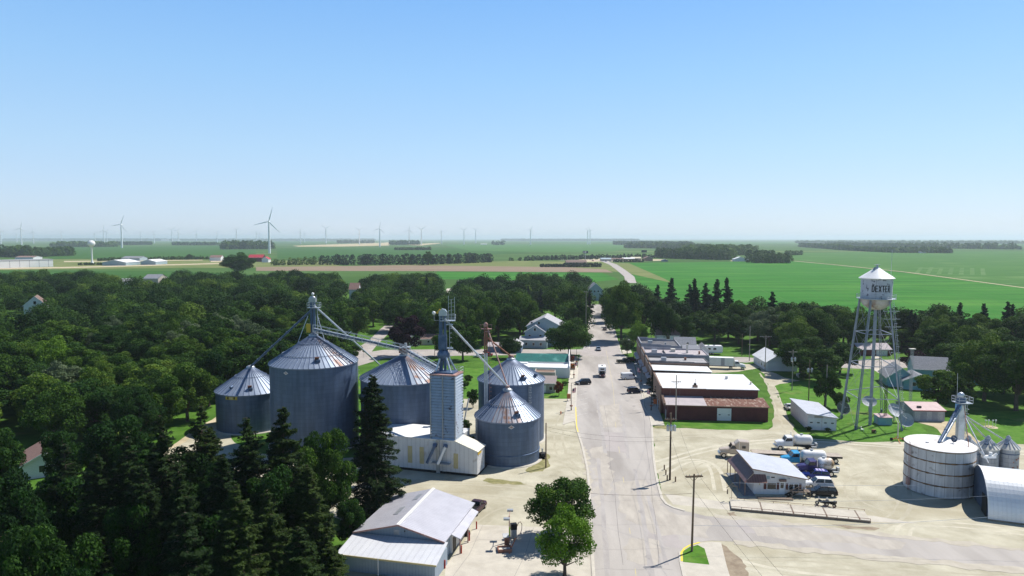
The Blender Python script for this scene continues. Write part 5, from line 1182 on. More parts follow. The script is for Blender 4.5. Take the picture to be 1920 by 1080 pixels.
# big white roofed building behind
g2_ = g_+Vector((sin(PH)*yb, cos(PH)*yb, 0)); hw = AT(1242.8, 727, g2_.y).z
wbld = thing('brick_building', 'large brick building under a broad white roof next to the red one', 'building', (g2_.x, g2_.y, 0), -PH)
b = MB(); W2 = Wd-1.0; b.box(-.6, W2, .02, 18, 0, hw, 0); b.build('wall', M['brick'], wbld)
b = MB(); b.slab((-.4,-.2,hw+.02),(W2+.3,-.2,hw+.02),(W2+.3,18.2,hw+.35),(-.4,18.2,hw+.35),.15,0); b.bar((-.4,-.26,hw-.08),(W2*.45,-.26,hw-.08),.1,.22,1); b.build('roof', [M['whiteroof'], M['brick_tan']], wbld)
b = MB(); b.box(-.95,-.62,0,18,0,hw+.5,0); b.build('street_wall', M['brick_tan'], wbld)
b = MB(); b.box(7.4,8.6,.8,1.7,hw,hw+.6,0); b.box(7.7,8.3,1.0,1.5,hw+.6,hw+1.1,1); b.tube((8,1.2,hw+1.1),(8,1.2,hw+2.3),.06,None,6,1); b.build('chimney', [M['brick_tan'], M['black']], wbld)
for i, y in enumerate((3,7.5,12)): window(wbld, -.95, y, 1.0, 1.8, 1.8, 'x-', 'offwhite')
door(wbld, -.95, 5.2, .15, 1.1, 2.2, 'x-', 'siding_blue'); door(wbld, -.95, 15, .15, 1.1, 2.2, 'x-', 'black')
# shops further up
def shop(label, pxl, Y, depth, width, h, mw, mr, mstep, para=.5, front='brick_tan', slope=False):
    p = AT(pxl, 690, Y); t = thing('shop_building', label, 'shop', (p.x, Y, 0), -PH, 'row of flat roofed shops')
    if slope:
        b = MB(); b.box(0, width, 0, depth, 0, h-.42, 0); b.build('wall', M[mw], t)
        b = MB(); b.slab((.3,-.2,h+.03),(width+.3,-.2,h-.25),(width+.3,depth+.1,h-.2),(.3,depth+.1,h+.08),.15,0); b.build('roof', M[mr], t)
    else: flat(t, 0, width, 0, depth, h, mw, mr, para, mstep)
    b = MB(); b.box(-.32,-.004,0,depth,0,h+.9,0); b.box(-.42,-.32,.3,depth-.3,h-.2,h+.1,1); b.build('front_wall', [M[front], M['offwhite']], t)
    k = max(2, int(depth/3))
    for i in range(k):
        y = depth*(i+.5)/k
        if i % 2: door(t, -.32, y, .15, 1.1, 2.3, 'x-', 'black')
        else: window(t, -.32, y, .7, depth/k*.62, 1.7, 'x-', 'offwhite')
    b = MB(); b.slab((-1.5,.4,2.7),(-.34,.4,3.2),(-.34,depth-.4,3.2),(-1.5,depth-.4,2.7),.08,0); b.build('awning', M['pinkroof'], t)
    return t
shop('low shop with a plain white sloping roof beside the alley', 1223, 206.5, 8.5, 17.4, 5.4, 'brick', 'whiteroof', None, slope=True)
s2 = shop('shop with a dark grey roof between the white roof and the pale parapet', 1216.5, 215.5, 9.5, 18.6, 6.0, 'brick_tan', 'greyroof', 'darkroof', .45)
s3 = shop('wide shop with a pale grey stepped parapet and a thin chimney', 1209.5, 225.5, 12.5, 20.6, 6.6, 'greywall', 'pinkroof', 'greywall', .6)
b = MB(); b.box(14,14.6,5.5,6.1,6.6,9.6,0); b.build('chimney', M['offwhite'], s3); b = MB(); b.box(6.6,6.75,1,9,6.66,7.3,0); b.build('roof_wall', M['darkroof'], s3)
s4 = shop('farthest shop of the row, grey walled with a stepped parapet', 1201, 239.5, 15, 13.8, 7.2, 'greywall', 'darkroof', 'greywall', .9)
def unit(par, x, y, z, sx, sy, sz, m='steel', name='roof_unit'):
    b = MB(); b.box(x-sx/2, x+sx/2, y-sy/2, y+sy/2, z, z+sz, 0); b.box(x-sx/2-.06, x+sx/2+.06, y-sy/2-.06, y+sy/2+.06, z+sz, z+sz+.08, 0); b.build(name, M[m], par)
unit(s2, 5, 4, 6.05, 1.6, 1.2, 1.0); unit(s2, 12, 5.5, 6.05, .6, .6, .8, 'rust', 'roof_vent'); unit(s3, 3.5, 6, 6.65, 1.8, 1.3, 1.0); unit(s3, 10, 8.5, 6.65, 1.4, 1.4, .9, 'offwhite'); unit(s3, 18, 4, 6.65, .5, .5, .9, 'rust', 'roof_vent')
unit(s4, 4, 9, 7.25, 1.6, 1.2, .9); unit(s4, 9, 5, 7.25, .5, .5, .8, 'steel', 'roof_vent'); unit(wbld, 18, 12, hw+.2, .6, .6, .7, 'steel', 'roof_vent'); unit(wbld, 23, 6, hw+.1, .4, .4, .6, 'offwhite', 'roof_vent')
for q_, y0_ in ((s3, 3.2), (s3, 6.6), (s3, 10.0), (s4, 4.8), (s4, 9.8), (s2, 4.6)):
    b = MB(); zq_ = {id(s2): 6.05, id(s3): 6.65, id(s4): 7.25}[id(q_)]; b.box(.35, {id(s2): 18.2, id(s3): 20.2, id(s4): 13.4}[id(q_)], y0_-.05, y0_+.05, zq_, zq_+.012, 0); b.build('tar_seam', M['darkroof'], q_)
# left of the street
p = AT(1039, 700, 223.0)
t = thing('white_shop', 'white building with a low white roof on the left side of the street', 'shop', (p.x-12.5, 222.5, 0), -PH)
flat(t, 0, 17.2, 0, 8.6, 3.1, 'siding_white', 'whiteroof', .25); b = MB(); b.box(17.2,17.5,-.2,9,0,3.9,0); b.build('front_wall', M['white'], t)
window(t, 17.5, 2.5, .8, 2.0, 1.5, 'x+', 'brick_tan'); door(t, 17.5, 5.6, .1, 1.1, 2.2, 'x+', 'black')
p = AT(992, 680, 232)
t = thing('green_roofed_shop', 'long shop with a bright teal green metal roof', 'shop', (p.x-4.5, 231.5, 0), -PH)
gable(t, 0, 17.4, 0, 12, 3.6, 5.4, 'siding_white', 'green', 'x', .3); b = MB(); b.box(17.75,18.0,-.4,12.4,0,5.9,0); b.build('front_wall', M['white'], t)
b = MB(); b.box(-.2,4.2,-2.4,-.05,0,3.5,0); b.build('annex', M['siding_white'], t)
window(t, 18.0, 2.5, .8, 2.0, 1.6, 'x+', 'brick_tan'); door(t, 18.0, 6, .1, 1.2, 2.2, 'x+', 'black'); window(t, 18.0, 9, .8, 2.0, 1.6, 'x+', 'rust')
p = AT(1002, 700, 214)
t = thing('brown_annex', 'low building with a brown flat roof behind the tan roofed office', 'building', (p.x, 213.0, 0), -PH)
flat(t, 0, 6.4, 0, 5, 3.2, 'siding_tan', 'brick_tan', .3)
p = G(1042, 736)
t = thing('tan_office', 'small tan office with a taupe pitched roof on the lawn', 'building', (p.x-7.6, p.y, 0), -PH)
M['taupe'] = mat('taupe shingles', (.27,.23,.22), (.33,.28,.26), scale=2, rough=.9)
gable(t, 0, 7.4, 0, 8.5, 2.9, 4.3, 'siding_tan', 'taupe', 'x', .35)
door(t, 4.2, 0, .1, 1.0, 2.1, 'y-', 'white'); window(t, 1.8, 0, .9, 1.1, 1.1); window(t, 6.1, 0, .9, .9, 1.1)
# slate blue garage and big pale house beyond the cross street
p = G(976, 662)
t = thing('blue_garage', 'slate blue garage with a pale gable roof behind the green roof', 'garage', (p.x-6.6, p.y, 0), -.1)
gable(t, 0, 6.8, 0, 9, 2.9, 5.0, 'siding_navy', 'shingle_light', 'y', .4); window(t, 3.4, 0, 2.4, 1.3, 1.2)
gable(t, -6.5, .0, 1.5, 8, 2.4, 3.6, 'siding_navy', 'pinkroof', 'x', .3, name_w='side_wall', name_r='side_roof')
p = G(1022, 651)
t = thing('large_house', 'large pale blue two storey house with a steep light roof behind the street tree', 'house', (p.x-9.5, p.y, 0), -.14)
hgt_ = 8.4
gable(t, 1.5, 16, 4.5, 20, hgt_, 12.2, 'siding_blue', 'shingle_light', 'y', .5)
gable(t, 1.0, 9.5, 1.0, 4.4, 6.4, 9.2, 'siding_blue', 'shingle_light', 'y', .4, name_w='front_gable_wall', name_r='front_gable_roof')
b = MB(); b.box(-.5,10.5,-2.6,.9,0,3.6,0); b.build('porch_wall', M['siding_blue'], t); b = MB(); b.slab((-1,-3.2,3.5),(11,-3.2,3.5),(11,1.0,4.6),(-1,1.0,4.6),.12,0); b.build('porch_roof', M['shingle_light'], t)
for (x, z) in ((3,4.3),(7.5,4.3),(5.2,7.0)): window(t, x, 1.0, z-.2, .9, 1.1)
for x in (2.0,5,8): window(t, x, -2.6, 1.2, .9, 1.2)
for x in (3.5,6.5,12): window(t, x, 4.5, 9.0 if x < 10 else 6, .8, 1.1)

# ---------------------------------------------------------------- weigh office
o1_ = G(1412.6, 926.5); o2_ = G(1510, 928.5); ro = atan2(o2_.y-o1_.y, o2_.x-o1_.x)
Wo = (o2_-o1_).length; hl_ = ZT(1412.6, 926.5, 879); hr_ = ZT(1510, 928.5, 898); Do = 10.5
of = thing('weigh_office', 'white weigh office with a slanting roof, brown awnings and a wooden stair', 'office', (o1_.x, o1_.y, 0), ro)
b = MB(); b.prismy([(0,0),(Wo,0),(Wo,hr_),(0,hl_)], 0, Do, 0); b.build('wall', mat('office white cladding', (.60,.58,.58), (.66,.64,.63), scale=1.5, rough=.7, stretch=(4,1,.3)), of)
b = MB(); b.slab((-.35,-.35,hl_+.12),(Wo+.4,-.35,hr_+.04),(Wo+.4,Do+.3,hr_+.04),(-.35,Do+.3,hl_+.12),.12,0); b.bar((-.35,-.4,hl_+.06),(Wo+.4,-.4,hr_-.02),.07,.16,1); b.bar((-.37,-.35,hl_+.05),(-.37,Do+.3,hl_+.05),.07,.2,1); b.build('roof', [M['skyroof'], M['brick_tan']], of)
M['brownroof'] = ribbed('brown ribbed awning', (.15,.085,.085), (.20,.12,.115), .45, 1, rough=.5, metal=.2, dark=.6)
M['brownroof2'] = ribbed('light brown ribbed awning', (.22,.12,.10), (.28,.16,.14), .45, 0, rough=.5, metal=.2, dark=.6)
xa = -1.9; za = 2.55
b = MB(); b.slab((xa,-1.2,za),(-.02,-.05,hl_-.55),(-.02,Do,hl_-.55),(xa,Do+.6,za),.08,0); b.build('side_awning', M['brownroof'], of)
b = MB(); b.slab((xa,-1.25,za),(2.0,-1.25,za),(2.0,-.02,hl_-.95),(-.05,-.02,hl_-.95),.08,0); b.build('front_awning', M['brownroof2'], of)
for y in (-1.1,2.2,5.5,8.8,Do+.4):
    b = MB(); b.box(xa+.05,xa+.17,y-.06,y+.06,0,za-.06,0); b.build('awning_post', M['brick_tan'], of)
b = MB(); b.box(xa-.2,.0,-1.3,Do,0.02,.18,0); b.build('side_porch', M['shingle_grey'], of)
window(of, 3.1, 0, 1.0, 1.5, 1.1, 'y-', 'white', 'brick'); window(of, 7.35, 0, 1.0, .65, 1.0, 'y-', 'white'); window(of, 6.45, 0, 1.0, .65, 1.0, 'y-', 'white')
for x in (5.75, 8.05): b = MB(); b.box(x-.2,x+.2,-.05,-.004,.95,2.05,0); b.build('shutter', M['brick'], of)
dr = door(of, 4.9, 0, .15, .95, 2.15, 'y-', 'white'); b = MB(); b.box(4.62,5.18,-.08,-.06,1.2,2.1,0); b.build('pane', M['glass'], dr)
b = MB(); b.box(4.35,5.5,-.5,-.004,2.5,2.85,0); b.build('door_hood', M['shingle_brown'], of)
b = MB(); b.box(2.2,2.75,-.03,-.004,2.75,3.35,0); b.build('notice', M['siding_blue'], of); b = MB(); b.box(3.0,3.6,-.04,-.004,3.0,3.2,0); b.build('sign', M['black'], of)
b = MB(); b.ball(6.1,-.1,2.95,.12,None,None,8,0); b.build('wall_lamp', M['steel'], of)
b = MB(); b.box(.9,1.1,-.06,-.004,1.7,2.0,0); b.build('gauge', M['tan'], of)
M['timber'] = mat('weathered timber', (.16,.12,.09), (.24,.19,.15), scale=2, rough=.9, stretch=(.4,3,3))
# timber deck + stair in front
dk = thing('timber_deck', 'dark timber landing with a stair and rail in front of the weigh office', 'deck', (o1_.x, o1_.y, 0), ro)
b = MB(); b.box(6.1, Wo+.35, -1.5, -.1, 1.0, 1.12, 0); b.build('landing', M['timber'], dk)
for x in (6.2, 8.1, Wo+.3):
    b = MB(); b.box(x-.05,x+.05,-1.5,-1.4,0,1.0,0); b.build('post', M['timber'], dk)
b = MB()
for s_ in (-1.45,-.3): b.bar((7.2,s_,1.0),(5.3,s_,.1),.08,.22,0)
for k in range(5): b.box(5.5+k*.36,5.8+k*.36,-1.45,-.3,.18+k*.19,.22+k*.19,0)
b.build('stair', M['black'], dk)
b = MB()
for (p0, p1) in (((5.4,-1.5,1.0),(7.2,-1.5,2.0)),((7.2,-1.5,2.0),(Wo+.3,-1.5,2.0)),((7.2,-1.5,1.55),(Wo+.3,-1.5,1.55)),((Wo+.3,-1.5,2.0),(Wo+.3,-.1,2.0)),((5.5,-.3,1.1),(7.1,-.3,2.0))): b.bar(p0, p1, .06, .06, 0)
for x in (7.2, 8.1, Wo+.3): b.box(x-.04,x+.04,-1.53,-1.45,1.0,2.0,0)
b.build('rail', M['timber'], dk)
b = MB(); b.box(.1, 6.0, -1.9, -1.0, .03, .22, 0); tag(b.build('loading_beam', M['timber'], None), 'low pale timber beam on the ground in front of the office', 'beam')
bpy.data.objects['loading_beam'].location = (o1_.x, o1_.y-.6, 0); bpy.data.objects['loading_beam'].rotation_euler = (0,0,ro-.05)
# truck scale
s1_ = G(1371, 957); s2_ = G(1632, 981); rs = atan2(s2_.y-s1_.y, s2_.x-s1_.x); Ls = (s2_-s1_).length
sc = thing('truck_scale', 'long concrete truck scale platform with a dark side beam and low rails', 'truck scale', (s1_.x, s1_.y, 0), rs)
b = MB(); b.box(0, Ls, 0, 4.0, .03, .42, 0); b.build('platform', M['concrete'], sc)
b = MB(); b.box(-.05, Ls+.05, -.10, -.004, .05, .36, 0); b.build('side_beam', M['timber'], sc)
b = MB()
for f in (.23,.46,.70,.93): b = MB(); b.box(Ls*f-.12, Ls*f+.12, .02, 3.98, .42, .428, 0); b.build('joint_plate', M['timber'], sc)
b = MB()
for k in range(14): b.box(Ls*k/13-.03, Ls*k/13+.03, -.02, .04, .42, .72, 0)
b.tube((0,.01,.70),(Ls,.01,.70),.035,None,5); b.tube((0,3.95,.70),(Ls,3.95,.70),.03,None,5)
for k in range(10): b.box(Ls*k/9-.03, Ls*k/9+.03, 3.93, 3.98, .42, .72, 0)
b.build('guard_rail', M['rust'], sc)
b = MB(); 
for x in (.3, 1.2): b.box(x-.03,x+.03,4.3,4.36,0,2.7,0)
b.box(.25,1.25,4.3,4.36,2.6,2.7,0); b.bar((-.6,4.3,2.2),(.5,4.3,3.2),.08,.08,0); b.box(-.5,-.3,4.2,4.4,1.2,2.0,0); b.build('signal_frame', M['timber'], sc)
for k in range(8): pass

# ---------------------------------------------------------------- sheds and houses on the right
p = G(1513, 806); q = G(1568, 808); rz = atan2(q.y-p.y, q.x-p.x); Wd3 = (q-p).length
t = thing('white_garage', 'white two door garage with a sloping roof between the drive and the water tower', 'garage', (p.x, p.y, 0), rz-.0)
hl3 = ZT(1513,806,775); hr3 = ZT(1568,808,783.5)
b = MB(); b.prismy([(0,0),(Wd3,0),(Wd3,hr3),(0,hl3)], 0, 15, 0); b.build('wall', mat('pinkish white wall', (.58,.53,.54), (.66,.61,.61), scale=1, rough=.8), t)
b = MB(); b.slab((-.3,-.5,hl3+.12),(Wd3+.3,-.5,hr3+.05),(Wd3+.3,15.3,hr3+.05),(-.3,15.3,hl3+.12),.12,0); b.build('roof', M['skyroof'], t)
for x in (Wd3*.26, Wd3*.74):
    b = MB(); b.box(x-Wd3*.22,x+Wd3*.22,-.06,-.004,.1,2.9,0); o = b.build('garage_door', M['siding_white'], t)
    for s_ in (-1,1): c = MB(); c.box(x+s_*Wd3*.12-.3,x+s_*Wd3*.12+.3,-.08,-.06,1.7,1.95,0); c.build('pane', M['glass'], o)
b = MB(); b.box(Wd3*.24,Wd3*.55,-.05,-.004,2.95,3.5,0); b.build('header_panel', M['siding_tan'], t)
p = G(1712, 789.5); q = G(1771, 790.5); rz = atan2(q.y-p.y, q.x-p.x); w3 = (q-p).length; h3 = ZT(1712,789.5,769)
t = thing('pink_roofed_shed', 'grey shed with a faded pink metal roof and three doors', 'shed', (p.x, p.y, 0), rz)
M['pinkmetal'] = mat('faded pink metal roof', (.44,.30,.30), (.52,.38,.37), scale=.8, rough=.5)
gable(t, 0, w3, 0, 9, h3, h3+1.1, 'siding_navy' if 0 else 'greywall', 'pinkmetal', 'x', .25, trim='redp')
for x in (w3*.13, w3*.5, w3*.86): door(t, x, 0, .1, 1.3, 2.3, 'y-', 'shingle_light')
b = MB(); b.box(1.5,2.4,1.0,1.6,h3+.25,h3+.75,0); b.build('roof_vent', M['black'], t)
p = G(1648.5, 797.5); q = G(1673, 797.8); w4 = (q-p).length
t = thing('teal_shed', 'tiny pale teal shed with a pinkish lid roof under the water tower', 'shed', (p.x, p.y, 0), -.02)
b = MB(); b.box(0,w4,0,2.6,0,1.9,0); b.build('wall', M['siding_teal'], t); b = MB(); b.slab((-.15,-.2,1.95),(w4+.15,-.2,1.95),(w4+.15,2.8,2.25),(-.15,2.8,2.25),.1,0); b.build('roof', M['pinkmetal'], t); door(t, 0, 1.2, .05, .8, 1.7, 'x-', 'siding_blue')
p = G(1725.5, 729.5)
M['greyhouse'] = M['shingle_grey']
t = thing('teal_house', 'light teal house with dark grey gable roofs right of the water tower', 'house', (p.x-5.6, p.y-.2, 0), -.30)
gable(t, .5, 8.2, 0, 8.5, 2.8, 4.6, 'siding_teal', 'shingle_grey', 'y', .45)
gable(t, -3.5, 4.4, 3.0, 14, 2.9, 6.0, 'siding_teal', 'shingle_grey', 'y', .45, name_w='garage_wall', name_r='garage_roof')
gable(t, 6.5, 30, 14.2, 23, 4.2, 7.4, 'siding_teal', 'shingle_grey', 'x', .5, name_w='rear_wall', name_r='rear_roof')
window(t, 3.2, 0, 1.2, 1.0, 1.1); window(t, 12, 14.2, 2.2, 1.0, 1.1); window(t, 17, 14.2, 2.2, 1.0, 1.1)
p = G(1437.5, 695.5)
t = thing('white_outbuilding', 'white outbuilding with a bright gable roof beside the gravel drive', 'outbuilding', (p.x, p.y, 0), -.05)
gable(t, 0, 8.0, 0, 15, 3.2, 5.8, 'siding_white', 'whiteroof', 'y', .5); b = MB(); b.box(8,10.5,.5,12,0,2.8,0); b.build('annex', M['siding_white'], t)
for y in (2.5,5.5,8.5): window(t, 0, y, 1.0, .8, .9, 'x-')
b = MB(); b.box(.3,9.8,-.35,-.02,0,2.9,0); b.build('front_board', M['siding_white'], t)
p = G(1640, 667)
t = thing('brown_garage', 'dark brown garage with a white door seen between the tower legs', 'garage', (p.x-6, p.y, 0), -.03)
gable(t, 0, 12, 0, 8, 2.6, 4.4, 'brick', 'pinkroof', 'x', .4); door(t, 8.6, 0, .05, 4.2, 2.1, 'y-', 'white', 'garage_door')
# houses behind the shops
p = G(1238, 640)
t = thing('grey_house', 'pale house with grey roofs behind the farthest shop', 'house', (p.x-1, 262, 0), -.15)
gable(t, -1.5, 6, 0, 8, 4.4, 7.0, 'siding_white', 'shingle_grey', 'x', .4); gable(t, 1.0, 6.8, -4.5, -.1, 3.0, 4.8, 'siding_white', 'shingle_light', 'x', .3, name_w='porch_wall', name_r='porch_roof')
gable(t, 7.0, 10.5, -3.5, 5, 3.2, 4.9, 'siding_white', 'shingle_grey', 'y', .3, name_w='side_wall', name_r='side_roof'); window(t, 8.7, -3.5, 1.4, .9, 1.1); window(t, 3, 0, 4.6, .8, .9)
t = thing('dark_roofed_house', 'house with a dark red roof and white dormer between the trees', 'house', (AT(1232,620,283).x, 283, 0), -.1)
gable(t, 0, 9, 0, 9, 5.4, 9.2, 'siding_white', 'shingle_brown', 'x', .4); window(t, 4.5, 0, 3.6, 1.4, 1.4)
# left side buildings
t = thing('blue_shed', 'slate blue shed with a pale roof behind the conveyor walkway', 'shed', (AT(703,690,186).x, 186, 0), .42)
gable(t, 0, 8.5, 0, 14, 3.6, 6.2, 'siding_navy', 'pinkroof', 'y', .4); b = MB(); b.box(1.5,4.5,-3.0,-.05,0,3.4,0); b.build('porch', M['siding_blue'], t)
b = MB(); p = AT(712,687,186)
t = thing('cream_cottage', 'small cream cottage under the purple leaved tree', 'house', (AT(758,645,285).x, 285, 0), .5)
gable(t, 0, 7, 0, 9, 2.6, 4.4, 'siding_cream', 'shingle_light', 'y', .4); window(t, 3.5, 0, 1.0, .9, 1.0)
t = thing('tan_cottage', 'low tan cottage in deep shade right of the cream one', 'house', (AT(790,645,290).x, 290, 0), .1)
gable(t, 0, 10, 0, 8, 2.6, 4.2, 'siding_cream', 'shingle_brown', 'x', .4); window(t, 3, 0, 1.0, .9, 1.0); window(t, 7, 0, 1.0, .9, 1.0)
p = G(60, 868)
t = thing('brown_roofed_house', 'white house with a brown roof at the lower left behind the spruces', 'house', (AT(42,880,126).x, 126, 0), .55)
gable(t, 0, 7.0, 0, 11, 2.9, 4.9, 'siding_white', 'shingle_red', 'y', .5); window(t, 3.0, 0, 1.1, .9, 1.2); window(t, 4.3, 0, 1.1, .9, 1.2); b = MB(); b.box(7.2,8.4,1,3,0,2.0,0); b.build('porch', M['siding_blue'], t)
t = thing('gabled_house', 'grey roofed house with a white gable deep in the left woods', 'house', (AT(46,612,365).x, 365, 0), .5)
gable(t, 0, 10, 0, 13, 9.6, 14.2, 'siding_white', 'shingle_brown', 'y', .5); window(t, 5, 0, 10, 1.3, 1.6)
def farhouse(name, label, px, Y, ztop, wpx, dep, mw, mr, along='x', h=None, rz=0, base=0, cat='house', split=.6):
    x = AT(px, 540, Y).x; wd_ = wpx*Y/F; t = thing(name, label, cat, (x-wd_/2, Y, 0), rz)
    gable(t, 0, wd_, 0, dep, ztop*split, ztop, mw, mr, along, .4); return t
def ztop_(py, Y): return AT(960, py, Y).z
t = farhouse('white_bungalow', 'white bungalow with a pale roof in the far left woods', 236, 600, ztop_(523,600), 30, 16, 'siding_white', 'shingle_light', 'x', split=.75)
t = farhouse('stone_house', 'grey roofed stone house beside a mown clearing in the far left woods', 283, 640, ztop_(515,640), 28, 18, 'siding_tan', 'shingle_grey', 'x', split=.7)
t = farhouse('white_shed', 'tiny white shed with a reddish roof in the middle woods', 663, 470, ztop_(531,470), 17, 9, 'siding_white', 'shingle_red', 'x', split=.72); door(t, 4.5, 0, .1, 1.6, 6.5, 'y-', 'black')
t = farhouse('mobile_home', 'long grey roofed home at the edge of the woods, left of its twin', 880, 560, ztop_(527,560), 44, 12, 'siding_blue', 'shingle_light', 'x', split=.75)
t = farhouse('mobile_home', 'long narrow white home with a flat pale roof, right of its twin', 955, 560, ztop_(528.5,560), 45, 10, 'siding_white', 'shingle_light', 'x', split=.82)
t = farhouse('blue_grey_house', 'blue grey two storey house closing the far end of the main street', 1117, 500, ztop_(531,500), 27, 14, 'siding_blue', 'shingle_grey', 'y', split=.62, base=0)
for x in (2, 4.5, 7): window(t, x, 0, 6, 1.0, 1.4)
# ---------------------------------------------------------------- vehicles
def paint(name, c, metal=.3, rough=.28): return mat(name, c, rough=rough, metal=metal, spec=.5)
P_ = {'black': paint('black car paint',(.008,.009,.012)), 'navy': paint('dark blue car paint',(.01,.018,.05)), 'white': paint('white car paint',(.72,.73,.74),0),
      'silver': paint('silver blue car paint',(.28,.33,.40),.5), 'green': paint('dark green car paint',(.012,.028,.018)), 'maroon': paint('maroon car paint',(.055,.018,.026)),
      'blue': paint('strong blue car paint',(.01,.03,.22)), 'sky': paint('bright blue truck paint',(.03,.30,.55),.1), 'beige': paint('beige truck paint',(.52,.42,.32),.1),
      'brown': paint('brown car paint',(.12,.09,.07)), 'grape': paint('purple blue truck paint',(.045,.03,.13),.2), 'red': paint('red car paint',(.40,.02,.03)), 'steelblue': paint('steel blue car paint',(.05,.09,.14))}
M['lamp_r'] = mat('tail lamp red', (.35,.01,.01), rough=.3); M['lamp_w'] = mat('head lamp glass', (.75,.76,.78), rough=.15)
def wheel(par, x, y, r=.35, w=.24, dual=False):
    b = MB(); b.tube((x,y-w/2,r),(x,y+w/2,r),r,None,16); o = b.build('wheel', M['tyre'], par)
    c = MB(); s_ = 1 if y > 0 else -1; c.tube((x,y+s_*(w/2-.02),r),(x,y+s_*(w/2+.015),r),r*.6,None,12); c.build('rim', M['chrome'], o)
def car(kind, label, colour, pos, heading, L=4.8, Wd=1.9, Ht=1.75, name=None, group='cars and vans parked in town', cat='car'):
    t = thing(name or {'suv':'parked_suv','sedan':'parked_car','pickup':'pickup_truck','van':'parked_van'}[kind], label, cat, (pos[0], pos[1], .05), heading, group)
    h = Wd/2; l = L/2; pm = P_[colour]; b = MB()
    if kind == 'suv': prof = [(-l,.45,.95,h*.9,h*.86),(-l+.15,.3,1.08,h*.97,h*.92),(-l*.5,.26,1.10,h,h*.94),(l*.35,.26,1.08,h,h*.93),(l*.75,.28,.98,h*.98,h*.86),(l*.96,.34,.85,h*.9,h*.76),(l,.42,.72,h*.82,h*.7)]
    elif kind == 'sedan': prof = [(-l,.42,.82,h*.86,h*.8),(-l+.2,.28,.98,h*.97,h*.88),(-l*.45,.24,.98,h,h*.92),(l*.3,.24,.95,h,h*.92),(l*.75,.26,.84,h*.98,h*.84),(l*.96,.32,.72,h*.88,h*.74),(l,.4,.62,h*.8,h*.7)]
    elif kind == 'pickup': prof = [(-l,.5,1.08,h*.95,h*.93),(-l+.1,.42,1.12,h*.98,h*.95),(-l*.1,.34,1.14,h,h*.95),(l*.3,.34,1.14,h,h*.94),(l*.8,.36,1.08,h*.99,h*.88),(l*.97,.4,.98,h*.93,h*.82),(l,.46,.86,h*.88,h*.78)]
    else: prof = [(-l,.45,1.15,h*.93,h*.9),(-l+.1,.3,1.2,h*.98,h*.93),(l*.3,.28,1.2,h,h*.94),(l*.7,.28,1.08,h*.98,h*.86),(l*.95,.34,.92,h*.9,h*.76),(l,.42,.78,h*.84,h*.7)]
    b.loft(prof, 0, .14); b.build('body', pm, t)
    zt = Ht; b = MB()
    if kind == 'suv': g_ = [(-l+.12,1.02,1.3,h*.86,h*.80),(-l+.45,1.02,zt-.06,h*.88,h*.74),(-l*.2,1.04,zt-.05,h*.9,h*.76),(l*.12,1.04,zt-.08,h*.9,h*.74),(l*.46,1.0,1.12,h*.88,h*.82)]; rf = (-l+.42, l*.14)
    elif kind == 'sedan': g_ = [(-l*.78,.92,1.0,h*.84,h*.8),(-l*.42,.92,zt-.06,h*.86,h*.68),(l*.02,.94,zt-.05,h*.88,h*.7),(l*.46,.88,.98,h*.86,h*.8)]; rf = (-l*.42, l*.03)
    elif kind == 'pickup': g_ = [(-l*.16,1.05,1.5,h*.88,h*.8),(-l*.08,1.05,zt-.06,h*.88,h*.76),(l*.26,1.06,zt-.06,h*.88,h*.76),(l*.5,1.05,1.18,h*.88,h*.82)]; rf = (-l*.1, l*.27)
    else: g_ = [(l*.2,1.12,zt-.1,h*.9,h*.8),(l*.34,1.12,zt-.12,h*.9,h*.78),(l*.66,1.04,1.15,h*.86,h*.8)]; rf = None
    b.loft(g_, 0, .1); b.build('windows', M['glass'], t)
    if rf:
        b = MB(); b.loft([(rf[0],zt-.08,zt,h*.75,h*.70),((rf[0]+rf[1])/2,zt-.06,zt+.02,h*.77,h*.72),(rf[1],zt-.08,zt-.01,h*.75,h*.70)],0,.05)
        for f in ((rf[0],rf[0]-.02),(rf[1]-.02,rf[1]+.02)): pass
        for s_ in (-1,1):
            b.bar((rf[0],s_*h*.75,zt-.08),(rf[0]-.32,s_*h*.88,1.05),.08,.07); b.bar((rf[1],s_*h*.74,zt-.08),(rf[1]+.5,s_*h*.87,1.08),.07,.07); b.bar(((rf[0]+rf[1])/2,s_*h*.79,zt-.06),((rf[0]+rf[1])/2,s_*h*.905,1.05),.1,.05)
        b.build('roof', pm, t)
    if kind == 'van':
        b = MB(); b.loft([(-l+.02,1.1,zt-.1,h*.92,h*.82),(-l+.15,1.1,zt,h*.95,h*.84),(l*.22,1.1,zt,h*.95,h*.84),(l*.34,1.12,zt-.08,h*.88,h*.74)],0,.1); b.build('cargo_body', pm, t)
        b = MB(); b.box(-l-.02,-l+.03,-.7,-.08,1.2,1.65,0); b.box(-l-.02,-l+.03,.08,.7,1.2,1.65,0); b.build('rear_glass', M['glass'], t)
        b = MB()
        for (x0, x1, z0, z1) in ((-.5,.15,1.15,1.45),(.3,.55,1.1,1.5),(.65,.95,1.15,1.4)): b.box(x0,x1,-h*.93-.03,-h*.93+.01,z0,z1,0)
        b.build('side_graphic', mat('faded purple graphic',(.30,.27,.42),rough=.6), t)
    if kind == 'pickup':
        b = MB(); b.box(-l+.12,-l*.2,-h*.8,h*.8,1.10,1.145,0); b.build('bed', M['black'], t)
        b = MB()
        for s_ in (-1,1): b.bar((-l+.05,s_*h*.88,1.15),(-l*.18,s_*h*.88,1.17),.12,.1)
        b.bar((-l+.04,-h*.85,1.15),(-l+.04,h*.85,1.15),.08,.1); b.build('bed_rail', pm, t)
    r_ = .36 if kind != 'sedan' else .32
    for x in (-l*.62, l*.62):
        for s_ in (-1, 1): wheel(t, x, s_*(h-.11), r_)
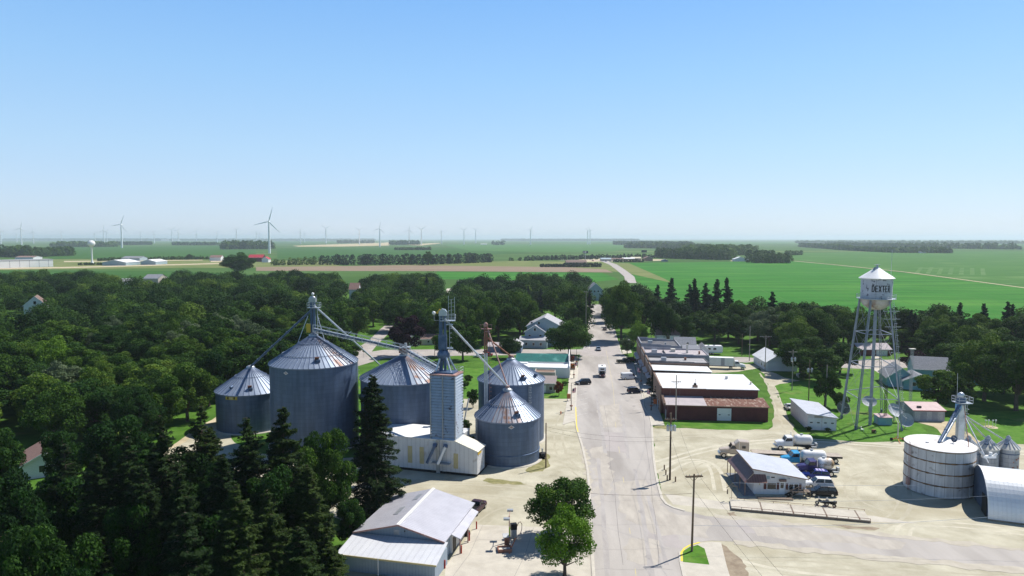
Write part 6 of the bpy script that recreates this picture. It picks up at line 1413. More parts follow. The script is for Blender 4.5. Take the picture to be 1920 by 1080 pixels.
    for s_ in (-1, 1):
        b = MB(); b.box(l-.12,l-.0,s_*h*.62-.17,s_*h*.62+.17,.62,.8,0); b.build('headlight', M['lamp_w'], t)
        b = MB(); b.box(-l-.02,-l+.06,s_*h*.74-.1,s_*h*.74+.1,.75,1.0,0); b.build('tail_light', M['lamp_r'], t)
        b = MB(); b.box(l*.34,l*.34+.12,s_*(h+.08)-.12,s_*(h+.08)+.12,1.02,1.2,0); b.build('mirror', pm, t)
    b = MB(); b.box(l-.02,l+.06,-h*.8,h*.8,.36,.56,0); b.box(-l-.06,-l+.02,-h*.85,h*.85,.36,.56,0); b.build('bumper', M['black'], t)
    return t
R_ = radians
car('suv','black estate parked nose to the kerb on the left side of the street','black',G(1093,721),R_(192),4.9,1.9,1.75)
t = car('suv','dark blue off roader on the right kerb with its tailgate raised','navy',G(1191,737),R_(14),4.6,1.95,1.8)
b = MB(); b.bar((-2.2,0,1.75),(-3.3,0,1.95),1.5,.06); b.build('tailgate', P_['navy'], t); b = MB(); b.tube((-2.42,.1,1.0),(-2.34,.1,1.0),.34,None,14); b.build('spare_wheel', M['tyre'], t)
car('van','white van with faded side lettering parked on the right kerb','white',G(1180,711),R_(10),5.3,2.0,2.1)
car('pickup','dark green pickup nosed to the kerb near the far shops','green',G(1170,681),R_(6),5.3,1.95,1.85)
car('suv','dark maroon car squeezed beside the dark green pickup','maroon',G(1185,677.5),R_(6),4.4,1.85,1.5)
car('sedan','silver blue saloon coming along the street beyond the camper','silver',G(1122,657),R_(-92),4.7,1.85,1.5)
car('sedan','small brown saloon on the far street under the tree shadows','brown',G(1134,619),R_(-95),4.5,1.8,1.45)
car('sedan','dark saloon parked at the far left kerb of the street','steelblue',G(1105,588.5),R_(-92),4.5,1.8,1.45)
car('pickup','maroon pickup parked behind the filling station','maroon',G(893,959),R_(70),5.3,1.95,1.8)
car('suv','black four by four with bright wheel rims beside the office','black',G(1540,929),R_(174),5.0,1.95,1.8,group='vehicles beside the weigh office')
car('suv','white four by four between the black one and the blue one','white',G(1534,913),R_(172),4.9,1.95,1.75,group='vehicles beside the weigh office')
t = car('suv','deep blue car with pale roof stripes next to the gas tanker','blue',G(1529,897),R_(170),4.8,1.9,1.65,group='vehicles beside the weigh office')
b = MB()
for k in range(3): b.box(-1.5+k*.55,-1.1+k*.55,-.6,.6,1.66,1.70,0)
b.build('roof_stripe', mat('lilac stripe',(.45,.42,.68),rough=.5), t)
car('sedan','red car on the lawn edge left of the slate blue garage','red',G(913,668),R_(175),4.4,1.8,1.5)
car('sedan','white car next to the red one beyond the lawn','white',G(899,670),R_(175),4.4,1.8,1.5)
car('sedan','dark car parked by the brown garage behind the tower','steelblue',G(1664,664),R_(100),4.5,1.8,1.45)
t = car('sedan','pale car half hidden behind the white two door garage','white',G(1479,767),R_(80),4.6,1.8,1.5)
car('pickup','white pickup glimpsed through the lower spruces','white',G(470,975),R_(160),5.4,2.0,1.9)

# camper on a truck, coming down the street
cp_ = G(1129,706); t = thing('truck_camper', 'dark pickup carrying a tall white camper down the middle of the street', 'camper', (cp_.x, cp_.y, .05), R_(-96), None)
b = MB(); b.loft([(-2.6,.45,1.05,.95,.92),(.4,.4,1.15,1.0,.95),(2.3,.45,1.1,.98,.86),(2.75,.5,.95,.9,.8)],0,.12); b.build('truck_body', P_['maroon'], t)
b = MB(); b.loft([(.1,1.1,1.9,.9,.8),(.9,1.1,1.9,.9,.78),(1.5,1.1,1.25,.88,.82)],0,.1); b.build('windscreen', M['glass'], t)
b = MB(); b.box(-3.2,-.1,-1.2,1.2,.95,3.3,0); b.box(-.1,1.5,-1.2,1.2,2.05,3.3,0); b.build('camper_box', M['white'], t)
b = MB(); b.box(-1.1,-.6,-.25,.25,3.3,3.5,0); b.build('roof_hatch', M['black'], t)
b = MB(); b.box(1.5,1.53,-.6,.6,2.45,2.9,0); b.build('window', M['glass'], t)
for x in (-1.6, 1.7):
    for s_ in (-1,1): wheel(t, x, s_*.88, .4)
for s_ in (-1,1): b = MB(); b.box(2.66,2.8,s_*.65-.15,s_*.65+.15,.7,.9,0); b.build('headlight', M['lamp_w'], t)

def bigcab(t, pm, x0, sleeper=False, hood=1.7):
    """long nosed cab, nose towards +x from x0 (back of cab)"""
    b = MB(); xc = x0+1.7
    b.loft([(xc-.1,1.0,2.0,1.05,.95),(xc+.9,.95,1.9,1.0,.85),(xc+hood,.95,1.7,.9,.72)],0,.18); b.build('bonnet', pm, t)
    b = MB(); b.loft([(x0,1.0,2.15,1.15,1.12),(xc,1.0,2.05,1.12,1.08)],0,.1); b.loft([(x0,2.7,2.95,1.1,1.0),(xc-.5,2.7,2.9,1.1,.98)],0,.1)
    for s_ in (-1,1): b.bar((x0+.08,s_*1.08,2.1),(x0+.08,s_*1.05,2.8),.12,.1); b.bar((xc-.05,s_*1.02,2.05),(xc-.5,s_*1.0,2.8),.1,.08)
    b.box(x0-.02,x0+.06,-1.1,1.1,2.1,2.9,0); b.build('cab', pm, t)
    b = MB(); b.loft([(x0+.1,2.05,2.78,1.08,1.0),(xc-.5,2.05,2.76,1.07,.98),(xc-.08,2.0,2.12,1.0,.96)],0,.05); b.build('windows', M['glass'], t)
    if sleeper:
        b = MB(); b.loft([(x0-2.1,1.0,3.5,1.15,1.05),(x0-.1,1.0,3.6,1.15,1.05),(x0+.6,2.6,3.05,1.12,1.0)],0,.15); b.build('sleeper', pm, t)
        for s_ in (-1,1): c = MB(); c.box(x0-1.4,x0-.7,s_*1.16-.02,s_*1.16+.02,2.2,2.7,0); c.build('sleeper_window', M['glass'], t)
    b = MB(); b.box(xc+hood-.03,xc+hood+.06,-.6,.6,1.0,1.6,0); b.box(xc+hood,xc+hood+.25,-1.15,1.15,.55,.95,0); b.build('grille', M['chrome'], t)
    for s_ in (-1,1):
        b = MB(); b.loft([(xc+.1,.75,1.0,.0,.0)],0) if 0 else None
        b.at(xc+hood-.75,s_*.98,.55); b.prismy([(-.75,0),(-.6,.45),(-.25,.68),(.25,.68),(.6,.45),(.75,0),(.6,0),(.45,.3),(.2,.5),(-.2,.5),(-.45,.3),(-.6,0)], -.2, .2, 0); b.build('mudguard', pm, t)
        b = MB(); b.tube((x0-.15,s_*1.05,1.2),(x0-.15,s_*1.05,3.5),.09,None,8); b.build('exhaust_stack', M['chrome'], t)
        c = MB(); c.box(xc+hood-.15,xc+hood+.04,s_*.78-.12,s_*.78+.12,1.15,1.4,0); c.build('headlight', M['lamp_w'], t)
        wheel(t, xc+hood-.75, s_*.95, .52, .3)
    return xc
def tanker(label, colour, pos, heading, L=8.2, rt=1.05, old=False, name='propane_truck'):
    t = thing(name, label, 'tanker truck', (pos[0], pos[1], .04), heading, 'bulk gas trucks beside the office'); pm = P_[colour]
    l = L/2; x0 = l-3.6
    bigcab(t, pm, x0, hood=1.6)
    b = MB(); b.box(-l, x0+1.6, -.45,.45,.75,1.05,0); b.box(-l-.1,-l+.9,-1.0,1.0,.7,.95,1); b.box(-l-.5,-l-.1,-.6,.3,.8,1.5,1); b.build('chassis', [M['black'], M['steel']], t)
    n = 28; prof = []
    La = (x0-.35)-(-l+.5); xs = []
    c = (-l+.5+x0-.35)/2; hf_ = La/2; e = rt*.75; vs = []
    for k in range(9): a = pi/2*k/8; prof.append((rt*sin(a)+.001, -hf_+e-e*cos(a)))
    for k in range(9): a = pi/2*k/8; prof.append((rt*cos(a)+.001, hf_-e+e*sin(a)))
    b = MB(); b.M = Matrix.Translation((c,0,1.15+rt)) @ Matrix.Rotation(pi/2, 4, 'Y'); b.lathe(prof, 28, 0); o = b.build('tank', mat('tank white '+label[:9], (.70,.70,.70), (.76,.76,.76), scale=1, rough=.4, c3=(.42,.28,.14) if old else None, s3=.5, lo3=.56, hi3=.7), t)
    b = MB(); b.tube((c+.3,0,1.15+2*rt-.05),(c+.3,0,1.15+2*rt+.2),.3,None,10); b.build('manhole', M['steel'], t)
    for x in (-l+1.3,):
        for s_ in (-1,1): wheel(t, x, s_*.88, .5, .55)
    return t, c
hd = R_(174)
tanker('white nosed gas tanker with a white tank, farthest of the three tankers','white',G(1489,843),hd,8.4)
tanker('bright blue gas tanker with a white tank in the middle of the three','sky',G(1507,874),hd,9.4,1.05)
t, c = tanker('dark purple gas tanker with a rust stained lettered tank','grape',G(1529,890),hd,7.6,1.08,True)
# small lettering band on its tank (unreadable in the photo beyond a line of dark characters)
def text_mesh(txt, size, depth=.004):
    cu = bpy.data.curves.new('lettering', 'FONT'); cu.body = txt; cu.size = size; cu.extrude = depth; cu.align_x = 'CENTER'
    o = bpy.data.objects.new('lettering', cu); dg = bpy.context.evaluated_depsgraph_get(); me = bpy.data.meshes.new_from_object(o); bpy.data.objects.remove(o); return me
me = text_mesh('DEXTER LP GAS', .46); o = bpy.data.objects.new('lettering', me); COL.objects.link(o); me.materials.append(M['black']); o.parent = t
o.location = (c, 1.11, 2.15); o.rotation_euler = (pi/2, 0, pi)
me = text_mesh('GSI', .6); o = bpy.data.objects.new('lettering', me); COL.objects.link(o); me.materials.append(M['offwhite']); o.parent = g1
a_ = radians(258); o.location = ((RA+.16)*cos(a_), (RA+.16)*sin(a_), hA-.95); o.rotation_euler = (pi/2, 0, a_+pi/2)

# beige semi with flatbed
p0 = G(1383, 862); p1 = G(1570, 871); hs = atan2(p0.y-p1.y, p0.x-p1.x)
t = thing('flatbed_semi_truck', 'beige long nosed semi truck with sleeper cab and a long flatbed trailer', 'semi truck', (G(1392,858).x, G(1392,858).y, .04), hs)
bigcab(t, P_['beige'], 1.0, True, 1.9)
b = MB(); b.box(-5.2,2.5,-.45,.45,.7,1.0,0); b.build('chassis', M['black'], t)
for x in (-3.2,-4.5):
    for s_ in (-1,1): wheel(t, x, s_*.92, .5, .5)
Lt = (G(1577,868)-G(1392,858)).length
b = MB(); b.box(-Lt,-1.8,-1.25,1.25,1.25,1.42,0); b.build('trailer_deck', mat('dusty trailer deck',(.34,.29,.24),(.46,.40,.34),scale=1.5,rough=.9), t)
b = MB(); b.box(-Lt,-1.8,-1.3,-1.22,1.05,1.42,0); b.box(-Lt,-1.8,1.22,1.3,1.05,1.42,0); b.box(-Lt+1,-3,-.4,.4,.9,1.24,0); b.build('trailer_frame', M['black'], t)
for x in (-Lt+1.2,-Lt+2.5):
    for s_ in (-1,1): wheel(t, x, s_*.92, .5, .5)
b = MB(); b.box(-9.5,-8.9,-1.2,1.2,1.42,2.1,0); b.box(-Lt+4,-Lt+6,1.28,1.31,1.0,1.25,1); b.build('headboard', [M['timber'], M['white']], t)
# white box truck beyond the roofs
p = G(1352, 691)
t = thing('box_truck', 'white semi truck with a long box trailer behind the flat roofed shops', 'semi truck', (p.x, p.y, .04), R_(-12))
b = MB(); b.box(-8.0,4.0,-1.3,1.3,1.15,3.95,0); b.build('trailer_box', M['white'], t)
b = MB(); b.box(-7.9,5.2,-.5,.5,.8,1.14,0); b.box(-1.2,-1.17,-1.0,1.0,1.2,3.9,0); b.build('chassis', M['black'], t)
b = MB(); b.box(-.2,1.0,-1.33,-1.302,1.3,3.8,0); b.build('side_door', M['shingle_light'], t)
bigcab(t, P_['white'], 4.4, hood=1.7)
for x in (-6.6,-5.4,3.2):
    for s_ in (-1,1): wheel(t, x, s_*.95, .5, .5)
# caravan
p = G(1328, 664)
t = thing('travel_trailer', 'long white travel trailer with blue decoration parked by the trees', 'travel trailer', (p.x, p.y, .04), R_(-5))
b = MB(); Lc = 51*p.y/F/1.0; l = Lc/2
b.prismy([(-l,.7),(l-.4,.7),(l,1.3),(l,3.1),(l-.3,3.4),(-l+.5,3.4),(-l,2.6)], -1.25, 1.25, 0); b.build('body', M['white'], t)
for x in (-l+1.2,-l+1.2,.2,1.8): 
    pass
for i, x in enumerate((-l*.62, .1, l*.42)): b = MB(); b.box(x-.55,x+.55,-1.29,-1.25,1.9,2.6,0); b.build('window', M['glass'], t)
b = MB(); 
for k in range(5): b.box(-l*.42+k*.18,-l*.42+k*.18+.14,-1.28,-1.252,1.3+.25*k,2.4-.12*k,0)
b.box(-l+.2,l-.2,-1.27,-1.252,.85,1.0,0); b.build('decoration', P_['sky'], t)
for x in (.6, 1.6): wheel(t, x, -1.1, .36, .2); wheel(t, x, 1.1, .36, .2)
b = MB()
for x in (-l*.5,0,l*.4): b.box(x-.3,x+.3,-.3,.3,3.4,3.65,0)
b.build('roof_vent', M['blue_steel'], t)
# motorcycles
for i, (px, py, l_) in enumerate(((1541,948,'black touring motorcycle parked by the office stair, the left of two'),(1556,950,'black touring motorcycle beside the first, the right of two'))):
    p = G(px, py); t = thing('motorcycle', l_, 'motorcycle', (p.x, p.y, .04), R_(150-20*i), 'motorcycles by the office')
    for x in (-.75,.75):
        b = MB(); b.tube((x,-.07,.33),(x,.07,.33),.33,None,16); o = b.build('wheel', M['tyre'], t); c = MB(); c.tube((x,-.08,.33),(x,.08,.33),.18,None,10); c.build('rim', M['chrome'], o)
    b = MB(); b.loft([(-.8,.5,.85,.2,.12),(-.1,.45,.8,.2,.16),(.35,.5,1.0,.2,.14),(.55,.7,1.0,.12,.06)],0,.08); b.bar((.75,0,.33),(.5,0,1.1),.08,.08); b.build('frame', P_['black'], t)
    b = MB(); b.loft([(-.75,.85,.98,.2,.15),(-.1,.8,.92,.18,.14)],0,.05); b.box(-1.0,-.55,-.35,.35,.7,1.1,0); b.build('seat', M['black'], t)
    b = MB(); b.tube((.45,-.4,1.12),(.45,.4,1.12),.03,None,6); b.box(.5,.56,-.22,.22,.95,1.4,0); b.build('handlebar', M['chrome'], t)

# ---------------------------------------------------------------- poles, lamps, wires
def pole(label, base, top, m='wood_pole', arms=((0,1.5),), rot=0.0, trans=0, lean=(0,0), r=.16, group='wooden utility poles', double=False, name='utility_pole', px_base=None):
    p = G(*base); h = ZT(base[0], base[1], top); t = thing(name, label, 'utility pole', (p.x, p.y, 0), rot, group)
    b = MB(); b.tube((0,0,-.3),(lean[0],lean[1],h),r,r*.72,10); b.build('shaft', M[m], t)
    for (dz, hw_) in arms:
        b = MB(); z = h-.35-dz
        for s_ in ((-.16,.16) if double else (.14,)): b.box(-hw_,hw_,s_-.05,s_+.05,z-.08,z+.08,0)
        for s_ in (-1,1): b.bar((s_*hw_*.55,.14,z-.05),(0,.14,z-.75),.05,.05)
        if lean != (0,0): b.v = [(v[0]+lean[0]*.96, v[1]+lean[1]*.96, v[2]) for v in b.v]
        o = b.build('crossarm', M[m], t)
        for x in (-hw_+.12, -hw_*.5, hw_*.5, hw_-.12):
            c = MB(); c.tube((x+lean[0],lean[1]+.14,z+.08),(x+lean[0],lean[1]+.14,z+.28),.05,.035,6); c.build('insulator', M['steel'], o)
    for k in range(trans):
        x = (-.62,.0,.62)[k] if trans == 3 else (-.5,.5)[k]
        b = MB(); b.tube((x,-.42,h-3.3),(x,-.42,h-2.3),.27,.27,12); b.tube((x,-.42,h-2.3),(x,-.42,h-2.15),.2,.1,10); b.tube((x-.1,-.42,h-2.2),(x-.1,-.42,h-1.95),.04,None,5); b.build('transformer', M['galv'], t)
        if k == 0: b = MB(); b.box(-.8,.8,-.2,-.1,h-2.6,h-2.5,0); b.build('bracket', M['steel'], t)
    return t, h
t, h1_ = pole('dark pole with three grey transformers beside the main street', (1256,900), 774, arms=((0,.0001),(.9,1.1)), trans=3, r=.2, double=True)
b = MB(); b.tube((.0,-.22,0),(0,-.22,h1_-4.5),.06,None,6); b.build('conduit', M['tyre'], t)
pole('weathered crossarm pole on the grassy traffic island', (1297,1035), 889, arms=((0,1.25),), rot=.12, lean=(.15,.0), r=.17, double=True)
pole('tall grey pole at the street corner of the red building', (1267,790), 703, 'pole_grey', arms=((1.4,1.2),), r=.15)
pole('dark pole standing behind the front street bin', (1023.5,877), 793, arms=(), r=.15)
pole('grey pole beside the white outbuilding at the bend', (1405,677), 611, 'pole_grey', arms=(), r=.15)
pole('short dark pole near the travel trailer', (1391,668), 626, arms=(), r=.13)
pole('grey crossarm pole in front of the white outbuilding', (1434.5,696), 629, 'pole_grey', arms=((.1,2.0),), r=.15)
pole('grey pole with two transformers on the open lawn', (1485,732), 656, 'pole_grey', arms=((.3,1.3),), r=.15, trans=2)
pole('darker pole with two transformers behind the two door garage', (1516,754), 675, arms=(), r=.15, trans=2)
pole('bare grey pole behind the two door garage', (1548.5,763), 684, 'pole_grey', arms=(), r=.15)
pole('far pole at the left kerb of the main street', (1098.5,640), 545, 'pole_grey', arms=((.2,1.1),), r=.15)
pole('pale pole behind the farthest shop', (1221,640), 606, 'pole_grey', arms=(), r=.13)
pole('dark pole on the lawn left of the big spruce', (624,950), 873, arms=((.3,.9),), r=.16)
pole('pole beyond the lawn behind the louvred tower', (815,672), 640, arms=(), r=.11)
b_ = MB(); b_.box(-.1,.1,-.1,.1,0,1.0,0); tag(b_.build('marker_post', M['white'], None, G(631,950)), 'short white marker post beside the pole left of the spruce', 'marker post')
for i, (x, y) in enumerate(((1245.5,881),(1248.5,890.5),(1251,901),(1266.5,903.5))):
    b = MB(); b.tube((0,0,0),(0,0,1.0),.13,None,8); l = ('farthest of the three guarding the transformer pole','middle one of the three left of the transformer pole','nearest one left of the transformer pole','alone on the right of the transformer pole')[i]
    tag(b.build('guard_post', M['wood_pole'], None, G(x,y)), 'stub of brown timber post, '+l, 'post', 'guard posts round the transformer pole')
def lamp(label, base, top, right=1, flag=None, arm=1.8):
    p = G(*base); h = ZT(base[0], base[1], top); t = thing('street_lamp', label, 'street lamp', (p.x, p.y, .1), 0, 'black street lamps on the pavements')
    b = MB(); b.tube((0,0,0),(0,0,.9),.16,.11,8); b.tube((0,0,.9),(0,0,h),.085,.06,8); b.tube((0,0,h),(arm*right,.0,h+.12),.05,None,6); b.build('post', M['black'], t)
    b = MB(); b.loft([(arm*right-.35,h+.0,h+.16,.14,.1),(arm*right+.35,h+.02,h+.13,.12,.08)],0,.05); b.build('lamp_head', M['steel'], t)
    b = MB(); b.lathe([(.01,1.0),(.35,1.05),(.42,1.35),(.01,1.4)],10,0); b.build('planter_ring', M['rust'], t)
    if flag:
        f = MB(); s_ = flag; x0, z0 = s_*.12, h-1.6; f.tube((0,0,z0-.5),(s_*1.1,0,z0+.5),.025,None,5,3)
        for k in range(7):
            za, zb2 = z0+.1-k*.17, z0-.07-k*.17; dx = .05*sin(k)
            f.quad((s_*.25+dx,-.02,zb2),(s_*1.2+dx,-.12,zb2+.32),(s_*1.2+dx,-.12,za+.32),(s_*.25+dx,-.02,za), 0 if k % 2 else 1)
            if k < 4: f.quad((s_*.25+dx,-.03,zb2),(s_*.65+dx,-.08,zb2+.14),(s_*.65+dx,-.08,za+.14),(s_*.25+dx,-.03,za), 2)
        f.build('flag', [M['white'], mat('flag red',(.5,.03,.05),rough=.7) if 'flag red' not in bpy.data.materials else bpy.data.materials['flag red'], P_['navy'], M['black']], t)
    return t
lamp('street lamp with a hanging flag on the left pavement beside the gravel', (1071,770), 719, 1, 1)
lamp('street lamp by the white shop on the left pavement', (1076,710), 672, 1, 1)
lamp('street lamp in front of the green roofed shop', (1081,685), 654, 1)
lamp('street lamp in shade beside the large brick building', (1221,770), 722, -1, -1)
lamp('street lamp in front of the low white roofed shop', (1202,722), 683, -1, -1)
lamp('street lamp at the corner before the farthest shop', (1188,676), 638, -1)
for i, (x, y, l) in enumerate(((1066.5,752,'left pavement by the hanging flag'),(1229,762,'right pavement beside the dark conifers'))):
    p = G(x, y); t = thing('notice_box', 'orange brown box post on the '+l, 'notice box', (p.x, p.y, .1), 0)
    b = MB(); b.box(-.5,.5,-.25,.25,.6,1.9,0); b.build('box', M['orange'] if i else mat('orange brown',(.42,.17,.06),(.34,.13,.05),scale=3,rough=.7), t); b = MB()
    for s_ in (-.4,.4): b.box(s_-.05,s_+.05,-.05,.05,0,.6,0)
    b.build('leg', M['black'], t)
b = MB(); b.tube((0,0,0),(0,0,.7),.16,.13,10); b.ball(0,0,.75,.16,None,.14,10); b.tube((-.25,0,.45),(.25,0,.45),.07,None,8)
tag(b.build('fire_hydrant', M['orange'], None, G(1051.5,777)), 'small orange fire hydrant on the gravel by the left pavement', 'fire hydrant')
# planters with flowers in front of the white shops
for i, (x, y, l) in enumerate(((1071,678,'by the green roofed shop'),(1072.5,693,'by the white roofed shop'))):
    p = G(x, y); t = thing('flower_stand', 'crowded stand of red and orange flowers '+l, 'flower stand', (p.x, p.y, .1), 0); b = MB(); b.box(-1.0,1.0,-.6,.6,0,.6,0); b.box(-.9,.9,.3,.4,.6,2.0,0); b.build('stand', M['timber'], t)
    g = np.random.default_rng(i+3); n = 260; C = g.uniform(-1,1,(n,3))*np.array([1.1,.7,.7])+np.array([0,0,1.3]); cm = cards_mesh('flowers', C, g.normal(size=(n,3)), .13, .12, M['orange'] if i else M['redp'], None, g); o = bpy.data.objects.new('flowers', cm); COL.objects.link(o); o.parent = t
    C = g.uniform(-1,1,(n,3))*np.array([1.0,.6,.6])+np.array([0,0,1.1]); cm = cards_mesh('foliage', C, g.normal(size=(n,3)), .15, .12, M['leaf'], None, g); o = bpy.data.objects.new('foliage', cm); COL.objects.link(o); o.parent = t
# stop sign far left
p = G(682, 671); t = thing('stop_sign', 'small red roadside sign at the cross street corner behind the bins', 'road sign', (p.x, p.y, 0), 0)
b = MB(); b.tube((0,0,0),(0,0,2.8),.05,None,6); b.build('post', M['steel'], t); b = MB(); b.at(0,-.08,2.6,0,0,pi/2); b.lathe([(.01,0),(.45,0),(.45,.04),(.01,.04)],8,0,False,a0=pi/8,a1=2*pi+pi/8); b.build('sign_plate', M['rust'], t)
def wire(label, a, b_, sag=1.0, r=.014, n=14, m='black'):
    a = Vector(a); b2 = Vector(b_); pts = [a.lerp(b2, i/n)+Vector((0,0,-4*sag*(i/n)*(1-i/n))) for i in range(n+1)]
    w_ = MB(); w_.path(pts, r, 5); return tag(w_.build('power_line', M[m]), label, 'power line', 'overhead power lines')
def tp(base, py, dx=0): g_ = G(*base); return Vector((g_.x+dx, g_.y, AT(base[0], py, g_.y).z))
A1 = tp((1023.5,877),800); B1 = tp((1256,900),822)
wire('upper of two lines crossing the street to the transformer pole', A1, B1+Vector((0,0,.4)), .9); wire('lower of two lines crossing the street to the transformer pole', A1+Vector((0,0,-.7)), B1+Vector((0,0,-.3)), 1.1)
B2 = tp((1256,900),781); B3 = tp((1267,790),717); I1 = tp((1297,1035),897)
for s_, l in ((-1,'left'),(1,'right')):
    wire('line on the '+l+' side rising from the transformer pole to the corner pole', B2+Vector((s_,0,0)), B3+Vector((s_*1.1,0,0)), .4)
    wire('line on the '+l+' side between island pole and transformer pole', I1+Vector((s_*1.1,0,0)), B2+Vector((s_*.9,0,0)), .7)
    wire('line on the '+l+' side leaving the island pole towards the bottom', I1+Vector((s_*1.1,0,0)), Vector((I1.x+s_*1.1+3, I1.y-60, I1.z)), 1.0)
C1 = tp((1434.5,696),634); C2 = tp((1485,732),664)
wire('line from the outbuilding pole to the lawn pole', C1, C2, .6); wire('line from the lawn pole to the darker transformer pole', C2, tp((1516,754),680), .4)
wire('line passing behind the water tower over the trees', C1, Vector((C1.x+120, C1.y+12, C1.z+.5)), 1.4); wire('line over the shops from the corner pole', B3, tp((1405,677),614), .8)
wire('line from the bend pole to the outbuilding pole', tp((1405,677),614), C1, .5)
wire('pale cable crossing in front of the weigh office', tp((1372,957),905), AT(1925,905,118), .5, .018, m='galv')
wire('pale cable in front of the round white bin', AT(1369,938,113), AT(1925,925,104), .6, .016, m='galv')
wire('low cable crossing the bottom right of the lot', tp((1297,1035),985), AT(1960,960,96), .8, .02, m='galv')
wire('drooping cable left of the filling station', tp((624,950),878), AT(600,1090,82), 1.5, .03, m='galv')
wire('thin line over the gravel towards the bottom tree', AT(1105,925,110), AT(1297,925,100.5), .3, .02)

wire('upper line from the darker transformer pole to the bare grey pole', tp((1516,754),680), tp((1548.5,763),690), .3); wire('line from the bare grey pole into the tower lawn', tp((1548.5,763),690), AT(1640,700,190), .8)
wire('upper line over the far street', tp((1098.5,640),550), tp((1221,640),610), .6, .02); wire('upper line along the left kerb of the far street', tp((1098.5,640),550), AT(1110,548,430), .8, .02)
# ---------------------------------------------------------------- things round the water tower
dish('satellite_dish','large pale dish on a mast facing the sky, on the lawn between tower legs', G(1629,773), 1.75, R_(38), R_(-20), M['dish'], 1.5, group='large dishes round the water tower')
dish('satellite_dish','large grey dish behind the teal shed, upper of the pair', G(1676,790), 1.9, R_(48), R_(12), M['dish'], 1.4, group='large dishes round the water tower')
dish('satellite_dish','large grey dish at the foot of the right tower leg, lower of the pair', G(1697,803), 1.7, R_(60), R_(-10), M['dish'], .9, group='large dishes round the water tower')
dish('satellite_dish','dark mesh dish left of the tower beside the garage', G(1579,780), 1.7, R_(66), R_(4), M['dish_mesh'], 1.0, group='large dishes round the water tower')
p = G(1683, 826); t = thing('wheeled_mast', 'tall thin mast on a two wheeled orange frame at the edge of the lot', 'wheeled mast', (p.x, p.y, 0), .05)
b = MB(); h = ZT(1683,826,793); b.box(-.1,.1,-.1,.1,.5,h,0); b.build('mast', M['offwhite'], t)
b = MB(); b.bar((-1.2,0,.4),(1.3,0,.4),.12,.12); b.bar((-.8,0,.4),(0,0,1.1),.1,.1); b.bar((.8,0,.4),(0,0,1.1),.1,.1); b.bar((0,0,.5),(-1.0,-2.6,.1),.09,.09); b.bar((0,0,.5),(1.3,-.2,.3),.09,.09); b.build('frame', M['orange'], t)
for x in (-1.35,1.4): wheel(t, x, 0.1, .34, .22)
p = G(1638,812); t = thing('lawn_machine', 'small dark wheeled machine standing on the tower lawn', 'garden machine', (p.x, p.y, 0), .3)
b = MB(); b.box(-.4,.4,-.25,.25,.3,.8,0); b.bar((-.4,0,.7),(-1.2,0,1.0),.07,.07); b.build('body', M['rust'], t); wheel(t, .1, -.35, .35, .15); wheel(t, .1, .35, .35, .15)
p = G(1617,808); t = thing('garden_chair', 'white garden chair on the tower lawn', 'chair', (p.x, p.y, 0), 1.0)
b = MB(); b.box(-.3,.3,-.3,.3,.4,.46,0); b.build('seat', M['white'], t); b = MB(); b.box(-.3,.3,.26,.32,.46,1.0,0); b.build('backrest', M['white'], t)
for (x, y) in ((-.27,-.27),(.27,-.27),(-.27,.27),(.27,.27)): b = MB(); b.box(x-.03,x+.03,y-.03,y+.03,0,.4,0); b.build('leg', M['white'], t)
# lattice light mast behind the tower
p = G(1706, 770); t = thing('light_mast', 'slender lattice mast with a flat lamp top right of the tower', 'light mast', (p.x, p.y, 0), 0); h = ZT(1706,770,655)
b = MB(); lattice(b, 0, 0, 0, h, .5, 0, .8, .035); b.build('lattice', M['steel'], t); b = MB(); b.box(-.7,.7,-.5,.5,h,h+.2,0); b.build('lamp_head', M['offwhite'], t)
p = G(1659, 795); b = MB(); lattice(b, 0, 0, 0, 9.5, .45, 0, .8, .045); tag(b.build('lattice_mast', M['tyre'], None, p), 'short dark lattice mast beside the rear tower leg', 'mast')
# flower bed on the right lawn
p = G(1858, 801); t = thing('flower_bed', 'little round bed with four pale stakes on the right lawn', 'flower bed', (p.x, p.y, 0), 0)
b = MB(); b.lathe([(.01,.12),(1.3,.1),(1.5,.0)],14,0); b.build('soil', M['dirt'], t)
for k in range(4): b = MB(); b.tube((-1.3+k*.85,.2*(k % 2),0),(-1.3+k*.85,.2*(k % 2),1.6),.05,None,6); b.ball(-1.3+k*.85,.2*(k % 2),1.6,.22,None,None,8); b.build('stake', M['white'], t)
b = MB(); b.at(0,0,.9,0,pi/2); b.tube((0,0,-1.1),(0,0,1.1),.55,None,14); b.ball(0,0,-1.1,.55,None,.3,12); b.ball(0,0,1.1,.55,None,.3,12); b.at(0,0,0); b.box(-.8,-.6,-.4,.4,0,.5,0); b.box(.6,.8,-.4,.4,0,.5,0)
tag(b.build('fuel_tank', M['offwhite'], None, G(1501,708)), 'cream horizontal tank in the shade behind the lawn poles', 'tank')
# ---------------------------------------------------------------- planting
def inpoly(x, y, P):
    c = False; n = len(P); j = n-1
    for i in range(n):
        if (P[i][1] > y) != (P[j][1] > y) and x < (P[j][0]-P[i][0])*(y-P[i][1])/(P[j][1]-P[i][1])+P[i][0]: c = not c
        j = i
    return c
GL = 'trees of the left woods'; 
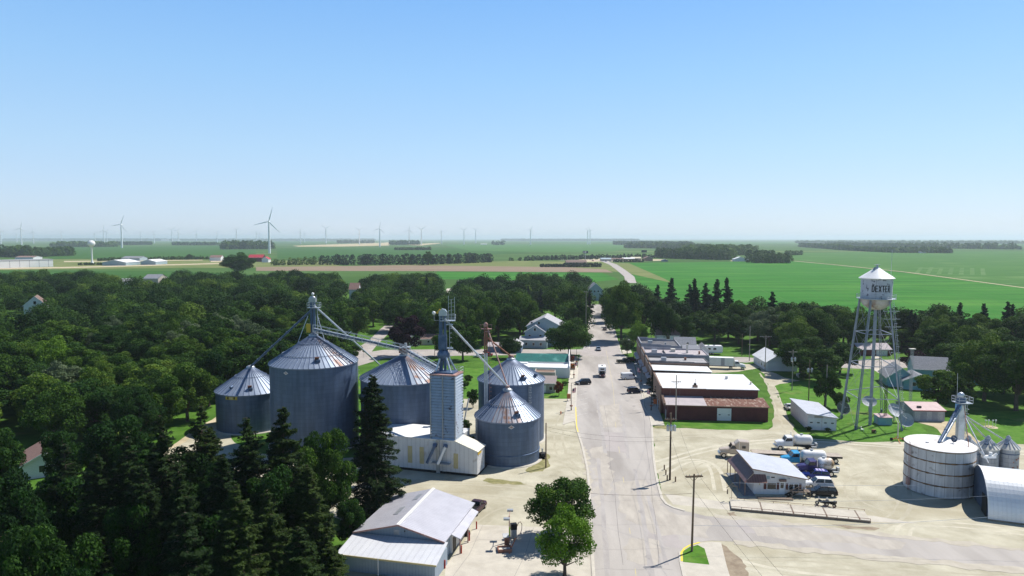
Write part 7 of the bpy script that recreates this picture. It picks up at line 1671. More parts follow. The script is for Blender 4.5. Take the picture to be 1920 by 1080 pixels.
# foreground
tree('S1', G(702,968), 23.5, 6.4, 'towering dark spruce in front of the louvred tower', 'dark spruces at the bottom left')
sp_ = [('S3',529,758,93,4.0,'dense spruce reaching up before the tallest bin'),('S2',462,780,90,4.2,'open branched spruce below the short left bin'),('S2',376,758,95,3.6,'thin topped spruce standing against the sandy track'),
       ('S2',299,776,89,3.9,'spruce with ragged limbs left of the sandy track'),('S3',236,815,86,3.8,'dark spruce above the lower left thicket'),('S1',415,850,80,3.6,'spruce low in the thicket under the open branched one'),
       ('S3',335,880,76,3.6,'spruce deep in the bottom thicket'),('S1',575,870,84,3.6,'spruce beside the pale leaved tree near the lean-to'),('S3',500,915,75,3.4,'nearest spruce in the bottom thicket'),('S1',180,850,84,3.6,'spruce behind the lit round tree'),('S2',120,830,90,3.5,'thin spruce at the left of the dark thicket'),('S3',612,1000,80,2.4,'small spruce beside the filling station'),('S1',440,905,71,3.8,'broad spruce at the bottom of the thicket'),('S3',345,955,66,3.6,'low spruce at the bottom, left of the thicket centre'),('S1',560,985,72,3.4,'dark spruce by the bottom lawn'),('S1',265,870,76,3.6,'broad dark spruce between the lit round tree and the ragged one'),('S1',395,800,97,3.4,'dark spruce behind the thin topped one')]
for k, px, top, Y, r, l in sp_:
    q = AT(px, top, Y); tree(k, (q.x, q.y), q.z, r*1.45, l, 'dark spruces at the bottom left')
dc = [('N',606,795,101,4.4,'leafy tree with light tips between spruce and tallest bin'),('M',570,808,104,3.6,'narrow leafy tree behind the light tipped one'),
      ('N',85,958,66,4.6,'lit round leafy tree at the bottom left corner'),('M',170,1045,60,3.2,'low leafy tree beside the lit round one'),('M',20,880,80,5.2,'leafy tree at the left frame edge above the corner tree'),
      ('M',205,775,108,6.6,'very dark round tree above the thicket'),('M',255,930,76,4.0,'dark leafy tree in the middle of the thicket'),('M',118,800,118,4.2,'leafy tree beside the brown roofed house'),('M',-20,800,112,5,'leafy tree cut by the frame left of the brown roofed house'),
      ('M',-60,850,95,5.2,'tree outside the left edge above the corner'),('M',655,930,98,2.6,'slim tree at the foot of the towering spruce')]
for k, px, top, Y, r, l in dc:
    q = AT(px, top, Y); tree(k, (q.x, q.y), q.z, r, l, 'leafy trees at the bottom left')
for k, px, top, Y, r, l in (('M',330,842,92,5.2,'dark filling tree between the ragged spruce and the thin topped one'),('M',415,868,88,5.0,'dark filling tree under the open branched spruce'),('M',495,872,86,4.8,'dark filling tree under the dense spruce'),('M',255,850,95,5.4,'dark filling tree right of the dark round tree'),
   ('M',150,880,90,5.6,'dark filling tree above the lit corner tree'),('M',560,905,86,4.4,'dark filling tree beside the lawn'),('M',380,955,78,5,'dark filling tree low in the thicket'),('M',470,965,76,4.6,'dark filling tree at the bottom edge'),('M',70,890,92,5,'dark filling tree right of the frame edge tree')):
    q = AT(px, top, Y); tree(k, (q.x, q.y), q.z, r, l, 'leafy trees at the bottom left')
# the pair by the street
q = AT(1052, 890, 101.0); tree('Q', (q.x+.1, q.y), q.z, 5.2, 'dark green street tree behind its lighter neighbour on the forecourt', 'pair of trees on the forecourt')
q = AT(1060, 945, 89.0); tree('L', (q.x, q.y), q.z, 4.0, 'bright green street tree in front of its darker neighbour', 'pair of trees on the forecourt')
# street and lot trees
def tt(kind, px, top, base, r, label, group=None, w=None):
    g_ = G(px, base); z = AT(px, top, g_.y).z; tree(kind, (g_.x, g_.y), z, r, label, group)
GS = 'trees along the streets'
tt('f',1068,597,668,9.6,'huge round street tree beside the pale blue house',GS)
tt('a',868,600,676,6.4,'tree on the lawn between louvred tower and rusty leg',GS)
tt('e',830,620,668,4.5,'dense tree behind the blue elevator leg',GS)
tt('P',762,588,668,6.6,'dark purple leaved tree behind the bin peaks',GS)
tt('P',1715,655,700,5.0,'dark purple leaved tree right of the tower legs',GS)
tt('L',1196,600,652,4.4,'yellow green tree at the right side of the far street',GS)
tt('G',1176,630,665,3.0,'small greyish tree on the corner lawn',GS)
tt('R',1231,588,625,2.6,'reddish tree peeping above the grey house',GS); tt('L',1252,588,628,3.6,'yellowish tree above the grey house',GS)
tt('f',1165,528,640,9.5,'broad tree overhanging the far right kerb',GS); tt('b',1150,536,604,7,'tree overhanging the far end of the street',GS); tt('d',1205,545,628,7.5,'tall tree behind the yellow green one',GS)
tt('b',1240,560,650,6,'tree behind the farthest shop',GS); tt('a',1280,590,650,6,'tree left of the travel trailer',GS); tt('d',1340,585,640,7,'tall dark tree behind the travel trailer',GS)
tt('G',1255,570,645,5,'silvery tree behind the grey house',GS); tt('f',1385,590,645,7,'dark tree right of the travel trailer',GS)
tt('a',1535,650,716,7.5,'wide tree behind the open lawn poles',GS); tt('b',1500,628,702,8,'dark tree behind the cream tank',GS); tt('c',1575,640,700,6.0,'tree left of the tower legs',GS)
tt('c',1546,690,762,3.9,'compact dark tree behind the bare grey pole',GS); tt('e',1576,735,768,2.2,'bushy small tree at the left tower leg',GS)
tt('e',1757,690,768,5.6,'round tree behind the pink roofed shed',GS); tt('c',1795,705,772,4.0,'tree between pink roofed shed and elevator',GS)
for (x, y, b_, r, l, k) in ((1845,630,752,8.5,'massive shady tree right of the silver bins','f'),(1905,632,770,9.0,'massive tree cut by the right edge','b'),(1815,640,735,7,'shady tree behind the elevator top','a'),(1880,655,738,8,'shady tree between the two massive ones','d'),(1940,640,745,9,'massive tree outside the right edge','f')): tt(k, x, y, b_, r, l, 'shade trees on the right lawn')
tt('a',955,630,672,4.4,'tree left of the slate blue garage',GS); tt('c',655,640,680,4.6,'dark tree left of the cross street corner',GS); tt('b',668,572,640,7,'full tree in the corner between back street and woods',GS); tt('d',700,556,612,6.5,'tree closing the top of the back street',GS); tt('a',632,580,660,6.5,'tree behind the tallest bin and conveyor',GS); tt('f',742,560,622,7.5,'big tree behind the purple leaved one',GS); tt('b',800,575,640,7,'tree behind the tan cottage',GS); tt('a',845,560,640,6,'tree behind the blue elevator and the lawn',GS)
tt('e',887,728,765,1.7,'shrubby young tree behind the rear street bin',GS); tt('R',1048,712,742,1.5,'reddish shrub beside the tan office',GS); tt('d',935,545,640,9,'tall tree behind the rusty leg',GS); tt('f',975,548,632,9,'tall dark tree left of the pale blue house',GS); tt('b',905,560,648,8,'full tree behind the lawn',GS)
tt('c',1040,540,600,7,'tree behind the pale blue house',GS); tt('d',1075,535,610,7.5,'tree by the far left kerb pole',GS); tt('a',1088,560,628,5,'tree between the huge street tree and the kerb',GS)
for (x, y, b_) in ((1222,690,722),(1226,697,733),(1230,705,745),(1234,713,756)): tt('S5', x, y, b_, 1.9, 'narrow dark conifer in the row before the large brick building', 'dark conifers before the brick building')
for (k, x, y, b_, r, l) in (('M',392,655,762,6,'tree at the edge of the woods nearest the short bin'),('b',352,672,790,6.5,'tree above the bend of the sandy track'),('a',305,700,815,5.5,'tree shading the upper sandy track'),('M',262,725,838,5.5,'dark tree at the lower edge of the left woods'),('d',412,640,742,6,'tall tree just left of the short bin'),
   ('b',1790,640,704,8,'tree behind the teal house, middle one'),('f',1860,615,690,9,'tall tree behind the teal house, farthest right'),('a',1738,622,670,7,'tree behind the grey house roof'),('d',1690,610,655,6,'tree right behind the tower legs'),('e',640,640,700,4,'small tree between tallest bin and cross street'),('c',612,600,690,6,'tree hidden behind the tallest bin top')): tt(k, x, y, b_, r, l, GS)
# far right conifers and centre conifers (tops seen against the soybean field)
for (x, y, b_) in ((1232,526,600),(1258,511,606),(1301,513,618),(1322,520,620),(1343,514,616),(1361,511,618),(1446,537,632),(1706,572,655),(1768,565,650),(1797,559,648),(1886,556,648),(1895,562,650),(1713,580,658),(1842,560,648),(1105,540,592),(1014,535,590),(990,530,586),(800,512,560),(1292,524,612)):
    g_ = G(x, b_); z = AT(x, y, g_.y).z*.93; tree('S4' if (x % 2) else 'S5', (g_.x, g_.y), z, z*.22, 'dark spruce among the distant leafy trees', 'scattered spruces rising above the woods')
# the woods: trees on a jittered grid
regA = [(-420,541),(240,538),(480,536),(860,540),(1097,547),(1099,575),(1098,618),(1070,625),(1000,608),(985,636),(905,642),(862,648),(830,650),(800,640),(745,640),(722,606),(700,606),(655,640),(640,690),(560,730),(480,742),(430,745),(385,775),(320,815),(200,850),(90,842),(-60,850),(-420,880)]
regB = [(1147,562),(1200,578),(1230,590),(1300,600),(1440,611),(1600,616),(1700,636),(1920,640),(2300,640),(2350,720),(1925,712),(1800,700),(1725,672),(1700,664),(1660,656),(1560,664),(1500,670),(1470,668),(1400,652),(1300,640),(1240,625),(1210,618),(1165,630),(1150,600)]
holes = [(236,533,34,14),(283,532,36,16),(663,546,24,14),(845,552,26,14),(46,618,38,26),(905,542,62,12),(1640,662,28,10),(50,862,50,26),(1025,620,42,42),(1235,622,32,22),(1117,556,16,12),(1328,660,36,12),(20,858,30,14),(905,652,60,14),(880,532,20,6)]
cand = []
for gx in range(-330, 360):
    pass
Y = 118.0; rows = 0
rg = random.Random(42)
while Y < 640:
    sp = 9.4 + Y*.0085
    x = -.80*Y-20
    while x < .86*Y+30:
        xx, yy = x+rg.uniform(-.38,.38)*sp, Y+rg.uniform(-.38,.38)*sp
        x += sp
        if yy < 100: continue
        u, v = PX((xx, yy, 0))
        if not (inpoly(u, v, regA) or inpoly(u, v, regB)): continue
        if any(abs(u-h_[0]) < h_[2] and abs(v-h_[1]) < h_[3] for h_ in holes): continue
        # keep sight lines to houses that show through gaps
        if any(abs(u-h_[0]) < h_[2]*.6 and h_[1] < v < h_[1]+h_[3]*2.2 for h_ in holes[:4]): continue
        if any(hypot(xx-p_[0], yy-p_[1]) < (p_[2]*.75+sp*.30) for p_ in placed): continue
        cand.append((xx, yy, sp))
    Y += sp*.9
cl_ = [(120,575,30,7),(330,560,40,6),(420,600,35,9),(560,570,30,6),(650,590,26,8),(750,560,26,6),(920,575,24,7),(500,548,40,4),(180,640,34,9),(700,548,24,4)]
cand = [c for c in cand if not any(abs(PX((c[0],c[1],0))[0]-q[0]) < q[2] and abs(PX((c[0],c[1],0))[1]-q[1]) < q[3] for q in cl_)]
cand.sort(key=lambda c: hypot(c[0], c[1]))
n_leafy = sum(1 for o in COL.objects if o.get('category') == 'tree' and not o.name.startswith('spruce') and o.parent is None) - 10
NI = max(0, 292-n_leafy)
kinds = ['a','b','c','d','f','a','M','d','e','L','G','c','M','f','b','d','M']
near, far = cand[:NI], cand[NI:]
zones = {}
for (x, y, sp) in near:
    k = kinds[rg.randrange(len(kinds))]; u, v = PX((x, y, 0)); r = sp*rg.uniform(.46,.76); h = rg.uniform(9.5,16.8) if u < 1100 else rg.uniform(13,18)
    if y < 190: h = min(h, 13.5)
    if k in 'LG' and rg.random() < .45: k = 'a'
    side = 'left' if u < 640 else ('middle' if u < 1110 else 'right')
    lab = {'left':'in the dense woods left of the grain bins','middle':'in the woods behind the bins and the cross street','right':'in the woods between the shops and the soybean field'}[side]
    kd = {'L':'light green leafy tree ','G':'silvery leafy tree '}.get(k, 'green leafy tree ')
    tree(k, (x, y), h, r, kd+lab, {'left':'leafy trees of the left woods','middle':'leafy trees of the middle woods','right':'leafy trees of the right woods'}[side]+{'L':', light ones','G':', silvery ones'}.get(k,''))
# farther trees of the same woods as one mass
def mass(name, label, trees, m, seed, dens=800, leaf=.5):
    g = np.random.default_rng(seed); Cs, Ns, Ts = [], [], []
    for (x, y, h, r) in trees:
        k = int(dens*(r/6)**2); nl = 9; lo = []
        for _ in range(nl):
            d = g.normal(size=3); d /= np.linalg.norm(d); d[2] = abs(d[2])*.9-.25
            lo.append((x+d[0]*r*.55, y+d[1]*r*.55, h*.58+d[2]*h*.34, r*g.uniform(.34,.56)))
        lo = np.array(lo); idx = g.integers(0, nl, k); d = g.normal(size=(k,3)); d[:,2] += .3; d /= np.linalg.norm(d, axis=1, keepdims=True)
        C = lo[idx,:3]+d*(lo[idx,3]*g.uniform(.7,1.05,k))[:,None]; C[:,2] = np.clip(C[:,2], .3, None)
        Cs.append(C); Ns.append(d+g.normal(size=(k,3))*.5+np.array([0,0,.25])); Ts.append(np.full(k, g.choice([-.35,-.2,-.05,.1,.3,.5], p=[.2,.2,.2,.2,.13,.07]))+g.normal(size=k)*.05)
    C = np.concatenate(Cs); N = np.concatenate(Ns); T = np.concatenate(Ts)
    me = cards_mesh(name, C, N, g.uniform(.7,1.3,len(C))*leaf, g.uniform(.55,.95,len(C))*leaf, M[m], T, g)
    o = bpy.data.objects.new(name, me); COL.objects.link(o); return tag(o, label, None, None, 'stuff')
fl_ = [(x, y, rg.uniform(9,17.5), sp*rg.uniform(.42,.8)) for (x, y, sp) in far]
mass('distant_woods', 'mass of green tree crowns filling the back of the town woods', fl_, 'leaf', 5)
# undergrowth under the near woods so the ground between trunks stays dark and leafy
def shrub(px, base, h, r, label, k='e', group='shrubs and bushes'): g_ = G(px, base); tree(k, (g_.x, g_.y), h, r, label, group)
shrub(878,718,2.6,1.5,'round dark bush on the lawn, upper of the pair behind the rear bin'); shrub(872,728,2.4,1.4,'round dark bush on the lawn, lower of the pair behind the rear bin')
shrub(700,712,1.8,1.2,'small dark bush on the lawn behind the middle bins'); shrub(1516,808,1.1,.8,'small bush at the garage corner'); shrub(1552,809,.9,.7,'small bush between the two garage doors and tower')
shrub(1507,712,2.2,1.8,'dark bush beside the cream tank'); shrub(1060,722,1.3,1.2,'low green bush by the pavement and tan office')
shrub(780,690,3.0,2.0,'weedy bush against the blue shed'); shrub(871,812,3.2,1.7,'weeds growing between louvred tower and front street bin'); shrub(880,835,2.2,1.3,'low weeds at the foot of the front street bin')
shrub(264,838,3.6,2.6,'bush at the bend of the sandy track'); shrub(230,856,3.6,2.8,'bush beside the dark round tree'); shrub(290,858,3.0,2.4,'bush beside the ragged limbed spruce')

# ---------------------------------------------------------------- far woods and windbreaks (one mass each)
def strip(name, label, pts, top, width, seed, m='leaf', gap=.75, leaf=None, jit=.38, con=False, dens=300):
    """trees along a ground line given by photo points; top = photo height of the crowns"""
    g = random.Random(seed); P = gp(pts); tr = []
    for i in range(len(P)-1):
        a, b2 = P[i], P[i+1]; L = hypot(b2[0]-a[0], b2[1]-a[1]); Ym = (a[1]+b2[1])/2
        tpy = top[i] if isinstance(top, (list, tuple)) else top
        hz_ = AT(960, tpy, Ym).z
        r = max(2.5, hz_*(.22 if con else .36)); k = max(1, int(L/(r*gap*1.5)))
        nr = max(1, int(width/(r*1.6)))
        for j in range(k):
            for q in range(nr):
                f = (j+g.uniform(0,1))/k; tr.append((a[0]+(b2[0]-a[0])*f+g.uniform(-.3,.3)*r, a[1]+(b2[1]-a[1])*f+(q+g.uniform(0,.8))*r*1.6, hz_*g.uniform(1-jit,1.05), r*g.uniform(.8,1.2)))
    Y0 = P[0][1]; lf = leaf or max(.6, Y0*.00125)
    # few large leaf clumps suffice at this distance
    g2 = np.random.default_rng(seed); Cs, Ns, Ts = [], [], []
    for (x, y, h, r) in tr:
        k = int(max(26, min(dens, 2.2*(r*h)/(lf*lf)*1.4)))
        z = g2.uniform(.04,1,k); rad_ = r*(np.sqrt(np.clip(1-((z-.45)/.58)**2, 0.05, 1)) if not con else (1.02-z*.92)); a = g2.uniform(0, 2*pi, k); s = g2.uniform(.55,1.05,k)
        C = np.stack([x+np.cos(a)*rad_*s, y+np.sin(a)*rad_*s, z*h], 1); N = np.stack([np.cos(a), np.sin(a), .5+z*.8], 1)+g2.normal(size=(k,3))*.4
        Cs.append(C); Ns.append(N); Ts.append(np.full(k, g2.uniform(-.3,.15)))
    C = np.concatenate(Cs); me = cards_mesh(name, C, np.concatenate(Ns), g2.uniform(.7,1.3,len(C))*lf, g2.uniform(.6,1,len(C))*lf, M[m], np.concatenate(Ts), g2)
    o = bpy.data.objects.new(name, me); COL.objects.link(o); return tag(o, label, None, None, 'stuff')
strip('windbreak', 'long straight windbreak of conifers beyond the ploughed field', [(600,497),(700,497),(800,496.5),(920,492)], [477,476,475], 14, 1, 'needle_far', con=False, jit=.15)
strip('windbreak', 'loose line of trees left of the long windbreak', [(505,498),(560,497),(600,496)], [484,481], 10, 2)
strip('windbreak', 'thin broken line of trees at the middle distance', [(955,489.5),(1000,489)], 481, 6, 3, gap=1.5); strip('windbreak', 'row of small trees before the truck stop', [(985,488.5),(1060,487),(1120,486.5)], 478.5, 8, 4, 'needle_far')
strip('windbreak', 'row of trees behind the truck stop', [(1090,485),(1160,484),(1232,484)], [476.5,475.5], 10, 5, 'needle_far')
strip('hedge_row', 'dense hedge in front of the farmstead roofs', [(1013,501),(1060,501),(1127,501)], [495,493], 8, 6, 'needle_far', jit=.1); strip('hedge_row', 'low dark hedge before the truck stop roofs', [(1152,491.5),(1208,491.5)], 486, 6, 7, 'needle_far', jit=.1)
strip('far_woods', 'dark wood at the left edge beyond the white warehouse', [(-60,482),(0,482),(40,483),(118,480)], [465,460,463], 60, 8)
strip('far_woods', 'small clump of trees right of the left edge wood', [(100,473),(118,472.5)], 462.5, 40, 9)
strip('far_woods', 'low bluish wood behind the white water spheroid', [(92,463.5),(200,463)], [452.5], 130, 10); strip('far_woods', 'faint wood right of the water spheroid', [(205,460),(275,459)], [453], 90, 11)
strip('far_woods', 'compact bluish wood left of the tallest turbine', [(410,468),(500,467)], [451], 110, 12); strip('far_woods', 'faint low wood beyond the compact one', [(322,460),(405,460)], 453.5, 60, 13)
strip('far_woods', 'farmstead grove around far white roofs', [(632,456),(700,455.8)], 450.5, 60, 14); strip('far_woods', 'dark grove in the tan stubble field', [(730,459),(785,459)], 450.5, 80, 15); strip('far_woods', 'line of bushes in the green middle field', [(740,469),(808,469)], 463, 20, 16)
strip('far_woods', 'small dark grove in the pale field', [(922,459.5),(945,459.5)], 449, 40, 17)
strip('far_woods', 'long blue wood beyond the pale field', [(1155,459),(1200,460),(1300,463)], [452.5,452.5], 120, 18, jit=.55); strip('far_woods', 'wood stretching behind the truck stop', [(1175,465),(1250,466),(1340,470)], [454,457], 90, 19, jit=.55)
strip('far_woods', 'darker wood right of the truck stop', [(1240,484),(1290,486),(1380,488)], [465,462], 70, 20); strip('far_woods', 'block of dark trees at the corner of the soybean field', [(1418,493.5),(1486,494)], 470, 60, 21); strip('far_woods', 'single clump at the far field corner', [(1478,479),(1505,478)], 470, 30, 22)
strip('far_woods', 'wood behind the small white farmhouse', [(1300,480),(1420,478)], [459], 120, 23)
strip('far_woods', 'broken tree belt beyond the pale soybean field', [(1505,463),(1600,470),(1680,474),(1790,475)], [457,463,463], 60, 24, gap=1.2); strip('far_woods', 'wide bluish wood at the right horizon', [(1560,461),(1700,465),(1925,468)], [455,455], 110, 25, gap=1.5, jit=.6)
strip('far_woods', 'faint wood along the right horizon', [(1500,456),(1700,456.5),(1925,457)], [451,451], 150, 26, gap=2.0, jit=.6); strip('far_woods', 'pale tree line on the middle horizon', [(940,451.5),(1200,452)], [448.2], 200, 27, gap=1.6); strip('far_woods', 'pale tree line on the left horizon', [(0,451),(300,451.5),(700,451.5)], [447.6,448], 200, 28, gap=2.2)
strip('far_woods', 'scattered trees around the far left sheds', [(180,490),(240,488),(330,487),(420,486)], [482,481,480], 14, 29, gap=1.6)
tt('f',447,474,516,20,'big lone tree at the edge of the far fields','lone trees in the far fields'); tt('b',356,476,487,8,'small round tree in the far left field','lone trees in the far fields'); tt('a',803,470,497,9,'round tree standing above the long windbreak','lone trees in the far fields')
strip('shrub_row', 'low dark bushes along the far left road', [(146,497.5),(190,497)], 493, 6, 30, jit=.1)

# ---------------------------------------------------------------- wind turbines
M['turb'] = mat('turbine white', (.82,.83,.84), rough=.5)
tb0 = thing('wind_turbine', 'turbine', 'wind turbine')
b = MB(); b.lathe([(3.6,0),(2.3,93.5)],14,0); b.build('tower', M['turb'], tb0)
b = MB(); b.loft([(-3,93.2,97,1.8,1.7),(7,93.4,96.8,1.7,1.5)],0,.6); b.v = [(v[1], v[0]-1.5 if 0 else v[0]*1.0, v[2]) for v in b.v]; b.build('nacelle', M['turb'], tb0)
hub = MB(); hub.ball(0,-4.2,95,1.9,2.2,1.9,10); hub.build('hub', M['turb'], tb0)
bl = MB(); secs = [(0,1.5,1.5),(3,1.7,1.4),(9,3.0,.9),(22,2.3,.6),(36,1.4,.4),(45,.5,.2)]; vs = []; fs = []
for (z, c_, th_) in secs: vs += [(-c_*.4,-th_*.5,z),(c_*.6,-th_*.3,z),(c_*.6,th_*.3,z),(-c_*.4,th_*.5,z)]
for j in range(len(secs)-1):
    for i in range(4): fs.append((j*4+i,j*4+(i+1) % 4,(j+1)*4+(i+1) % 4,(j+1)*4+i))
bl.add(vs, fs, 0); bl0 = bl.build('blade', M['turb'], tb0, (0,-4.4,95)); 
bl1 = bl0.copy(); COL.objects.link(bl1); bl2 = bl0.copy(); COL.objects.link(bl2)
# x, hub y, base y (None: hidden in haze), blade length, first blade angle, label
TB = [(504,415.5,475,28,16,'nearest and tallest wind turbine, left of centre'),(227,421,465,19,22,'second largest turbine, right of the white water spheroid'),(712,428.5,463,14,12,'turbine standing at the corner of the tan stubble field'),
 (0.5,431,458,11,0,'turbine at the very left edge of the picture'),(39,428,459,13,14,'turbine above the left edge wood'),(62,435,457,9,0,'turbine just right of the one above the edge wood'),(31,437,None,6,25,'tiny pale turbine behind the left edge pair'),(115,435.5,None,7,300,'faint turbine above the low bluish wood'),
 (177.5,436,None,7,320,'faint turbine above the white water spheroid'),(194,432,None,11,5,'turbine left in the group above the water spheroid'),(200,434.5,None,9,40,'turbine overlapping its neighbour near the water spheroid'),(264,435,None,6,310,'pale turbine right of the second largest one'),(289,435,None,7,290,'pale turbine in the gap before the thick turbine pair'),
 (322,431,456,10,50,'left one of a turbine pair over the faint wood'),(334,433,None,8,40,'right one of a turbine pair over the faint wood'),(368,435,None,8,40,'turbine between the pair and the compact wood'),(407,436,None,6,35,'tiny turbine left of the compact wood'),(443,431,None,8,60,'turbine rising from the compact wood'),
 (481,435,None,6,35,'small turbine just left of the tallest one'),(487,437,None,5,10,'tiny faint turbine just left of the tallest one'),(563,433.5,None,7,30,'pale turbine right of the tallest one'),(571,437,None,5,5,'tiniest turbine right of the tallest one'),(611,428,456,11,62,'turbine over the left part of the stubble field'),
 (673.5,431,None,9,58,'turbine beside the far white roofs'),(767,431,None,10,10,'turbine above the dark grove'),(790,430,459,12,60,'turbine at the right end of the dark grove'),(827.5,433,None,7,340,'small turbine right of the dark grove'),(870,431.5,None,10,58,'left one of two turbines over the pale field'),
 (892,431,456,9,58,'right one of two turbines over the pale field'),(995,431,None,9,32,'lone turbine in the middle of the horizon'),(1102,432,None,7,315,'left one of two overlapping turbines near the far road'),(1106.5,432,None,8,335,'right one of two overlapping turbines near the far road')]
for i, (x, hy, by, blen, ang, lab) in enumerate(TB):
    up = 446.9-hy
    if by: Yt = G(x, by).y
    else: Yt = 60.0*F/up
    zh = AT(x, hy, Yt).z; q = AT(x, hy, Yt); s = zh/95.0; bs = (blen/F*Yt)/(45*s)
    r = dup(tb0, (q.x, Yt, 0), rnd.uniform(-.25,.35), lab, 'wind turbines on the horizon', (s, s, s))
    k = 0
    for ch in r.children:
        if ch.name.startswith('blade'): ch.rotation_euler = (0, radians(ang+120*k), 0); ch.scale = (bs,1,bs); k += 1
    if r.children and not by: pass
for ch in list(tb0.children): bpy.data.objects.remove(ch)
bpy.data.objects.remove(tb0)

# ---------------------------------------------------------------- far buildings, signs
Yp = G(173,494).y; p = G(173,494.5); s = Yp/F
t = thing('water_spheroid', 'slim white pedestal water tower with a round tank in the far left fields', 'water tower', (p.x, p.y, 0), 0)
zc = AT(173,456.5,Yp).z; r_ = 6.3*s
b = MB(); b.lathe([(3.4*s,0),(2.0*s,3.2*s),(1.4*s,6*s),(1.35*s,zc-r_*1.3),(3.0*s,zc-r_*.85)],20,0); b.build('pedestal', M['white'], t)
b = MB(); b.ball(0,0,zc,r_,r_,r_*.95,20,0); b.build('tank', M['white'], t)
def shed(name, label, x0, x1, base, top, dep, mw, mr, along='x', split=.62, rz=0):
    a = G(x0, base); c = G(x1, base); z = AT(x0, top, a.y).z; t = thing(name, label, 'farm building' if name != 'warehouse' else 'warehouse', (a.x, a.y, 0), rz); gable(t, 0, c.x-a.x, 0, dep, z*split, z, mw, mr, along, .5, t=.4); return t
a = G(-30,504); c = G(100,500); z = AT(100,486.5,c.y).z
t = thing('warehouse', 'long white flat roofed warehouse at the left edge beyond the woods', 'warehouse', (a.x, a.y, 0), atan2(c.y-a.y, c.x-a.x)); Lw_ = hypot(c.x-a.x, c.y-a.y)
b = MB(); b.box(0,Lw_,0,26,0,z,0); b.build('wall', M['white'], t); b = MB(); b.box(-.5,Lw_+.5,-.5,27,z,z+.6,0); b.build('roof', M['shingle_light'], t)
for k in range(7): b = MB(); b.box(Lw_*(k+.5)/7-.25,Lw_*(k+.5)/7+.25,-.15,-.01,0,z-.1,0); b.build('downpipe', M['shingle_light'], t)
shed('farm_building','reddish roofed building behind the white warehouse',28,62,486,480,30,'siding_white','shingle_red')
shed('farm_building','pale blue shed with a white roof, left of a similar one',192,236,498,487,45,'siding_blue','whiteroof','y',.55)
shed('farm_building','smaller blue white shed right of the similar larger one',264,292,496.5,486.5,40,'siding_blue','whiteroof','y',.6)
shed('farm_building','grey roofed building behind the two blue sheds',228,262,489,480.5,30,'siding_blue','shingle_grey')
shed('farm_building','white house with a bright red roof in the far fields',393,414,489,478.5,16,'siding_white','shingle_red'); bpy.data.objects
M['redroof'] = mat('bright red roof', (.38,.02,.04), (.45,.04,.06), scale=.2, rough=.6)
shed('farm_building','red roofed building left of its gabled red neighbour',465,492,491,477.5,20,'barnred','redroof'); shed('farm_building','gabled red building beside the long red roofed one',491,503,492,481.5,14,'siding_white','redroof','y')
for (x0,x1,ba,to,l) in ((302,316,451.6,449.2,'tiny far white roof left of its pair'),(322,337,451.8,449.2,'tiny far white roof right of its pair'),(645,656,455.5,451.5,'far white barn in the farmstead grove'),(662,680,455.3,451,'far white silo buildings in the farmstead grove'),(901,913,458.8,457,'tiny white barns beside the small dark grove'),(1530,1550,456,453,'far white farm roofs on the right'),(1725,1737,474.5,471.5,'tiny pale roof in the right tree belt'),(1878,1886,455,453,'small white farm roofs near the right horizon')):
    shed('farm_building', l, x0, x1, ba, to, 18, 'siding_white', 'whiteroof')
shed('farm_building','white farmhouse at the edge of the far dark wood',1377,1400,490,481.5,14,'siding_white','whiteroof','y',.5); shed('farm_building','low outbuilding joined right of the white farmhouse',1398,1408,490,484,14,'siding_white','shingle_grey')
shed('farm_building','brown roofed farmhouse behind the dense hedge',1062,1100,498,488,22,'brick_tan','shingle_brown'); shed('farm_building','small pinkish roofed building at the truck stop',1208,1224,489.5,481,20,'brick_tan','shingle_red','y'); shed('farm_building','grey gabled garage right of the truck stop',1242,1252,490.5,486,10,'siding_navy','shingle_grey','y')
for (x0,x1,ba,to,l,mr) in ((1127,1146,489.5,483.5,'pale blue canopy at the truck stop','siding_blue'),(1147,1170,489,484,'brown roofed restaurant at the truck stop','shingle_brown'),(1168,1190,488,483,'white roofed block in the middle of the truck stop','whiteroof'),(1184,1202,487.5,481.8,'taller pale block at the right of the truck stop','siding_cream')):
    shed('farm_building', l, x0, x1, ba, to, 16, 'siding_tan', mr)
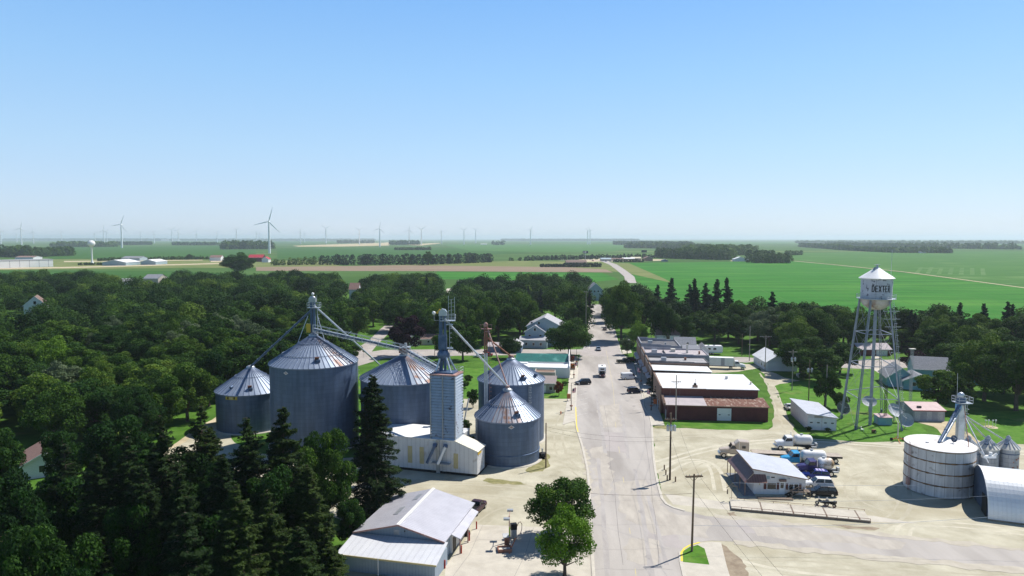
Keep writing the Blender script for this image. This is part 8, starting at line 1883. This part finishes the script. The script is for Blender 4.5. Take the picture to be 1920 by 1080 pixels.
def billboard(label, x, base, top, w, h, m, mp='steel', text=None):
    g_ = G(x, base); Yb = g_.y; k = Yb/F; zt_ = AT(x, top, Yb).z; t = thing('roadside_billboard', label, 'billboard', (g_.x, g_.y, 0), 0)
    b = MB(); b.tube((0,0,0),(0,0,zt_-h*k*.5),.5,None,8); b.build('post', M[mp], t); b = MB(); b.box(-w*k/2,w*k/2,-.5,.5,zt_-h*k,zt_,0); b.build('board', m, t)
    if text: b = MB(); b.box(-w*k*.45,-w*k*.12,-.6,-.5,zt_-h*k*.8,zt_-h*k*.15,0); b.box(-w*k*.02,w*k*.14,-.6,-.5,zt_-h*k*.8,zt_-h*k*.1,1); b.build('sign_face', [M['shingle_light'], M['white']], t)
billboard('tall pole sign with dark and white panels by the far road', 1097.5, 488.5, 470.5, 10, 4.5, P_['navy'], text=True)
billboard('dark blue billboard above the tree row right of the truck stop', 1207.5, 484, 469, 10, 4.2, P_['navy'])
# parked cars and lorries at the truck stop
for i, (x, y, c_) in enumerate(((1131,490.5,'white'),(1136,490.8,'blue'),(1144,490.4,'silver'),(1152,490.6,'black'),(1112,490,'red'))):
    p = G(x, y); t = thing('parked_car', ('white','blue','silver','black','red')[i]+' vehicle parked at the far truck stop', 'car', (p.x, p.y, .2), .3, 'vehicles at the truck stop')
    b = MB(); b.loft([(-2.6,.3,1.2,1,.9),(1.2,.3,1.2,1,.9),(2.6,.4,.9,.9,.8)],0,.15); b.build('body', P_[c_], t); b = MB(); b.loft([(-2.2,1.1,1.3,.9,.8),(-1.6,1.1,2.0,.9,.75),(.6,1.1,2.0,.9,.75),(1.3,1.1,1.3,.9,.8)],0,.1); b.build('windows', M['glass'], t)
# young trees along the far highway
# haze box must hold the ground it covers
hz = MB(); hz.box(-70000, 70000, -70000, 70000, -1.0, 150, 0)
tag(hz.build('haze', hm), 'pale blue summer haze over the farmland', None, None, 'stuff')
for k in list(D.values()):
    for ch in list(k.children): bpy.data.objects.remove(ch)
    bpy.data.objects.remove(k)
